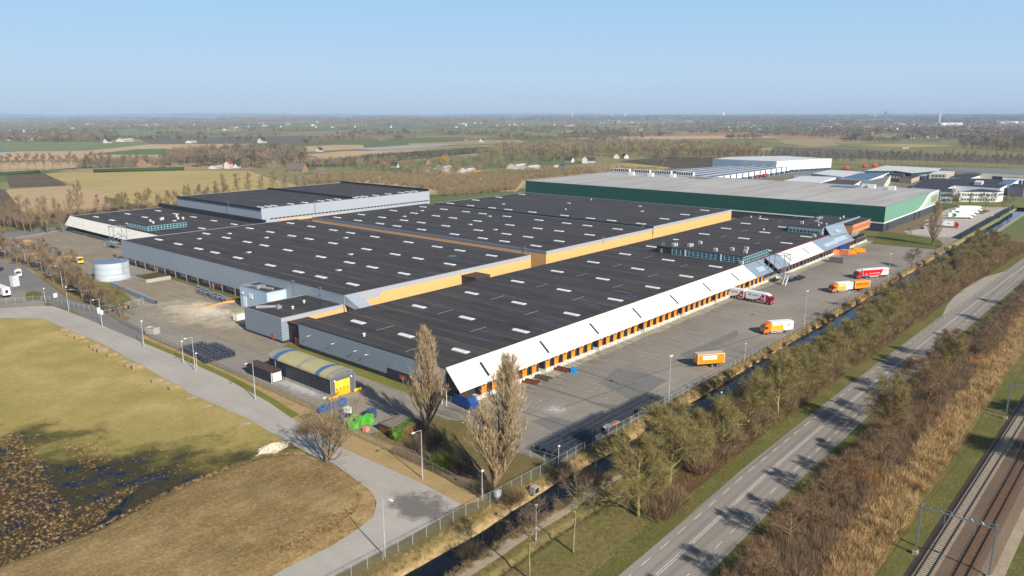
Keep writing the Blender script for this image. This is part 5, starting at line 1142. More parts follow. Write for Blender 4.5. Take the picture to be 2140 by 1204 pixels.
for x0, x1 in ((3.0, 6.8), (-4.3, -1.9)): mb = MB(); [mb.box(x0, s * 1.15, .55, x1, s * 1.2, .95) for s in (-1, 1)]; mb.build("side_skirt", silver, T)
# red semi trailer
T = place_line("articulated_truck", "red and white articulated truck driving on the dock yard", "truck", (1790, 584), (1858, 578.5))
cab(T, 8.4, P_red, P_white); chassis(T, 1, 8); cargo(T, -8.1, 5.6, P_white); wheels(T, (7.0, 3.4, -4.2, -5.5, -6.8))
for s in (-1, 1): sidepanel(T, [(5.5, 1.25), (-4.0, 1.25), (-5.4, 3.75), (5.5, 3.75)], P_red, s)
text(T, "GVT", 1.5, (-6.7, 1.33, 2.9), RXf, inkred); sidepanel(T, [(3.2, 1.9), (4.4, 1.9), (4.4, 2.1), (3.2, 2.1)], white, 1, 1.31); sidepanel(T, [(-3.4, 2.1), (2.4, 2.1), (2.4, 2.25), (-3.4, 2.25)], white, 1, 1.31)
mb = MB(); [mb.box(-3.2, s * 1.15, .5, 1.8, s * 1.2, .95) for s in (-1, 1)]; mb.build("side_skirt", silver, T)
# orange truck with orange drawbar trailer
T = place_line("truck_with_trailer", "orange and white truck towing an all-orange trailer by the fence", "truck", (1736, 614), (1821, 606))
cab(T, 9.2, P_orange); chassis(T, -.5, 8.6); cargo(T, -.6, 6.8, P_white); wheels(T, (7.9, .9))
for s in (-1, 1): sidepanel(T, [(6.7, 1.25), (2.7, 1.25), (3.3, 3.6), (6.7, 3.6)], P_amber, s)
sidepanel(T, [(4.0, 2.7), (6.0, 2.7), (6.2, 3.1), (3.8, 3.1)], white, 1, 1.31)
chassis(T, -9, -1.4); cargo(T, -9.2, -1.7, P_torange, P_torange); wheels(T, (-4.6, -5.8)); text(T, "HRSEDOBO", 1.15, (-5.2, 1.33, 2.8), RXf, mat("ink_brown", srgb(90, 40, 16), .6), sx=1.05)
mb = MB(); mb.box(-1.7, -.1, .8, -.5, .1, .95); mb.build("drawbar", chass, T)
mb = MB(); [mb.box(1.6, s * 1.15, .5, 6.2, s * 1.2, .9) for s in (-1, 1)]; mb.build("side_skirt", silver, T)
# orange and white box truck
T = place_line("box_truck", "orange and white box truck driving alone on the yard", "truck", (1597, 700.5), (1657, 696))
cab(T, 5.2, P_orange); chassis(T, -5, 4.6); cargo(T, -5.2, 2.8, P_white, z1=4.05); wheels(T, (3.9, -2.6))
for s in (-1, 1): sidepanel(T, [(2.7, 1.25), (-1.9, 1.25), (-1.1, 3.7), (2.7, 3.7)], P_amber, s)
sidepanel(T, [(-.6, 3.0), (2.2, 3.0), (2.4, 3.45), (-.8, 3.45)], white, 1, 1.31); sidepanel(T, [(-3.4, 2.2), (-3.9, 3.0), (-3.5, 3.5), (-3.0, 3.1)], P_amber, 1, 1.285)
mb = MB(); [mb.box(-1.6, s * 1.15, .5, 2.8, s * 1.2, .95) for s in (-1, 1)]; mb.build("side_skirt", silver, T)
# parked orange trailer
T = place_line("box_trailer", "orange box trailer with a white name panel, parked near the fence", "trailer", (1458, 770), (1513, 766))
cargo(T, -4.1, 4.1, P_torange, mat("dusty_roof", srgb(196, 180, 156), .8, var=.2), z1=3.95); chassis(T, -4, 4); wheels(T, (-.4, -2.0), 1.1)
for s in (-1, 1): sidepanel(T, [(2.6, 2.35), (-1.7, 2.35), (-1.7, 3.5), (2.6, 3.5)], P_white, s)
text(T, "blokker", 1.25, (.45, 1.32, 2.95), RXf, mat("ink_grey", srgb(150, 150, 176), .6)); mb = MB(); mb.tube((4, .4, .7), (6.3, 0, .6), .07); mb.tube((4, -.4, .7), (6.3, 0, .6), .07); mb.build("drawbar", chass, T)
mb = MB(); mb.box(4.1, -.6, 2.9, 4.14, .2, 3.7); mb.build("plate", P_white, T); mb = MB(); [mb.tube((-3.4, s, 1.0), (-3.9, s, 0), .05) for s in (-1, 1)]; mb.build("prop", silver, T)
# white truck and trailer on the green site
def whitesemi(nose, tail, label, cabc=P_white, arrow=True, group=None, L=16, word=None):
    T = place_line("articulated_truck", label, "truck", nose, tail, group=group); h = L / 2
    cab(T, h, cabc, P_white if cabc == P_white else cabc); chassis(T, -h + .5, h - .5); cargo(T, -h, h - 2.7, P_white); wheels(T, (h - 1.3, h - 4.8, -h + 2, -h + 3.3, -h + 4.6))
    if arrow: sidepanel(T, [(-h + 1.6, 1.4), (-h + 4.4, 1.4), (-h + 5.6, 2.6), (-h + 4.4, 3.8), (-h + 1.6, 3.8), (-h + 2.8, 2.6)], paint("forest", srgb(40, 104, 84)), -1)
    if word: text(T, word, 1.1, (h - 5.5, -1.32, 2.7), RX, ink)
    return T
for i in range(4): whitesemi((2037 + 7 * i - (2 if i else 0), 458 - 5.2 * i), (1977 + 8 * i, 457.5 - 5.2 * i), ["nearest white articulated truck with a green arrow on its side", "second white truck from the viewer in the row by the green hall", "third white truck in the row by the green hall", "farthest white truck in the row by the green hall"][i], arrow=i < 2, word=".S." if i == 0 else None)
whitesemi((1994, 477), (1950, 474), "red-cabbed white articulated truck behind the lone poplar", P_red, False, word="nsk")
def car(px_, py_, ang, m, label, group=None, van=False):
    x, y = G(px_, py_); T = thing("parked_van" if van else "parked_car", label, "van" if van else "car", (x, y, 0), ang, group)
    if van: pr = [(-2.6, .4), (2.5, .4), (2.6, 1.0), (1.8, 1.3), (1.2, 2.2), (-2.6, 2.25)]; gw = [(1.25, 1.35), (1.75, 1.35), (1.15, 2.1), (.4, 2.1), (.4, 1.35)]
    else: pr = [(-2.2, .35), (2.2, .35), (2.25, .75), (1.3, .95), (.6, 1.42), (-1.1, 1.45), (-1.9, 1.0), (-2.25, .9)]; gw = [(1.15, .97), (.55, 1.36), (-1.05, 1.38), (-1.7, 1.0)]
    mb = MB(); mb.yprism(pr, -.88, .88); mb.build("body", m, T); mb = MB(); mb.yprism(gw, -.89, .89); mb.build("windows", glass_m, T); wheels(T, (-1.4, 1.4), .8, .64); return T
navy = paint("navy", srgb(30, 34, 48)); car(1649, 589.5, 2.75, navy, "dark car parked nearest to the stair gantry"); car(1665, 586, 2.75, navy, "dark car parked in the middle of the three by the gantry"); car(1672, 583, 2.75, paint("dark_blue", srgb(32, 44, 70)), "dark car farthest from the stair gantry")
car(2075, 457, .3, P_white, "white van parked beside the black screen wall", van=True); car(2085, 455, .3, navy, "dark car next to the white van by the black wall"); car(2051, 469, .3, paint("petrol", srgb(34, 60, 84)), "small blue car parked alone near the black wall"); car(1927, 478, .2, paint("violet", srgb(60, 50, 90)), "dark violet car at the foot of the green hall")
car(2, 565, 1.2, paint("plum", srgb(52, 44, 78)), "dark car parked at the left edge beside the gate road")
# white box trailer, left edge
T = place_line("box_trailer", "long white trailer with black side lettering at the left edge", "trailer", (-34, 607), (26, 631))
cargo(T, -6.8, 6.8, P_white, z1=4.0); chassis(T, -6.5, 6.5); wheels(T, (-5.5, -4.2, -2.9)); text(T, "TRANSPORT", 1.5, (-.6, -1.32, 2.7), RX, mat("ink_black", srgb(40, 40, 44), .6)); text(T, "TRANSPORT", 1.5, (-.6, 1.32, 2.7), RXf, _mats["ink_black"])
mb = MB(); mb.box(-6.86, -.5, 1.8, -6.82, .5, 3.2); mb.build("emblem", _mats["ink_black"], T)
# yellow service truck and yellow-blue machine
x, y = G(40, 578); T = thing("service_truck", "small yellow-topped service truck parked by the round lawn", "truck", (x, y, 0), -1.9); cab(T, 3, P_white, P_white, 2.9); chassis(T, -3, 2.5); wheels(T, (2, -1.8), 1.0, .9); mb = MB(); mb.box(-2.8, -1.1, 1.15, .6, 1.1, 2.2); mb.box(-2.5, -.9, 2.2, .8, .9, 3.3); mb.build("crane_bed", paint("yellow", srgb(246, 196, 24)), T)
yel = _mats["paint_yellow"]; blu = paint("sky_blue", srgb(40, 110, 190))
x, y = G(160, 548); T = thing("transport_truck", "yellow flatbed truck loaded with a blue machine in the north yard", "truck", (x, y, 0), radians(-95))
cab(T, 7.2, yel, yel, 3.0); chassis(T, -7, 6.8); wheels(T, (6, -3.5, -4.8)); mb = MB(); mb.box(-7, -1.25, 1.13, 4.6, 1.25, 1.3); mb.box(-7.2, -1.3, 1.1, -5.6, 1.3, 2.0); mb.box(2.6, -1.1, 1.3, 4.4, 1.1, 3.0); mb.build("flatbed", yel, T)
mb = MB(); mb.box(-2.5, -1, 1.35, 1.5, 1, 3.0); mb.build("machine_body", blu, T); mb = MB(); mb.box(-5, -.9, 1.35, -2.6, .9, 2.6); mb.build("machine_cabin", P_white, T); mb = MB(); mb.box(-.5, -.6, 3.0, .9, .6, 3.5); mb.build("machine_top", P_red, T)
T = place_line("flatbed_trailer", "empty flatbed trailer with a rusty deck parked under the trees", "trailer", (160, 600), (148, 608), half=1.2); x, y = G(160, 612); T.location = (x, y, 0); T.rotation_euler = (0, 0, radians(112))
mb = MB(); mb.box(-5, -1.2, .9, 4.4, 1.2, 1.1); mb.build("deck", mat("rusty_deck", srgb(172, 150, 128), .9, var=.2), T); mb = MB(); mb.box(4.2, -1.25, .9, 4.5, 1.25, 2.6); [mb.box(-5, s * 1.2, .8, 4.4, s * 1.26, 1.25) for s in (-1, 1)]; mb.box(-5, -.5, .6, 4.3, .5, .9); mb.build("headboard", chass, T); wheels(T, (-2.5, -3.7), 1.0, .8)

# ================================================================ skips, containers, bins
def ribbox(th, L, W_, H_, m, rim=None, open_top=True, inner=None, name="body", z=.15, taper=0):
    mb = MB(); l, w = L / 2, W_ / 2; t = .08
    if open_top: mb.box(-l, -w, z, l, w, z + .1); mb.box(-l, -w, z, -l + t, w, H_); mb.box(l - t, -w, z, l, w, H_); mb.box(-l, -w, z, l, -w + t, H_); mb.box(-l, w - t, z, l, w, H_)
    else: mb.box(-l, -w, z, l, w, H_)
    n = max(3, int(L / .75))
    for k in range(n + 1):
        x = -l + L * k / n; [mb.box(x - .06, s * w, z, x + .06, s * (w + .09), H_) for s in (-1, 1)]
    for k in range(4): y = -w + W_ * (k + .5) / 4; [mb.box(s * l, y - .06, z, s * (l + .07), y + .06, H_) for s in (-1, 1)]
    [mb.box(-l - .06, s * w - .06, H_ - .12, l + .06, s * w + .1, H_) for s in (-1, 1)]; mb.build(name, m, th)
    mb = MB(); mb.box(-l, -.5, 0, l, -.35, z); mb.box(-l, .35, 0, l, .5, z); mb.build("skid", chass, th)
    if inner: mb = MB(); mb.box(-l + t, -w + t, z + .1, l - t, w - t, H_ * .7); mb.build("load", inner, th)
def skip(label, a, b_, W_, H_, m, near_half=None, cat="container", name="waste_container", **kw):
    A, B = np.array(G(*a)), np.array(G(*b_)); L = np.linalg.norm(A - B); T = place_line(name, label, cat, a, b_, half=W_ / 2); ribbox(T, L, W_, H_, m, **kw); return T
sk_or = mat("skip_salmon", srgb(226, 142, 96), .6, var=.15); sk_o2 = mat("skip_orange", srgb(244, 154, 30), .6, var=.15); sk_gr = mat("skip_grey", srgb(132, 130, 136), .6, var=.15); sk_bl = mat("skip_blue", srgb(30, 74, 140), .5, var=.12)
rustm = mat("rust", srgb(116, 66, 48), .9, var=.35)
def cont(label, x, y, rot, L, W_, H_, m, **kw):
    T = thing(kw.pop('name', "waste_container"), label, kw.pop('cat', "container"), (x, y, 0), rot); ribbox(T, L, W_, H_, m, **kw); return T
dg = radians
def ctop(pts, H_, label, m, W_=2.4, **kw):
    """container from the two lower corners of its camera-side wall"""
    return skip(label, pts[0], pts[1], W_, H_, m, **kw)
ctop(((1745, 532), (1772, 534.5)), 2.4, "salmon open skip in front of the other orange skips", sk_or, inner=rustm)
cont("orange open skip behind the salmon one", 397.5, 117.6, dg(-58), 7, 2.4, 2.3, sk_o2, inner=rustm); cont("orange skip at the far end of the group", 406.5, 115.6, dg(-55), 6, 2.4, 2.2, sk_o2, inner=rustm); cont("salmon skip nearest to the dock doors", 391, 123.4, dg(-50), 5.5, 2.4, 2.6, sk_or, inner=rustm)
cont("blue covered container behind the orange skips", 402.5, 122.0, dg(-50), 5.5, 2.4, 3.0, sk_bl, open_top=False)
ctop(((1732, 547.5), (1761, 551)), 2.3, "grey open skip standing alone by the docks", sk_gr, W_=2.5, inner=rustm)
ctop(((304, 699), (322, 702)), 2.4, "rusty-rimmed grey skip with timber scrap beside the fence", mat("skip_pale", srgb(170, 166, 160), .7, var=.2), W_=2.4, inner=mat("scrap_wood", srgb(186, 122, 70), .9, var=.4, scale=3))
T = cont("white storage container with a mossy roof by the small grey hall", 130.8, 238.3, dg(3), 5.8, 2.4, 2.5, mat("container_white", srgb(214, 214, 206), .6, var=.12), open_top=False, name="storage_container"); mb = MB(); mb.box(-2.95, -1.25, 2.5, 2.95, 1.25, 2.56); mb.build("roof", mat("mossy_top", srgb(176, 180, 120), .8, var=.2), T)
# blue compactor at the corner
x, y = G(978, 855); T = thing("waste_compactor", "big blue waste compactor under the corner of the cream canopy", "compactor", (x + 1.0, y + 1.6, 0), dg(-98))
mb = MB(); mb.xprism([(-1.25, .3), (1.25, .3), (1.25, 2.9), (-1.25, 2.9)], -3.2, 2.2); mb.yprism([(2.2, .3), (3.3, .6), (3.5, 1.8), (2.2, 2.9)], -1.25, 1.25)
for k in range(7): [mb.box(-3.1 + .85 * k, s * 1.25, .3, -2.98 + .85 * k, s * 1.33, 2.9) for s in (-1, 1)]
mb.build("body", sk_bl, T); mb = MB(); mb.box(-3.1, -1.1, 2.9, 2.1, 1.1, 2.96); mb.build("lid", mat("dirty_brown", srgb(92, 74, 62), .9), T); text(T, "O", .9, (1.4, 1.36, 2.0), RXf, white); mb = MB(); mb.box(-4.6, -.7, .2, -3.3, .7, 1.6); mb.build("hopper", sk_bl, T)
mb = MB(); mb.box(-3, -.5, 0, 3, -.35, .3); mb.box(-3, .35, 0, 3, .5, .3); mb.build("skid", chass, T)
T = thing("entrance_stair", "white steel stair and frame at the shaded end of the dock hall", "stair", (119.8, 126.8, 0), dg(90)); add("stair", stm, T)
mb = MB(); [mb.tube((s, -1.0, 0), (s, -1.0, 4.2), .07) for s in (-.8, .8)]; mb.tube((-.8, -1, 4.2), (.8, -1, 4.2), .07); mb.build("frame", white, T)
# ramps / steel racks lying by the docks
def rack(label, a, b_, m, W_=2.0, H_=.75):
    A, B = np.array(G(*a)), np.array(G(*b_)); c = (A + B) / 2; L = np.linalg.norm(A - B); T = thing("loading_ramp", label, "steel ramp", (c[0], c[1], 0), math.atan2(*(A - B)[::-1]))
    mb = MB(); [mb.box(-L / 2, s * W_ / 2 - .08, .1, L / 2, s * W_ / 2 + .08, H_) for s in (-1, 1)]; [mb.box(-L / 2, y - .08, H_ - .15, L / 2, y + .08, H_ + .05) for y in (-.35, .35)]; mb.build("beams", m, T)
    r = MB(); n = int(L / .8); [r.box(-L / 2 + L * k / n - .1, -W_ / 2, H_ - .2, -L / 2 + L * k / n + .1, W_ / 2, H_) for k in range(n + 1)]; r.build("rungs", m, T)
    l = MB(); [l.box(x - .1, s * W_ / 2 - .1, 0, x + .1, s * W_ / 2 + .1, H_) for x in (-L / 2 + .3, L / 2 - .3) for s in (-1, 1)]; l.build("feet", m, T)
rack("rust-red steel ramp lying nearest to the cream canopy corner", (1088, 797), (1126, 803), rustm); rack("weathered grey-brown steel ramp between the two rusty ones", (1106, 785), (1150, 796), mat("old_steel", srgb(98, 84, 68), .9, var=.3)); rack("rust-red steel ramp beside the small blue tank", (1152, 769), (1190, 778), rustm)
x, y = G(1199, 778); mb = MB((0, 0, 0)); mb.box(-.8, -.7, .1, .8, .7, 1.3); mb.cyl(0, 0, 1.3, 1.5, .3, 10); mb.box(-.9, -.8, 0, .9, .8, .12); tagobj(mb.build("blue_tank", paint("cyan", srgb(24, 138, 204)), None, (x, y, 0), .4), "small bright blue plastic tank at the end of a rusty ramp", "tank")
x, y = G(1082, 832); g = np.random.default_rng(3); mb = MB(); [mb.tube((g.uniform(-.7, .7), g.uniform(-.7, .7), g.uniform(.2, .5)), (g.uniform(-.6, .6), g.uniform(-.6, .6), g.uniform(.8, 1.9)), .35, 7, .2) for _ in range(9)]; mb.box(-1.1, -1, 0, 1.1, 1, .35)
tagobj(mb.build("rubbish_heap", mat("white_film", srgb(206, 206, 206), .5, var=.25, scale=3), None, (x, y, 0)), "crumpled heap of white plastic wrap on the dock yard", "heap")
mb = MB(); mb.box(-.6, -.5, .8, .6, .5, 1.7); x, y = G(1128, 792); 
# green crates and blue covers
gr = mat("green_plastic", srgb(84, 196, 56), .5, var=.15); gr2 = mat("pale_green_plastic", srgb(140, 214, 120), .5, var=.15); tarp = mat("blue_tarp", srgb(24, 84, 170), .45, var=.2, scale=3)
def crate(px_, py_, rot, W_, D, H_, m, label, name="green_crate", cat="crate", lid=None, z=0):
    x, y = G(px_, py_); T = thing(name, label, cat, (x, y, z), rot); mb = MB(); w, d = W_ / 2, D / 2
    mb.box(-w, -d, .12, w, d, H_); [mb.box(-w + W_ * k / 5 - .04, s * d, .12, -w + W_ * k / 5 + .04, s * (d + .05), H_) for k in range(6) for s in (-1, 1)]; [mb.box(-w - .05, -d - .05, z_, w + .05, d + .05, z_ + .08) for z_ in (.12, H_ * .5, H_)]; mb.build("body", m, T)
    f = MB(); [f.box(sx * w * .8 - .1, sy * d * .8 - .1, 0, sx * w * .8 + .1, sy * d * .8 + .1, .12) for sx in (-1, 1) for sy in (-1, 1)]; f.build("foot", chass, T)
    if lid: l = MB(); l.box(-w - .08, -d - .08, H_ + .08, w + .08, d + .08, H_ + .16); l.build("lid", lid, T)
    return T
crate(739, 898, .3, 1.7, 1.5, 1.6, gr, "bright green crate with an open side, front of the group"); crate(728, 890, .3, 1.1, 1.4, 1.7, gr2, "pale green crate on the left of the bright green ones"); crate(753, 889, .3, 1.4, 1.5, 2.0, gr, "bright green crate behind the open-sided one")
crate(741, 882, .3, 1.4, 1.3, 1.6, gr2, "pale green crate at the back against the blue covers"); crate(770, 885, .35, 1.7, 1.7, 2.0, gr, "bright green crate standing apart on the right")
crate(776, 874, .3, 1.9, 1.7, 2.2, mat("navy_tarp", srgb(66, 84, 112), .6, var=.3), "dark blue machine box behind the lone green crate", name="machine_box", cat="machine")
crate(765, 902, .1, 1.0, 1.0, 1.0, mat("pinkish", srgb(226, 150, 122), .7), "small orange-pink bin under the lone green crate", name="small_bin", cat="bin"); crate(727, 868, .1, 1.2, 1.2, 2.0, P_white, "white cabin box beside the blue covers", name="white_cabinet", cat="cabinet")
for i in range(3): T = crate(726 + 9 * i, 877 + 1.5 * i, .3, 1.9, 2.6, 1.1, tarp, ["left", "middle", "right"][i] + " stack under blue plastic next to the green crates", name="covered_stack", cat="covered stack")
for i in range(9): crate(668 + 6.2 * i, 862 - 2.2 * i + (2 if i % 2 else 0), .1, 1.1, 1.2, 1.0 + .2 * (i % 3), mat("blue_crate", srgb(54, 112, 170), .6, var=.3), "small blue crate in the row in front of the arched shed", name="blue_crate").__setitem__("group", "blue crates in a row by the arched shed")
# low flat-roofed shed with rusty sides
T = thing("flat_shed", "low flat-roofed shed with rusty brown sides beside the hedge", "shed", (100.4, 120.2, 0), 0); mb = MB(); mb.box(0, 0, 0, 6.4, 6.6, 1.9); mb.build("wall", mat("rusty_planks", srgb(116, 76, 52), .9, var=.3, mscale=(3, 3, .3)), T)
mb = MB(); mb.box(-.2, -.2, 1.9, 6.6, 6.8, 2.1); mb.build("roof", mat("felt_roof", srgb(112, 102, 90), .9, var=.15), T); mb = MB(); [mb.box(.3, .8 + .9 * k, 2.1, 5.8, .95 + .9 * k, 2.16) for k in range(6)]; mb.build("roof_batten", mat("batten_grey", srgb(148, 138, 124), .9), T)
# arched shed
AS = thing("arched_shed", "black shed with an arched yellowish roof and a yellow roller door", "shed", (105.5, 151.8, 0)); L, W_, H_ = 28.2, 7.3, 5.0
black = mat("black_cladding", srgb(50, 54, 64), .55, var=.25, scale=.5, mscale=(1, 1, .3)); greyc = mat("grey_gable", srgb(96, 98, 106), .6, var=.1)
mb = MB(); mb.box(0, .1, .8, W_, L, H_); mb.build("wall", black, AS); mb = MB(); mb.box(-.06, .1, 0, W_ + .06, L + .05, .8); mb.build("plinth", conc, AS)
mb = MB(); mb.box(-.05, -.05, .0, 1.1, .08, H_); mb.box(5.7, -.05, 0, W_ + .05, .08, H_); mb.box(1.1, -.05, 4.1, 5.7, .08, H_); mb.build("gable", greyc, AS)
fib = ribmat("fibre_cement", srgb(190, 180, 134), srgb(150, 142, 104), .5, "Y", .85, .4, sharp=.5); fg = mat("fibre_grey", srgb(150, 146, 130), .8, var=.15); fb = ribmat("blue_rooflight", srgb(88, 116, 164), srgb(56, 84, 132), .5, "Y", .5, .3)
def arch(y0, y1, m, name, lift=0):
    n = 14; mb = MB(); R_ = W_ / 2 + .25; pts = [(W_ / 2 + R_ * cos(pi - pi * i / n), H_ + 1.5 * sin(pi * i / n) + lift) for i in range(n + 1)]
    q = pts + [(x, z - .12) for x, z in pts[::-1]]; mb.yprism(q, y0, y1); me = mb.build(name, m, AS)
    return me
segs = [(-.2, 1.9, fg), (1.9, 4.6, fib), (4.6, 6.4, fb), (6.4, 13.0, fib), (13.0, 14.6, fg), (14.6, 23.6, fib), (23.6, 25.8, fb), (25.8, 28.5, fg)]
for a, b_, m in segs: arch(a, b_, m, "roof" if m is not fb else "rooflight")
mb = MB(); n = 14; pts = [(W_ / 2 + W_ / 2 * cos(pi - pi * i / n), H_ + 1.38 * sin(pi * i / n)) for i in range(n + 1)]; mb.poly([(x, .0, z) for x, z in pts]); mb.build("gable_window", mat("smoke_pane", srgb(110, 112, 112), .3), AS)
mb = MB(); [mb.box(x - .06, -.06, H_, x + .06, .02, H_ + 1.38 * math.sqrt(max(0, 1 - ((x - W_ / 2) / (W_ / 2)) ** 2))) for x in (1.0, 2.7, 4.6, 6.3)]; mb.build("gable_bar", alu, AS)
f = MB(); f.box(1.1, -.12, 1.7, 5.7, .0, 4.1); fr_ = f.build("door", mat("yellow_door", srgb(246, 196, 66), .5, var=.05), AS); f = MB(); f.box(1.1, -.13, .05, 5.7, .0, 1.7); f.build("door_panel", mat("yellow_door_low", srgb(248, 178, 10), .5, var=.05), fr_)
f = MB(); [f.box(1.4 + 1.1 * k, -.15, 1.8, 1.9 + 1.1 * k, -.1, 2.05) for k in range(4)]; f.build("door_window", chass, fr_)
for a, b_ in ((-1.4, 1.2), (6.4, 8.8)): mb = MB(); mb.box(a, -.9, .2, b_, -.6, .75); [mb.box(x, -.85, 0, x + .2, -.65, .2) for x in (a + .3, b_ - .5)]; T = tagobj(mb.build("crash_barrier", mat("barrier_yellow", srgb(250, 200, 20), .5), None, (105.5, 151.8, 0)), "yellow crash barrier on the " + ("left" if a < 0 else "right") + " of the yellow roller door", "barrier")
for y in (0.0, 25): mb = MB(); mb.tube((-.12, y, .3), (-.12, y, H_), .09, 6); mb.build("downpipe", alu, AS)
mb = MB(); mb.tube((W_ + .1, -.1, .3), (W_ + .1, -.1, H_), .09, 6); mb.build("downpipe", alu, AS); [put(AS, lmm, "gable_lamp", 105.5 + x, 151.8 + 2.0, H_ - 4.6) for x in (1.0, 6.2)]
T = thing("container_shed", "dark flat container shed with white double doors beside the arched shed", "shed", (101.6, 172.8, 0)); mb = MB(); mb.box(0, 0, .1, 3.2, 12.4, 3.0); mb.build("wall", black, T); mb = MB(); mb.box(-.1, -.1, 3.0, 3.3, 12.5, 3.15); mb.build("roof", brown, T)
mb = MB(); mb.box(.3, -.08, .3, 1.57, .02, 2.7); mb.box(1.63, -.08, .3, 2.9, .02, 2.7); mb.build("door", white, T); mb = MB(); mb.tube((-.08, -.08, 0), (-.08, -.08, 3), .08, 6); mb.build("downpipe", white, T)
# tank
tm2 = ribmat("tank_steel", srgb(200, 208, 214), srgb(164, 176, 186), .45, 'Z', .35, .15, metal=.1, sharp=.06)
TK = thing("water_tank", "large round pale blue water tank with a caged ladder", "tank", (*(lambda p: (p[0] + 2.5, p[1] + 6.6))(G(237, 588)), 0)); r = 7.1; Ht = 7.6
mb = MB(); mb.cyl(0, 0, 0, Ht, r, 48); o = mb.build("wall", tm2, TK); mb = MB(); mb.cyl(0, 0, Ht, Ht + .08, r + .08, 48); mb.cyl(0, 0, Ht + .08, Ht + .5, r - .1, 48, 1.0); mb.build("roof", mat("tank_roof", srgb(116, 132, 148), .5, var=.15), TK)
mb = MB(); [mb.tube((r * 1.004 * cos(a), r * 1.004 * sin(a), z), (r * 1.004 * cos(a + .131), r * 1.004 * sin(a + .131), z), .05, 4) for z in (2.6, 5.2) for a in np.arange(0, 2 * pi, .1309)]; mb.build("hoop", mat("hoop_grey", srgb(120, 136, 148), .5), TK)
mb = MB()
for s in (-.35, .35): mb.tube((2.0 + s, -r * .93, 0), (2.0 + s, -r * .93, Ht + 1.2), .06, 4)
k = .3
while k < Ht + 1: mb.tube((1.65, -r * .93, k), (2.35, -r * .93, k), .04, 4); mb.tube((1.5, -r * .93 - .7, k), (2.5, -r * .93 - .7, k), .03, 4) if k > 2.5 else None; k += .4
mb.tube((1.5, -r * .93 - .7, 2.5), (1.5, -r * .93 - .7, Ht + 1.2), .04, 4); mb.tube((2.5, -r * .93 - .7, 2.5), (2.5, -r * .93 - .7, Ht + 1.2), .04, 4); mb.build("ladder", alu, TK)
mb = MB(); mb.tube((r * .72, -r * .72, 0), (r * .72, -r * .72, Ht + .6), .25, 8); mb.build("pipe", alu, TK)
# bunker with turf top
T = thing("earth_bunker", "low concrete bunker with a mossy earth top beside the tank", "bunker", (134.5, 322.5, 0)); mb = MB(); mb.box(0, 0, 0, 10.5, 12, 1.5); mb.build("wall", conc, T); mb = MB(); mb.box(.3, .3, 1.5, 10.2, 11.7, 1.75); mb.build("turf_top", groundmat("dark_turf", [(.3, srgb(70, 56, 30)), (.7, srgb(96, 84, 40))], [(.3, srgb(60, 48, 26)), (.7, srgb(120, 98, 60))], sb=.3), T)
# ================================================================ roll cages
cage = mat("cage_steel", srgb(92, 98, 108), .5, metal=.3, var=.25); cage_l = mat("cage_galv", srgb(150, 160, 168), .45, metal=.4, var=.2)
def cage_mesh(name, L, W_, H_, m, n=5):
    mb = MB()
    for s in (0, W_):
        for k in range(n + 1): x = L * k / n; mb.box(x - .03, s - .03, .15, x + .03, s + .03, H_)
        for z in (.2, .9, 1.5, H_): mb.box(0, s - .03, z - .03, L, s + .03, z + .03)
    for k in range(0, n + 1): x = L * k / n; mb.box(x - .03, 0, .3, x + .03, W_, .36); mb.box(x - .02, 0, H_ - .05, x + .02, W_, H_)
    mb.box(.05, .05, .16, L - .05, W_ - .05, .24); mb.box(.2, .1, .3, L - .2, W_ - .1, H_ * .72, 1)
    return mb.mesh(name, [m, mat("cage_inner", srgb(44, 49, 58), .7, var=.4, scale=4)])
c1 = cage_mesh("roll_cage_row", 1.85, 1.5, 2.1, cage, 6); lblc = "nested dark roll cages in the long block along the ditch fence"
rows = [(i, j) for i in range(22) for j in range(4)]
for i, j in rows:
    x = 114.3 + 1.93 * i; y = 86.6 + 1.62 * j - (.02 * i)
    if j == 3 and i > 14: continue
    if rnd.random() < .04: continue
    tagobj(add("roll_cages", c1, None, (x + rnd.uniform(-.1, .1), y + rnd.uniform(-.05, .05), 0), rnd.uniform(-.02, .02)), lblc, "roll cages", "nested roll cages along the ditch fence")
wfl = mat("wrap_white", srgb(206, 206, 206), .5, var=.3, scale=4)
for i, (a, b_, m, lab, nm) in enumerate(((1270, 891, wfl, "white plastic sheet lying on the block of roll cages", "plastic_sheet"), (1286, 884, mat("salmon_board", srgb(214, 150, 124), .8), "salmon board lying on the block of roll cages", "loose_board"))):
    x, y = G(a, b_, 1.8); mb = MB(); pts = [(1.5, .5, .1), (.6, .9, .16), (-1.2, .6, .12), (-1.5, -.4, .1), (0, -.8, .2), (1.2, -.5, .12)]; mb._a(pts + [(p, q, r_ - .06) for p, q, r_ in pts], [(0, 1, 2, 3, 4, 5), (11, 10, 9, 8, 7, 6)]); tagobj(mb.build(nm, m, None, (x, y, 1.78)), lab, "sheet" if i == 0 else "board")
c2 = cage_mesh("roll_cage_small", 1.3, .9, 1.7, cage, 4)
for i in range(9):
    for j in range(7):
        x, y = 98.9 + 1.42 * j + .15 * i, 201.5 + 2.0 * i
        if i > 6 and j > 4: continue
        tagobj(add("roll_cages", c2, None, (x + rnd.uniform(-.15, .15), y + rnd.uniform(-.2, .2), 0), rnd.uniform(1.4, 1.7)), "dark roll cage in the pile by the fence lamp post", "roll cages", "dark roll cages piled by the fence lamp post")
c3 = cage_mesh("roll_cage_pale", 2.3, 1.2, 1.7, cage_l, 6)
for i in range(26): tagobj(add("roll_cages", c3, None, (*G(240 + 90 * i / 25, 598 + 38 * i / 25), 0), rnd.uniform(1.45, 1.6)), "pale galvanised roll cage in the row in front of the tank", "roll cages", "pale roll cages in front of the tank")
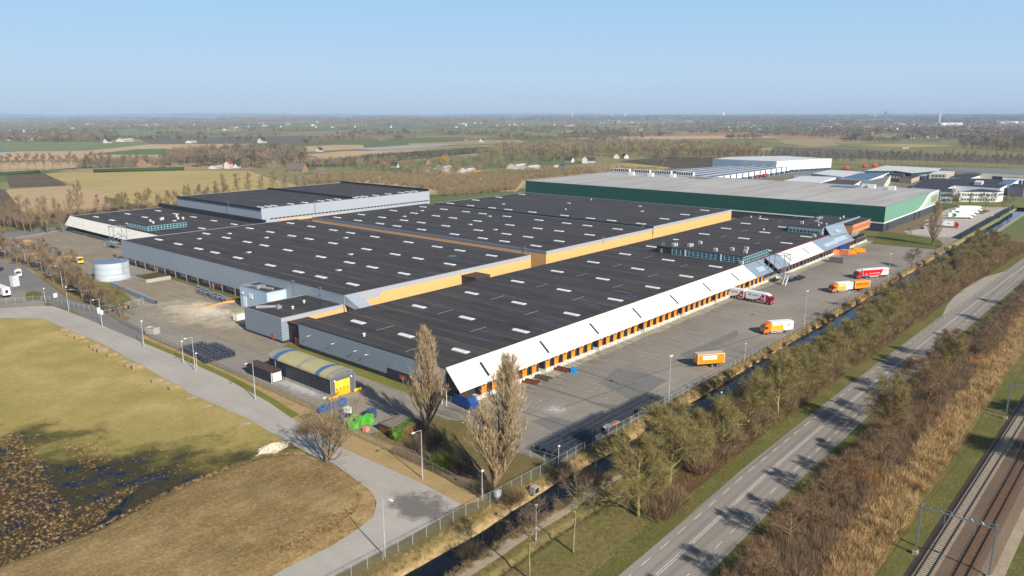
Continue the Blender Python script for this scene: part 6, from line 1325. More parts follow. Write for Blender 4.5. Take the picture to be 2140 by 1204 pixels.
for i in range(14): tagobj(add("roll_cages", c3, None, (*G(420 + 62 * (i // 2) / 7, 607 + (6 if i % 2 else 0) + 24 * (i // 2) / 7), 0), rnd.uniform(1.2, 1.8)), "pale roll cage in the loose cluster by the grey hall", "roll cages", "pale roll cages by the grey hall")
# fence-side pallets in the north yard
wood = mat("pallet_wood", srgb(196, 160, 112), .9, var=.25, scale=2); pb = MB()
for z in range(9): [pb.box(0, .12 * k * 2.2, z * .16 + .1, 1.2, .12 * k * 2.2 + .16, z * .16 + .13) for k in range(4)]; [pb.box(x, 0, z * .16, x + .12, .95, z * .16 + .1) for x in (0, .54, 1.08)]
pm = pb.mesh("pallet_stack", [wood])
for i in range(36):
    cx, cy = (((52, 512), (62, 540), (110, 552), (132, 548))[i % 4]); x, y = G(cx, cy); x += (i // 4 % 3) * 1.5 - 1.5; y += (i // 12) * 2.2 - 2 + (i % 4) * .4
    tagobj(add("pallet_stack", pm, None, (x, y, 0), rnd.uniform(-.1, .1)), "stack of wooden pallets behind the trees of the left yard", "pallets", "pallet stacks behind the left yard trees").scale = (1.2, 1.6, 1.5)
# concrete / timber blocks beside the access road
for i, (a, b_, k) in enumerate(((134, 691, 0), (150, 702, 1), (167, 707, 2), (176, 714, 3), (197, 725, 0), (205, 731, 1), (214, 735, 2), (235, 743, 1), (272, 765, 0), (287, 770, 2), (254, 757, 3), (328, 797, 0), (343, 803, 3), (364, 812, 1), (400, 832, 4), (431, 850, 4), (512, 887, 3))):
    x, y = G(a, b_); mb = MB(); h = (.55, .6, 1.1, .15, .06)[k]; mb.prism([(-1.5, -.8), (1.45, -.75), (1.5, .8), (-1.4, .75)], 0, h); mb.prism([(-1.35, -.6), (1.3, -.6), (1.3, .6), (-1.3, .6)], h, h + .05, 1)
    lab = ("low timber-edged block lying beside the access road", "low timber-edged block lying beside the access road", "tall pale block standing beside the access road", "thin pale slab lying in the grass beside the access road", "dark flat slab in the grass beside the access road")[k]
    tagobj(mb.build("road_block", [mat("block_timber", srgb(150, 128, 96), .9, var=.3), mat("block_top", srgb(176, 158, 126) if k != 4 else srgb(84, 78, 66), .9, var=.2)], None, (x, y, 0), rnd.uniform(-.1, .1) - .05), lab, "block", "blocks lying beside the access road, kind %s" % ("a", "a", "tall", "slab", "dark slab")[k])
x, y = G(570, 937); v = np.random.default_rng(2); mb = MB()
RN = 9; AN = 26; HV = [(0, 0, 1.15)] + [(2.9 * (k / RN) * (1 + .22 * v.normal() * (k / RN)) * cos(2 * pi * j / AN) * 1.25, 2.2 * (k / RN) * (1 + .18 * v.normal() * (k / RN)) * sin(2 * pi * j / AN), max(-.02, 1.15 * (1 - k / RN) ** .9 + .12 * v.normal() * (k < RN))) for k in range(1, RN + 1) for j in range(AN)]
mb._a(HV, [(0, 1 + j, 1 + (j + 1) % AN) for j in range(AN)] + [(1 + (k - 1) * AN + j, 1 + k * AN + j, 1 + k * AN + (j + 1) % AN, 1 + (k - 1) * AN + (j + 1) % AN) for k in range(1, RN) for j in range(AN)]); tagobj(mb.build("rubble_pile", mat("chalk", srgb(204, 192, 170), .95, var=.2, scale=2, bump=.8), None, (x, y, 0)), "pale heap of rubble by the bend of the access road", "heap")
# row of planks curved across the sawdust
mb = MB(); pts = [G(414, 645), G(440, 640), G(466, 634), G(495, 631)]
for i in range(3): A, B = np.array(pts[i]), np.array(pts[i + 1]); d = (B - A) / np.linalg.norm(B - A); q = np.array([-d[1], d[0]]) * .55; mb.prism([tuple(A - q), tuple(B - q), tuple(B + q), tuple(A + q)], .05, .25 + .25 * i)
tagobj(mb.build("plank_row", mat("fresh_wood", srgb(214, 158, 94), .9, var=.15, scale=2)), "curved row of fresh orange-brown planks across the sawdust", "planks")
# ================================================================ lamp posts, fences, gates
post_m = mat("post_grey", srgb(190, 190, 186), .5, metal=.2, var=.1)
def lamp_mesh(h, arm, kind):
    mb = MB(); mb.tube((0, 0, 0), (0, 0, h * .4), .13, 8, .11); mb.tube((0, 0, h * .4), (0, 0, h), .09, 8, .06)
    if kind == 'arm': mb.tube((0, 0, h), (-arm, 0, h + .1), .05, 6)
    me = mb.mesh("post", [post_m]); hd = MB()
    if kind == 'arm': hd.box(-arm - .7, -.16, h + .02, -arm, .16, h + .2)
    elif kind == 'flood': hd.box(-.5, -.1, h, .5, .1, h + .12); [hd.box(x - .22, -.35, h + .1, x + .22, .1, h + .42) for x in (-.35, .35)]
    else: hd.box(-.15, -.15, h, .35, .15, h + .22)
    return me, hd.mesh("lamp_head", [white])
LM = {k: lamp_mesh(*v) for k, v in dict(arm=(10.2, 1.7, 'arm'), flood=(12.4, 0, 'flood'), low=(4.6, 0, 'low'), mid=(6, 0, 'low')).items()}
def lampp(kind, px_, py_, label, rot=0, s=1.0, xy=None):
    x, y = xy or G(px_, py_); T = thing("street_lamp" if kind == 'arm' else "lamp_post", label, "lamp post", (x, y, 0), rot); T.scale = (1, 1, s)
    add("post", LM[kind][0], T); add("lamp_head", LM[kind][1], T); return T
lampp('arm', 883, 1000, "street lamp on the sandy verge in front of the two poplars", 0); lampp('arm', 804.7, 1163.7, "street lamp at the inside bend nearest the bottom edge", 1.57, 1.05); lampp('arm', 697, 915, "street lamp rising behind the many-stemmed tree", .2, .98)
lampp('arm', 534, 835, "street lamp on the verge facing the arched shed", .2, .98); lampp('arm', 408, 775, "street lamp beside the pile of dark roll cages", .1, .96); lampp('mid', 384, 760, "plain post just left of the dark roll cage pile", 0, 1.1); lampp('low', 412, 772, "short white-topped camera post in front of the dark roll cages")
lampp('mid', 301, 725, "thin lamp post in front of the rusty-rimmed skip", 0, 1.35); lampp('arm', 214, 683, "street lamp by the red and white barrier", .2, .95); lampp('mid', 144, 651, "thin lamp post at the end of the wire fence", 0, 1.5); lampp('arm', 131, 600, "street lamp on the leafy verge left of the tank", .3, .9); lampp('low', 95, 633, "short white post at the gate corner", 0, 1.2)
lampp('low', 1008, 1045, "white-headed camera post at the fence corner of the lawn", 0, 1.25); lampp('low', 1167, 975, "white-headed camera post at the end of the roll cage block", 0, .95)
lampp('flood', 1397, 846, "tall floodlight mast at the far end of the roll cage block"); lampp('flood', 1680, 685, "tall floodlight mast near the orange and white box truck"); lampp('flood', 1855, 592, "tall floodlight mast behind the red articulated truck"); lampp('flood', 1966, 545, "tall floodlight mast near the striped lawn")
lampp('mid', 1505, 860, "thin post among the trees across the ditch", 0, .8); lampp('mid', 1556, 752, "low lamp post at the yard edge beside the fence", 0, .8); lampp('mid', 1771, 640, "low lamp post by the fence near the orange trucks", 0, .9); lampp('mid', 1120, 1132, "thin white pole beside the sandy track", 0, 1.1); lampp('mid', 1822, 665, "thin post on the far ditch bank among the trees", 0, .8)
lampp('flood', 2013, 475, "slim mast on the pale yard of the green hall", 0, .8); lampp('arm', 2110, 445, "tall pale flag mast at the right edge by the offices", 0, 1.0); lampp('mid', 53, 545, "post with a red and white sign head in the north yard", 0, .9)
def fence(label, pts, h=2.2, step=3.0, mesh_=True, postm=None, rails=(2.15,), closed=False, thick=False, offs=(0, 0)):
    T = thing("wire_fence", label, "fence", (pts[0][0], pts[0][1], 0)); ox, oy = pts[0]; P = MB((ox, oy, 0)); Rl = MB((ox, oy, 0)); n = 0
    for a, b_ in zip(pts, pts[1:]):
        A, B = np.array(a), np.array(b_); L = np.linalg.norm(B - A); k = max(1, round(L / step))
        for i in range(k + (1 if b_ is pts[-1] else 0)):
            p = A + (B - A) * i / k; P.tube((p[0], p[1], 0), (p[0], p[1], h), .045, 5)
        for z in rails: Rl.tube((*A, z), (*B, z), .022, 4)
    P.build("fence_posts", postm or post_m, T)["kind"] = "stuff"
    if mesh_:
        m, n_ = ( _mats.get("fence_mesh"), None)
        if m is None:
            m, n_ = newmat("fence_mesh"); b = n_.bsdf(); b.inputs['Base Color'].default_value = (.16, .16, .15, 1); o = n_.new("ShaderNodeNewGeometry").outputs['Position']; sp_ = n_.new("ShaderNodeSeparateXYZ"); n_.l.new(o, sp_.inputs[0])
            u = n_.math('ABSOLUTE', n_.math('SINE', n_.math('MULTIPLY', n_.math('ADD', sp_.outputs['X'], sp_.outputs['Y']), 28.0))); v_ = n_.math('ABSOLUTE', n_.math('SINE', n_.math('MULTIPLY', sp_.outputs['Z'], 28.0)))
            al = n_.math('LESS_THAN', n_.math('MINIMUM', u, v_), .17); n_.l.new(al, b.inputs['Alpha']); _mats["fence_mesh"] = m
        for a, b_ in zip(pts, pts[1:]): Rl._a([(a[0], a[1], .05), (b_[0], b_[1], .05), (b_[0], b_[1], h - .1), (a[0], a[1], h - .1)], [(0, 1, 2, 3)], 1)
        Rl.build("wire_mesh", [post_m, m], T)
    else: Rl.build("rail", post_m, T)
    return T
fence("wire fence with steel posts following the ditch along the dock yard", [(113.0, 85.6), (180, 85.2), (260, 85.0), (340, 84.6), (446, 84.6)], rails=(2.15, 1.1))
fence("wire mesh fence along the ditch at the bottom, past the road bend", [(40, 87.0), (62, 86.8), (96, 85.9), (113.0, 85.6)], rails=(2.15,))
fence("low fence between the corner lawn and the dock yard", [(113.0, 85.6), (111.8, 95.5)], rails=(2.1,), h=1.8)
FL = [(91.9, 87.6), (92.3, 106), (92.6, 133), (95.2, 147), (95.6, 165), (96.2, 198), (96.6, 237), (98, 262), (100, 281)]
FL2 = [(FL[i][0] + 2.4, FL[i][1]) for i in range(len(FL))]; FL2[0] = (93.0, 87.6)
fence("long dark wire fence between the sandy verge and the yard", FL2, rails=(2.0,), postm=mat("dark_post", srgb(110, 104, 94), .7))
fence("pale wire fence beside the access road up to the barrier", [(102.4, 283), (98, 300), (96, 318), (92, 324), (70, 330)], rails=(1.9,))
fence("dark wire fence in front of the roadside trees of the left yard", gp((262, 664), (200, 640), (140, 612), (90, 578), (35, 545), (0, 538)), rails=(1.8,), postm=mat("dark_post", srgb(110, 104, 94), .7)).location.x += 3.2
fence("wire fence enclosing the foot of the round tank", gp((232, 592), (285, 586), (328, 577)), rails=(1.8,), h=1.9)
T = thing("slat_fence", "dark slatted boundary wall of the green hall site", "wall", (488, 84.8, 0)); mb = MB((488, 84.8, 0)); mb.box(488, 84.7, 0, 671, 84.95, 3.0); mb.build("panel", mat("black_screen", srgb(38, 42, 52), .6, var=.15), T); mb = MB((488, 84.8, 0)); [mb.box(488 + 6 * k, 84.55, 0, 488.15 + 6 * k, 84.72, 3.05) for k in range(31)]; mb.build("fence_posts", chass, T)["kind"] = "stuff"
T = thing("sliding_gate", "grey lattice sliding gate beside the barrier", "gate", (102.5, 284.6, 0), .05); mb = MB(); [mb.box(x - .05, -.05, 0, x + .05, .05, 2.4) for x in (0.2, 1.6, 6, 8)]; [mb.box(.2, -.04, z, 8, .04, z + .08) for z in (.25, 2.3)]; mb.build("frame", post_m, T); mb = MB(); [mb.box(.3 + .3 * k, -.015, .3, .33 + .3 * k, .015, 2.3) for k in range(26)]; mb.build("bars", post_m, T)
T.location = (*G(262, 646), 0); T.rotation_euler = (0, 0, .3)
A, B = G(213, 657), G(268, 645); T = thing("barrier", "red and white striped barrier arm across the yard entrance", "barrier", (A[0], A[1], 0), math.atan2(B[1] - A[1], B[0] - A[0])); L = math.hypot(B[0] - A[0], B[1] - A[1])
mb = MB(); [mb.box(L * k / 14, -.06, .95, L * (k + 1) / 14, .06, 1.1, k % 2) for k in range(14)]; mb.build("arm", [white, P_red], T); mb = MB(); mb.box(-.5, -.4, 0, .3, .4, 1.5); mb.box(L, -.2, 0, L + .3, .2, 1.3, 1); mb.build("motor_box", [white, navy], T)
x, y = G(207, 656); T = thing("guard_box", "small white intercom cabinet at the barrier", "cabinet", (x, y, 0)); mb = MB(); mb.box(-.5, -.5, .2, .5, .5, 2.3); mb.build("cabinet", white, T); mb = MB(); mb.box(-.55, -.55, 0, .55, .55, .2); mb.build("base", navy, T)
x, y = G(117, 627); T = thing("white_sign", "square white sign board on a post by the wire fence corner", "sign", (x, y, 0), .4); mb = MB(); mb.box(-.8, -.06, 1.0, .8, .06, 2.7); mb.build("board", white, T); mb = MB(); mb.cyl(0, 0, 0, 1.0, .06, 6); mb.build("post", post_m, T)
x, y = G(32, 598); T = thing("tank_rack", "tall white ribbed rack unit beside the yellow-topped truck", "rack", (x, y, 0), .3); mb = MB(); mb.box(-1.3, -1, 0, 1.3, 1, 4.6); [mb.box(-1.35, -1.05, .8 * k, 1.35, 1.05, .8 * k + .12) for k in range(1, 6)]; mb.build("body", mat("rack_white", srgb(206, 208, 208), .5, var=.2), T); mb = MB(); mb.box(-1.4, -1.1, 4.6, 1.4, 1.1, 4.8); mb.build("cap", alu, T)
x, y = G(652, 738); T = thing("white_sign", "white board on a stand between the arched shed and the grey wall", "sign", (x + 1, y + 4, 0), 1.4); mb = MB(); mb.box(-.9, -.06, 1.4, .9, .06, 3.1); mb.build("board", white, T); mb = MB(); mb.cyl(0, 0, 0, 1.4, .07, 6); mb.build("post", post_m, T)
for i, (a, b_) in enumerate(((320, 572), (324, 572))): crate(318 + 8 * i, 588, 0, 1.0, 1.0, 1.3, mat("orange_bin", srgb(224, 112, 50), .6), "orange wheelie bin by the tank fence, " + ("left" if i == 0 else "right") + " one of two", name="wheelie_bin", cat="bin")
x, y = G(1113, 1042 - 0); T = thing("pump_box", "small grey pump housing on the ditch bank", "box", (*G(1117, 1026), -.5)); mb = MB(); mb.box(-.7, -.6, 0, .7, .6, 1.5); mb.build("housing", conc, T); mb = MB(); mb.box(-.5, -.7, .3, .5, -.6, 1.2); mb.build("grate", chass, T)
x, y = G(1040, 1043); T = thing("meter_box", "white meter cabinet hanging in the fence corner", "cabinet", (x, y, 0)); mb = MB(); mb.box(-.6, -.4, .6, .6, .4, 1.7); mb.build("cabinet", white, T); mb = MB(); mb.box(-.5, -.3, 0, .5, .3, .6); mb.build("base", conc, T)
# ================================================================ fields (plan outlines surveyed from the picture)
def field(name, cols, pts, z=.05, streak=None, sb=.01, sf=.25):
    key = name + str(len(_mats)); c1, c2, c3 = cols
    m = groundmat(key, [(.35, c1), (.65, c2)], [(.3, c3), (.7, c2)], sb=sb, sf=sf, streak=streak, bump=.1, mixf=.45); sheet(name, gp(*pts), z, m)
S_ = srgb
tan = (S_(178, 150, 112), S_(196, 168, 128), S_(164, 138, 102)); gold = (S_(160, 142, 88), S_(182, 160, 104), S_(148, 130, 80)); grn = (S_(86, 112, 62), S_(98, 122, 72), S_(78, 100, 56))
pal = (S_(112, 122, 78), S_(128, 134, 90), S_(102, 112, 72)); brn = (S_(100, 86, 66), S_(118, 102, 80), S_(84, 72, 56)); olv = (S_(118, 116, 70), S_(138, 132, 84), S_(106, 104, 62)); gry = (S_(98, 92, 78), S_(116, 108, 92), S_(84, 80, 68))
strow = lambda a, c, amt=.5, w=.35: ((.01, w, 1), a, c, amt)
field("golden_field", gold, [(92, 363), (180, 360), (400, 357), (520, 357), (560, 372), (650, 395), (560, 415), (300, 432), (225, 412), (180, 395), (130, 378)], streak=strow(radians(80), S_(198, 176, 120), .6, .12))
field("sandy_field", tan, [(18, 396), (150, 388), (210, 400), (236, 432), (215, 452), (100, 457), (40, 442), (-30, 420)], .06, streak=strow(radians(60), S_(150, 124, 92), .6))
field("orchard_rows", brn, [(12, 364), (90, 361), (132, 382), (140, 388), (20, 393)], .07, streak=strow(radians(75), S_(66, 56, 44), .8, .3))
field("orchard_rows", brn, [(-40, 388), (10, 396), (45, 440), (60, 456), (-60, 470)], .07, streak=strow(radians(70), S_(74, 62, 48), .8, .3))
field("ploughed_field", tan, [(-20, 336), (-20, 321), (40, 317), (180, 315.5), (310, 302), (480, 301), (480, 309), (400, 311), (340, 311), (180, 323), (332, 323.5), (330, 333)], .08)
field("ploughed_field", tan, [(-20, 352), (-20, 340), (160, 338), (160, 350), (20, 362)], .06)
field("green_field", grn, [(176, 323.6), (285, 312), (346, 310.5), (346, 323.6)], .11); field("pasture", pal, [(-20, 296), (90, 296), (300, 296), (310, 301.5), (180, 315), (40, 316.5), (-20, 320)], .06)
field("dark_field", gry, [(285, 288), (480, 286), (640, 284), (640, 298), (480, 301), (310, 300)], .05); field("ploughed_field", tan, [(570, 312), (640, 306), (700, 303), (760, 303), (760, 311), (620, 318)], .07)
field("ploughed_field", tan, [(640, 323), (720, 316), (880, 314), (800, 325), (680, 332)], .07); field("grey_net_orchard", (S_(150, 150, 146), S_(172, 172, 168), S_(136, 136, 132)), [(730, 311), (860, 303), (960, 301), (905, 307), (790, 314)], .09)
field("orchard_block", (S_(66, 62, 48), S_(80, 74, 58), S_(54, 50, 40)), [(640, 338), (800, 322), (1010, 308), (1060, 305), (1040, 316), (900, 330), (760, 345), (600, 350)], .08); field("green_field", pal, [(885, 313), (960, 307), (1020, 305), (960, 312), (900, 316)], .1)
field("pasture", olv, [(690, 349), (790, 350), (800, 360), (690, 366), (620, 360)], .06); field("brown_field", tan, [(1150, 290), (1290, 286), (1560, 283), (1640, 287), (1500, 290), (1260, 292)], .07); field("brown_field", (S_(150, 118, 90), S_(166, 132, 102), S_(138, 108, 82)), [(1380, 274), (1560, 276), (2000, 288), (1700, 290), (1400, 292), (1280, 287)], .06)
field("orchard_rows", olv, [(1400, 292), (1620, 290), (1640, 300), (1700, 306), (1500, 312), (1400, 306)], .06, streak=strow(radians(30), S_(92, 88, 62), .6, .05)); field("pasture", olv, [(1740, 300), (1900, 296), (2030, 298), (2180, 306), (2180, 326), (2000, 322), (1820, 312)], .06)
field("ploughed_field", gold, [(1790, 303), (1880, 301), (2000, 304), (1900, 308)], .08); field("orchard_rows", gry, [(1620, 306), (1800, 314), (2000, 324), (2180, 330), (2180, 345), (1800, 332), (1600, 325)], .07, streak=strow(radians(20), S_(78, 76, 58), .6, .06))
field("pasture", olv, [(1560, 352), (1580, 330), (2180, 346), (2180, 362), (1760, 352)], .08); field("orchard_rows", (S_(84, 76, 60), S_(98, 90, 70), S_(72, 64, 50)), [(1290, 337), (1400, 328), (1530, 330), (1530, 350), (1400, 352)], .09, streak=strow(radians(40), S_(60, 56, 44), .5, .2))
field("pasture", gold, [(1230, 345), (1330, 343), (1400, 350), (1380, 358), (1260, 354)], .1); field("pasture", pal, [(690, 272), (1100, 268), (1400, 266), (1230, 276), (1000, 282), (780, 284)], .05); field("pasture", pal, [(230, 270), (400, 268), (470, 274), (300, 286), (170, 284)], .05)
field("brown_field", tan, [(1150, 276), (1240, 271), (1360, 268), (1330, 276), (1240, 278)], .09); field("sandy_lot", tan, [(620, 396), (760, 372), (900, 352), (1060, 372), (1100, 380), (1080, 400), (930, 400), (700, 425), (560, 420)], .03, sf=.6)
field("striped_lawn", (S_(96, 100, 46), S_(120, 120, 62), S_(78, 82, 38)), [(1820, 510), (1840, 482), (1960, 500), (1975, 512), (1958, 522)], .03, streak=((.9, .04, 1), 0, S_(40, 44, 18), .9), sb=.1, sf=1)
paleyard = groundmat("pale_yard", [(.35, srgb(168, 160, 148)), (.65, srgb(184, 176, 164))], [(.3, srgb(158, 150, 138)), (.7, srgb(194, 186, 174))], sb=.05, sf=1.5, bump=.05)
sheet("pale_yard", [(489, 92), (505, 86), (690, 86), (690, 112), (640, 122), (600, 120), (500, 118), (489, 112)], .03, paleyard)
sheet("soil_bed", gp((1870, 486), (1915, 480), (1945, 462), (1925, 462), (1880, 476)), .05, soil); sheet("soil_bed", [(620, 96), (650, 96), (655, 108), (622, 110)], .05, soil)
sheet("soil_bed", [(489, 110), (500, 112), (640, 124), (488, 124.5)], .028, soil); field("estate_ground", (S_(112, 104, 90), S_(130, 120, 104), S_(94, 88, 76)), [(1340, 395), (1250, 372), (1400, 352), (1540, 352), (1760, 355), (1850, 352), (2200, 368), (2200, 440), (1990, 420), (1800, 410)], .04, sf=.5); field("park_grass", (S_(108, 112, 58), S_(124, 122, 68), S_(92, 98, 50)), [(1965, 425), (2040, 432), (2200, 436), (2200, 420), (2120, 418), (1980, 414)], .07)
# river bend glint at the far left
sheet("river", gp((-20, 322.5), (0, 319), (22, 317.5), (14, 320), (-20, 325)), .12, wm)
# ================================================================ industrial estate behind
def plan(pts, h): return [G(x, y, h) for x, y in pts]
def bld(label, roofpx, h, wallm, roofm_=None, name="warehouse", cat="building", wins=(), z0=0):
    pl_ = plan(roofpx, h); c = pl_[0]; T = thing(name, label, cat, (c[0], c[1], 0)); off = (c[0], c[1], 0)
    P = MB(off); P.prism(pl_, z0, h); P.build("wall", wallm, T)
    cx = sum(p[0] for p in pl_) / len(pl_); cy = sum(p[1] for p in pl_) / len(pl_); ins = [(x + (cx - x) * .006, y + (cy - y) * .006) for x, y in pl_]
    P = MB(off); P.prism(ins, h, h + .15); P.build("roof", roofm_ or roofm, T)
    for (i, t0, t1, za, zb, n, m) in wins:
        a, b_ = np.array(pl_[i]), np.array(pl_[(i + 1) % len(pl_)]); d = b_ - a; q = np.array([d[1], -d[0]]) / np.linalg.norm(d); q = q * .12 * (1 if np.dot(q, np.array([cx, cy]) - a) < 0 else -1)
        for k in range(n):
            u, v = t0 + (t1 - t0) * k / n, t0 + (t1 - t0) * (k + .62) / n; A, B = a + d * u, a + d * v
            w = MB(off); w.prism([tuple(A - q * .5), tuple(B - q * .5), tuple(B + q), tuple(A + q)], za, zb); w.build("window" if zb - za < 3 else "door", m, T)
    return T, off
wh = mat("white_cladding", srgb(232, 234, 236), .5, var=.05, scale=.3); gb = mat("grey_blue_cladding", srgb(140, 156, 174), .5, var=.08, scale=.3); wr_ = mat("white_roof", srgb(206, 206, 202), .7, var=.1, scale=.1); solar = mat("solar_roof", srgb(52, 62, 96), .3, var=.4, scale=.25, spec=.6)
crm = mat("cream_wall", srgb(216, 206, 178), .7, var=.06, scale=.3); grr = mat("grey_roof", srgb(124, 124, 118), .8, var=.1, scale=.1); dkr = mat("dark_flat_roof", srgb(60, 56, 62), .8, var=.25, scale=.15); bge = mat("beige_brick", srgb(176, 164, 148), .8, var=.1, scale=.4)
W1 = thing("distribution_centre", "tall white distribution centre with grey-blue side and blue docks", "warehouse", (890, 355, 0)); o1 = (890, 355, 0)
pw = [(890, 355), (978, 326), (1000, 392), (935, 440), (890, 432)]
mb = MB(o1); mb.prism([(890, 355), (985, 323), (1010, 395), (940, 440), (888, 436)], 0, 14.4); mb.build("wall", gb, W1); mb = MB(o1); mb.prism([(891, 356), (984, 325), (1008, 394), (940, 438), (889, 434)], 14.4, 14.7); mb.build("roof", wr_, W1)
def facepan(T, off, a, b_, za, zb, m, d=.3, name="facade_panel"):
    a, b_ = np.array(a, float), np.array(b_, float); q = np.array([(b_ - a)[1], -(b_ - a)[0]]); q = q / np.linalg.norm(q) * d; q = q if q @ a < 0 else -q
    w = MB(off); w.prism([tuple(a), tuple(b_), tuple(b_ + q), tuple(a + q)], za, zb); return w.build(name, m, T)
facepan(W1, o1, (890, 355), (985, 323), 3.6, 14.5, wh)
for k in range(11): A = np.array((890, 355.)); B = np.array((985, 323.)); p = A + (B - A) * (k + .95) / 11; facepan(W1, o1, p, p + (B - A) * .006, 0, 14.5, gb, .6, "facade_post")
for k in range(22):
    if 1 < k < 5: continue
    A = np.array((890, 355.)); B = np.array((985, 323.)); p = A + (B - A) * (k + .2) / 22; facepan(W1, o1, p, p + (B - A) * .026, .8, 3.4, mat("dock_navy", srgb(38, 52, 84), .6), .9, "dock_door")
W2 = thing("dock_terminal", "low white terminal with striped blue solar roof behind the green hall", "warehouse", (715, 360, 0)); o2_ = (715, 360, 0)
P2 = [G(1480, 372.5, 7.5), G(1650, 349, 7.5), G(1530, 346.5, 7.5), G(1400, 357, 7.5)]
mb = MB(o2_); mb.prism(P2, 0, 7.5); mb.build("wall", gb, W2); mb = MB(o2_); mb.prism(P2, 7.5, 7.7); mb.build("roof", wr_, W2)
facepan(W2, o2_, P2[0], P2[1], 3.2, 7.6, wh)
for k in range(14): A, B = np.array(P2[0]), np.array(P2[1]); p = A + (B - A) * (k + .2) / 14; facepan(W2, o2_, p, p + (B - A) * .012, 0, 7.6, darkblue, .5, "facade_post"); facepan(W2, o2_, p + (B - A) * .018, p + (B - A) * .05, .8, 3.1, mat("dock_green", srgb(34, 74, 84), .6), .6, "dock_door")
for k in range(5):
    A, B, C_, D = map(np.array, (P2[0], P2[1], P2[2], P2[3])); u, v = (k + .15) / 5, (k + .6) / 5; mb = MB(o2_); mb.prism([tuple(A + (D - A) * u), tuple(B + (C_ - B) * u), tuple(B + (C_ - B) * v), tuple(A + (D - A) * v)], 7.7, 7.95); mb.build("solar_panel", solar, W2)
navyw = mat("navy_window", srgb(34, 46, 76), .3); tealw = mat("teal_window", srgb(30, 92, 104), .3); greenw = mat("dark_green_wall", srgb(34, 62, 68), .6)
bld("flat pale hall with grey side in front of the white distribution centre", [(1697, 363), (1734, 355), (1812, 360), (1759, 370)], 6, gb, wr_)
bld("hall covered with solar panels between pale halls", [(1757, 372), (1797, 362), (1858, 361), (1817, 376)], 6.5, wh, solar)
bld("low white hall with a bright roof behind the pale membrane roof", [(1636, 378), (1676, 368), (1750, 370), (1709, 384)], 5, wh, wr_)
bld("low brown-roofed hall behind the pale membrane roof", [(1702, 386), (1748, 375), (1800, 378), (1780, 389)], 5.5, wh, brown)
bld("two-storey cream building with tall yellow-framed windows", [(1797, 382), (1850, 370), (1862, 366), (1853, 378), (1845, 392), (1800, 391)], 7.5, crm, grr, wins=((0, .05, .95, 1, 3, 7, navyw), (0, .05, .95, 4.2, 6.4, 7, navyw)))
bld("long pale-roofed hall with dark green gates", [(1808, 357), (1850, 346), (1968, 352), (1962, 357), (1905, 362), (1870, 357)], 8, greenw, wr_)
bld("long grey-roofed cream hall with three dark gates at the right edge", [(1964, 354), (2000, 349), (2180, 356), (2180, 368), (2050, 362)], 8.5, crm, grr, wins=((3, .12, .9, 0, 6, 3, navyw), (4, .35, .6, 0, 5, 1, navyw)))
bld("small beige two-storey building with four dark windows", [(1942, 363), (1960, 357), (2000, 358), (1978, 364)], 7.5, bge, wr_, wins=((3, .1, .9, 4.4, 6.2, 4, navyw), (3, .1, .9, 1, 3, 4, navyw)))
bld("white hall with a dark roof and four blue gates", [(1984, 370), (2010, 364), (2052, 366), (2024, 374)], 6, wh, dkr, wins=((3, .05, .95, .3, 4, 4, navyw),))
bld("broad dark-roofed hall with white side walls by the offices", [(1905, 391), (1930, 374), (2045, 373), (2122, 378), (2090, 394), (1994, 388), (1970, 398)], 8, wh, dkr)
bld("white two-storey office with teal window bands at the right", [(2006, 401), (2050, 395), (2098, 400), (2085, 402)], 8, mat("office_white", srgb(206, 204, 194), .6, var=.05), dkr, name="office_building", wins=((3, .05, .95, 4.9, 6.6, 13, tealw), (3, .05, .95, 1, 2.8, 13, tealw), (2, .05, .95, 4.9, 6.6, 5, tealw)))
bld("white two-storey office with teal windows next to the green hall corner", [(1966, 401), (1972, 394), (1990, 394), (1992, 402)], 8.5, _mats["office_white"], dkr, name="office_building", wins=((3, .05, .95, 5, 6.8, 6, tealw), (3, .05, .95, 1, 3, 6, tealw)))
bld("grey block behind the offices at the right edge", [(2108, 390), (2118, 384), (2150, 386), (2140, 392)], 8, mat("block_grey", srgb(112, 114, 118), .7), dkr); bld("dark brick office with white fins", [(1853, 364), (1872, 361), (1892, 362), (1888, 367)], 7, mat("brick_dark", srgb(108, 96, 84), .8), dkr, wins=((3, .15, .85, 3.5, 5.5, 4, wh),))
bld("small white unit behind the solar-roofed hall", [(1838, 366), (1856, 361), (1876, 362), (1858, 368)], 5, wh, grr)
bld("brown flat-roofed unit left of the dark brick office", [(1880, 372), (1900, 366), (1925, 367), (1905, 374)], 4.5, bge, brown)
bld("low grey unit between the dark gates hall and the beige block", [(1912, 366), (1926, 361), (1948, 362), (1936, 368)], 5, gb, wr_, wins=((3, .1, .9, .3, 3.2, 3, navyw),))
bld("white raised box on the broad dark roof", [(2036, 381), (2040, 377), (2056, 378), (2052, 382)], 10.5, wh, wr_, z0=8.2)
bld("long dark-blue roofed wing with a white edge beside the broad dark roof", [(2086, 384), (2106, 375), (2128, 376), (2112, 386)], 8.6, wh, solar)
bld("white garage row at the far right behind the wing", [(2096, 372), (2106, 367), (2150, 369), (2146, 374)], 5.5, wh, grr, wins=((3, .05, .95, .3, 3.8, 6, navyw),))
bld("pale flat unit in front of the long pale-roofed hall", [(1852, 360), (1866, 356), (1892, 357), (1880, 361)], 5, wh, wr_)
bld("grey stepped unit at the head of the pale halls", [(1660, 366), (1680, 360), (1712, 361), (1694, 367)], 4.5, gb, grr)
for i in range(26):
    a, b_ = ((1760 + 5 * i, 385 - .1 * i) if i < 8 else (1880 + 5.2 * i, 390 + .12 * i)); car(a + rnd.uniform(-3, 3), b_ + rnd.uniform(-3, 3), rnd.uniform(0, 3), (P_white, navy, P_red, silver)[i % 4], "small parked car among the units of the estate", "parked cars among the estate units")
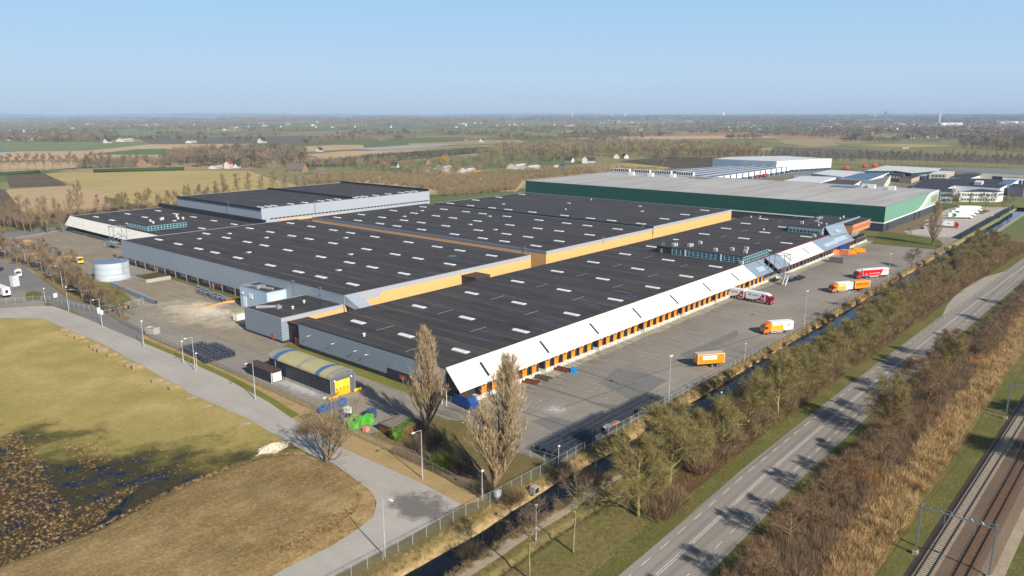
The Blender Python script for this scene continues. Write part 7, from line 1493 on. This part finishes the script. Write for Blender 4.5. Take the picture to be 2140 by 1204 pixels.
for i, (a, b_, c_, d_, h, lab, rc) in enumerate(((1800, 352, 1818, 349, 4, "red trailer parked by the avenue, left one", P_red), (1764, 356, 1776, 354, 4, "small red trailer parked beside the white distribution centre", P_red), (1822, 351, 1838, 349, 4, "red trailer parked by the avenue, right one", P_red), (1595, 372, 1607, 369, 4, "red trailer at the docks of the striped terminal", P_dred), (1578, 374, 1590, 371, 4, "crimson trailer next to the red one at the striped terminal", P_dred))):
    T = place_line("box_trailer", lab, "trailer", (a, b_), (c_, d_)); cargo(T, -6, 6, rc); wheels(T, (-4, -2.8)); chassis(T, -5.5, 5.5)
# ---- houses and farms among the fields
roof_r = mat("tile_red", srgb(150, 84, 60), .8, var=.15); roof_d = mat("slate_dark", srgb(62, 60, 64), .8, var=.15); wall_w = mat("render_white", srgb(196, 190, 180), .8, var=.05); wall_b = mat("brick_brown", srgb(150, 122, 102), .85, var=.1); roof_g = mat("thatch_grey", srgb(108, 100, 90), .9, var=.15)
def house_mesh(L, W_, hw, hr, wm, rm_):
    a = MB(); a.box(-L / 2, -W_ / 2, 0, L / 2, W_ / 2, hw); a.xprism([(-W_ / 2, hw), (W_ / 2, hw), (0, hr - .1)], -L / 2, L / 2)
    b = MB(); e = .4; b._a([(-L / 2 - e, -W_ / 2 - e, hw - .3), (L / 2 + e, -W_ / 2 - e, hw - .3), (L / 2 + e, 0, hr), (-L / 2 - e, 0, hr), (-L / 2 - e, W_ / 2 + e, hw - .3), (L / 2 + e, W_ / 2 + e, hw - .3)], [(0, 1, 2, 3), (3, 2, 5, 4)])
    b.box(-L / 4, -.4, hr - 1, -L / 4 + .8, .4, hr + .9)
    w = MB()
    for s in (-1, 1):
        for k in range(max(2, int(L / 3))): x = -L / 2 + 1.2 + 3 * k; w.box(x, s * W_ / 2, 1.0, x + 1.2, s * (W_ / 2 + .06), 2.3)
    return a.mesh("wall", [wm]), b.mesh("roof", [rm_]), w.mesh("windows", [glass_m])
HM = {k: house_mesh(*v) for k, v in dict(a=(12, 8, 3.2, 7.5, wall_w, roof_d), b=(10, 8, 3.0, 7.5, wall_b, roof_r), c=(18, 11, 3.2, 9, wall_b, roof_g), d=(30, 14, 3.5, 7, wall_w, roof_g), e=(9, 7, 5.5, 9, wall_w, roof_r)).items()}
def house(k, px_, py_, rot, label, s=1.0, group=None):
    x, y = G(px_, py_); T = thing("farmhouse" if k in "cd" else "house", label, "house", (x, y, 0), rot, group); T.scale = (s, s, s)
    for nm, me in zip(("wall", "roof", "windows"), HM[k]): add(nm, me, T)
    return T
house('c', 622, 360, 2.0, "large farmhouse with a white-edged gable and grey roof behind the tall hall", 1.2); house('a', 671, 373, .5, "small white shed in the gardens behind the tall hall", .6); house('c', 668, 362, .3, "low dark barn beside the large farmhouse", .8)
house('d', 452, 352, .6, "white house behind the golden field, left part", .7); house('e', 478, 352, .6, "tall pale house with lit walls behind the golden field", 1.1); house('a', 496, 351, .6, "small white annex right of the tall pale house", .8)
house('b', 800, 352, .5, "red-roofed bungalow among the gardens", 1.3); house('b', 848, 346, .2, "small orange-roofed house right of the bungalow", .8); house('a', 826, 350, 1.8, "small white gabled house between two red roofs", .9); house('b', 895, 344, .9, "pinkish house left of the yellow willow", 1.1)
house('d', 925, 356, .5, "grey-roofed greenhouse shed below the yellow willow", 1.1); house('d', 900, 360, .5, "pale greenhouse left of the grey shed", .9); house('d', 975, 361, .5, "pale greenhouse row right of the grey shed", 1.1); house('d', 1080, 352, .3, "grey shed at the left end of the long greenhouse", 1.1); house('d', 1108, 354, .2, "long grey greenhouse beside the green hall corner", 1.0)
house('e', 1222, 341, .6, "dark-roofed house with white walls above the green hall", 1.1); house('a', 1190, 339, 1.6, "small white gabled house left of the dark-roofed one", 1.0); house('a', 1235, 340, 2.2, "white house right of the dark-roofed one", 1.0); house('a', 1288, 331, .6, "dark-roofed cottage under the trees above the pale roof", 1.1); house('a', 1306, 331, 1.0, "second cottage under the trees above the pale roof", 1.0)
house('e', 66, 294, .8, "white farmhouse beside the river meadow", 1.6); house('b', 56, 294, .8, "brick barn attached to the white farmhouse", 1.5); house('a', 20, 294, .5, "small white shed at the left of the river meadow", 1.2); house('d', 262, 296, .6, "long pale green barn at the dark field", 1.5); house('a', 225, 299, .6, "pale farm shed left of the long barn", 1.5)
house('d', 400, 299, .7, "wide farmhouse with a row of windows by the ploughed field", 1.1); house('a', 548, 299, .5, "white farmhouse in the middle of the dark orchard", 1.8); house('a', 668, 317, .4, "small blue-roofed barn beside a tan field", 1.1); house('c', 798, 293, .4, "dark barn in front of a clump of trees", 1.2); house('b', 975, 296, .5, "orange-roofed farm beyond the grey net orchard", 1.3); house('a', 1007, 297, .5, "white shed right of the orange-roofed farm", 1.2); house('c', 303, 345, .8, "dark-roofed farm hidden in the avenue trees", 1.2); house('b', 318, 347, .8, "red-roofed shed beside the dark-roofed farm", 1.1)
T = house('d', 1892, 311, .2, "lone dark green barn with a white end in the pasture", .8)
for (a, b_, w, lab, m, h) in ((1000, 362, 7, "orange-yellow container beside the greenhouses", sk_o2, 3), (1176, 348, 6, "blue container left of the white gabled house", sk_bl, 3), (1162, 350, 6, "pale container with an orange end beside the blue one", mat("pale_box", srgb(214, 190, 160), .7), 3)): x, y = G(a, b_); cont(lab, x, y, .4, 12, 3, 3.2, m, open_top=False, name="container")
# distant villages
vg_ = np.random.default_rng(21); nv = 0
def village(x0, x1, y0, y1, n, s=1.3):
    global nv
    for _ in range(n):
        k = vg_.choice(list("aabbed")); house(k, vg_.uniform(x0, x1), vg_.uniform(y0, y1), vg_.uniform(0, 3.1), "tiny pale house in the distant villages across the plain", s * .72 * vg_.uniform(.8, 1.3), "houses of the distant villages"); nv += 1
village(180, 330, 259, 266, 20, 1.7); village(360, 520, 262, 274, 14, 1.6); village(540, 760, 256, 267, 26, 2.0); village(1000, 1200, 258, 266, 14, 2.0); village(1200, 1450, 248, 262, 30, 2.2); village(1450, 1700, 255, 276, 22, 1.7); village(1700, 2140, 247, 275, 85, 1.9); village(0, 200, 262, 284, 10, 1.6); village(760, 1000, 258, 268, 10, 2.0); village(1800, 2130, 272, 290, 26, 1.3)
def tower(px_, py_, w, h, m, label, name="tower_block"):
    x, y = G(px_, py_); T = thing(name, label, "tower", (x, y, 0)); a = MB(); a.box(-w / 2, -w / 2, 0, w / 2, w / 2, h); a.build("wall", m, T); a = MB(); a.box(-w * .3, -w * .3, h, w * .3, w * .3, h * 1.08); a.build("roof", m, T)
tw = mat("tower_pale", srgb(216, 218, 222), .7); td = mat("tower_dark", srgb(86, 84, 92), .7)
tower(1508, 247, 60, 85, tw, "pale tower block standing on the horizon above the white distribution centre"); tower(1305, 246, 40, 70, tw, "slim white tower on the horizon in the middle"); tower(1278, 247, 30, 50, tw, "short white tower left of the slim horizon tower"); tower(1340, 246, 30, 60, tw, "small white tower right of the slim horizon tower"); tower(1196, 248, 14, 102, tw, "hair-thin pale mast on the horizon", "mast"); tower(1850, 246, 36, 90, td, "dark church tower on the right part of the horizon", "church_tower"); tower(1962, 262, 8, 75, tw, "thin pale mast in the plain at the right", "mast"); tower(1822, 249, 90, 45, tw, "broad white block on the right horizon"); tower(1371, 247, 60, 40, tw, "white domed hall on the horizon")
for i, (a, b_, w) in enumerate(((1215, 246.5, 500), (1240, 247, 360), (1420, 246.5, 420), (1450, 249, 300), (1645, 250, 250), (1985, 262, 260), (2110, 258, 420))):
    x, y = G(a, b_); T = thing("factory", "long pale factory shed on the distant plain", "factory", (x, y, 0), -.85, "pale factory sheds on the distant plain"); q = MB(); q.box(-w / 4, -20, 0, w / 4, 20, 14); q.build("wall", tw, T); q = MB(); q.box(-w / 4, -20, 14, w / 4, 20, 15); q.build("roof", wr_, T)
# low hills on the horizon
def hills():
    V = []; n = 90
    for i in range(n):
        a = radians(0 + 84 * i / (n - 1)); r = 24000; h = 45 + 38 * max(0, vnoise(i * 1.0 + 3, 9.0)) + (70 if i > 55 else 25) * (.6 + .4 * vnoise(i, 5.0, 2)) * min(1, max(0, (i - 20) / 30))
        for rr, hh in ((r - 3500, -2), (r - 1000, h * .7), (r, h), (r + 3000, h * .8)): V.append((rr * cos(a), rr * sin(a), min(hh, 112)))
    F = [(i * 4 + j, (i + 1) * 4 + j, (i + 1) * 4 + j + 1, i * 4 + j + 1) for i in range(n - 1) for j in range(3)]
    mb = MB(); mb._a(V, F); struct("hills", mb, groundmat("wooded_hills", [(.4, srgb(62, 70, 54)), (.6, srgb(84, 88, 66))], [(.3, srgb(58, 64, 50)), (.7, srgb(90, 92, 70))], sb=.002, sf=.01))
hills()
# ================================================================ far woods and tree belts (one mass each)
def ft(seed, n, r, h, w):
    g = np.random.default_rng(seed); u = g.normal(size=(n, 3)); u /= np.linalg.norm(u, axis=1, keepdims=True); P = u * (g.random((n, 1)) ** .4) * np.array([r, r, h * .36]) + np.array([0, 0, h * .62]); d = u * .5 + np.array([0, 0, .8]) + g.normal(size=(n, 3)) * .35
    V1, F1 = blades(P, P + d * (h * .13), np.full(n, w), g); k = 2
    V2, F2 = blades(np.array([[0, 0, 0], [.2, 0, 0]]), np.array([[0, 0, h * .8], [r * .4, 0, h * .75]]), np.full(2, .7), g); return np.concatenate([V1, V2]), np.concatenate([F1, F2 + len(V1)])
mid = [ft(400 + i, 130, 4.2, 13, .55) for i in range(6)]; farT = [ft(420 + i, 26, 6, 12, 2.6) for i in range(5)]; cop = [clump(430 + i, 60, 6.0, 1.8, .16, .25) for i in range(5)]
wb = bark("wood_brown", srgb(146, 126, 98), srgb(106, 90, 68)); wg = bark("wood_grey", srgb(132, 118, 98), srgb(94, 84, 68)); wo = bark("wood_olive", srgb(144, 136, 92), srgb(106, 100, 64)); wd = bark("wood_dark", srgb(96, 92, 72), srgb(66, 62, 50)); wy = bark("willow_yellow", srgb(190, 156, 64), srgb(150, 118, 44))
def wood(label, polypx, n, tm_, hs_, mats_, seed, name="woodland"):
    g = np.random.default_rng(seed); pts = [(*G(x, y), 0) for x, y in fill(polypx, n, g)]
    scatter(name, label, "wood", pts, tm_, list(hs_[0] + (hs_[1] - hs_[0]) * g.random(n)), mats_, seed, mis=[int(g.integers(len(mats_))) for _ in range(n)])
wood("dense leafless wood left of centre beyond the golden field", [(350, 347), (350, 330), (480, 318), (640, 322), (640, 345), (560, 352), (430, 350)], 420, mid, (.9, 1.5), [wb, wg, wd], 31)
wood("belt of trees and gardens behind the tall hall", [(560, 352), (700, 340), (900, 338), (1100, 330), (1160, 335), (1090, 352), (900, 372), (700, 352)], 330, mid, (.45, .9), [wb, wo, wg], 32)
wood("brown coppice between the gardens and the halls", [(650, 385), (640, 372), (760, 362), (930, 366), (1080, 358), (1240, 352), (1240, 362), (1090, 378), (1080, 398), (930, 412), (900, 395), (740, 380)], 2600, cop, (.5, 1.0), [wb, wo, twig_brown], 33, "coppice")
wood("tall leafless wood above the green hall", [(1000, 334), (1060, 312), (1200, 306), (1400, 308), (1590, 318), (1590, 332), (1440, 334), (1270, 328), (1160, 338)], 560, mid, (1.0, 1.6), [wb, wo, wg], 34)
wood("orchard trees in front of the terminal", [(1080, 352), (1270, 345), (1400, 356), (1240, 364)], 400, cop, (.35, .6), [wg, wb], 35, "orchard"); wood("dark orchard block in the plain", [(640, 338), (800, 322), (1010, 308), (1060, 305), (1040, 316), (900, 330), (760, 345), (600, 350)], 1500, cop, (.5, .8), [wd, wg], 36, "orchard")
wood("dark wood with conifers in the plain at the middle", [(1160, 290), (1230, 280), (1310, 277), (1310, 288), (1240, 291)], 150, mid, (1.0, 1.5), [wg, wd], 37); wood("wood around the farm at the left plain", [(60, 290), (90, 278), (200, 276), (250, 284), (220, 298), (120, 299)], 240, mid, (1.0, 1.7), [wg, wb, wd], 38)
wood("brown wood at the right edge of the plain", [(2010, 312), (2000, 300), (2080, 292), (2180, 290), (2180, 322), (2100, 316)], 240, mid, (.9, 1.5), [wb, wg, wd], 39); wood("tree belt left of the river meadow", [(-10, 290), (0, 284), (60, 282), (60, 294), (0, 296)], 60, mid, (.9, 1.4), [wg, wd], 40)
wood("scattered trees along the avenue left of centre", [(160, 352), (160, 342), (300, 340), (350, 346), (350, 354)], 60, mid, (.7, 1.2), [wb, wg], 41); wood("hedgerow behind the north yard", [(-10, 470), (-10, 455), (140, 448), (300, 432), (300, 444), (150, 462), (60, 480)], 500, cop, (.4, .9), [twig_brown, twig_dark, twig_grey], 42, "hedgerow")
wood("scrub on the strip of tall trees behind the halls", [(300, 440), (300, 430), (560, 412), (560, 424)], 200, cop, (.4, .8), [wb, twig_brown], 43, "hedgerow"); wood("undergrowth below the leafless trees of the left yard", [(-10, 530), (30, 520), (110, 555), (200, 612), (240, 640), (200, 640), (110, 585), (30, 548)], 260, cop, (.18, .4), [twig_brown, twig_dark], 44, "undergrowth")
g = np.random.default_rng(55); strips = []
for _ in range(300):
    y = 243 + (298 - 243) * g.random() ** 1.9; x = g.uniform(-20, 2160); L = g.uniform(20, 190) * (1.4 if y < 256 else 1); d = g.uniform(.15, 1.2) * (1 if y < 262 else .5)
    if 300 > y > 284 and 700 < x < 1500 and g.random() < .6: continue
    k = int(L * (1.1 if y < 262 else .5)) + 3
    for _ in range(k): strips.append((x + g.random() * L, y + g.normal() * d * .5 - .004 * g.random() * L))
strips = [(a, max(241.5, b_)) for a, b_ in strips]; fg_ = [(*G(a, b_), 0) for a, b_ in strips]
scatter("tree_belts", "countless hazy tree belts and hedgerows across the distant plain", "tree belt", fg_, farT, [max(1.0, min(3.4, (260 - b_) * .2 + 1.0)) * (.7 + .6 * g.random()) for a, b_ in strips], [wg, wd, wb], 45, mis=[int(g.integers(3)) for _ in strips])
st = fill([(1600, 252), (1700, 248), (2170, 246), (2170, 290), (1980, 296), (1900, 285), (1600, 278), (1440, 276), (1440, 256)], 2600, g)
scatter("suburb_trees", "broad mass of trees between the villages on the right of the plain", "trees", [(*G(a, b_), 0) for a, b_ in st], farT, [(1.0 if b_ > 262 else 1.5) * (.7 + .6 * g.random()) for a, b_ in st], [wg, wd, wb], 46, mis=[int(g.integers(3)) for _ in st])
x, y = G(930, 352); v, f = ft(500, 420, 6, 17, .45); tagobj(add("willow_tree", mesh_np("willow_tree", v, f, [wy]), None, (x, y, 0)), "golden yellow willow standing behind the greenhouses", "tree")
for i, (a, b_, s, m, lab) in enumerate(((205, 299, 1.3, wd, "dark conifer beside the pale farm shed on the left"), (640, 306, 1.3, wd, "lone dark conifer at the edge of the orchard plain"), (672, 306, 1.4, wg, "round leafless tree in the tan field"), (1785, 297, 1.4, wd, "lone dark tree at the head of the pasture"), (2045, 318, 1.0, wb, "small brown tree on the right pasture"), (1382, 352, 1.2, wg, "bushy tree in front of the striped terminal roof"), (845, 283, 1.8, wd, "broad dark tree standing alone in the far plain"))):
    v, f = ft(510 + i, 260, 4.4, 13, .55); x, y = G(a, b_); T = tagobj(add("lone_tree", mesh_np("lone_tree", v, f, [m]), None, (x, y, 0)), lab, "tree"); T.scale = (s * 1.2, s * 1.2, s)
# ================================================================ air
hz = MB(); hz.box(-6000, -6000, -3.4, 34000, 34000, 116); hm, n = newmat("haze"); n.n.remove(n.bsdf())
pv = n.new("ShaderNodeVolumePrincipled"); pv.inputs['Density'].default_value = 7.5e-5; pv.inputs['Color'].default_value = (.60, .78, 1.0, 1); pv.inputs['Anisotropy'].default_value = -.08
n.l.new(pv.outputs[0], n.n["Material Output"].inputs['Volume']); tagobj(hz.build("haze", hm), "pale blue haze over the whole plain", "haze", kind='stuff')
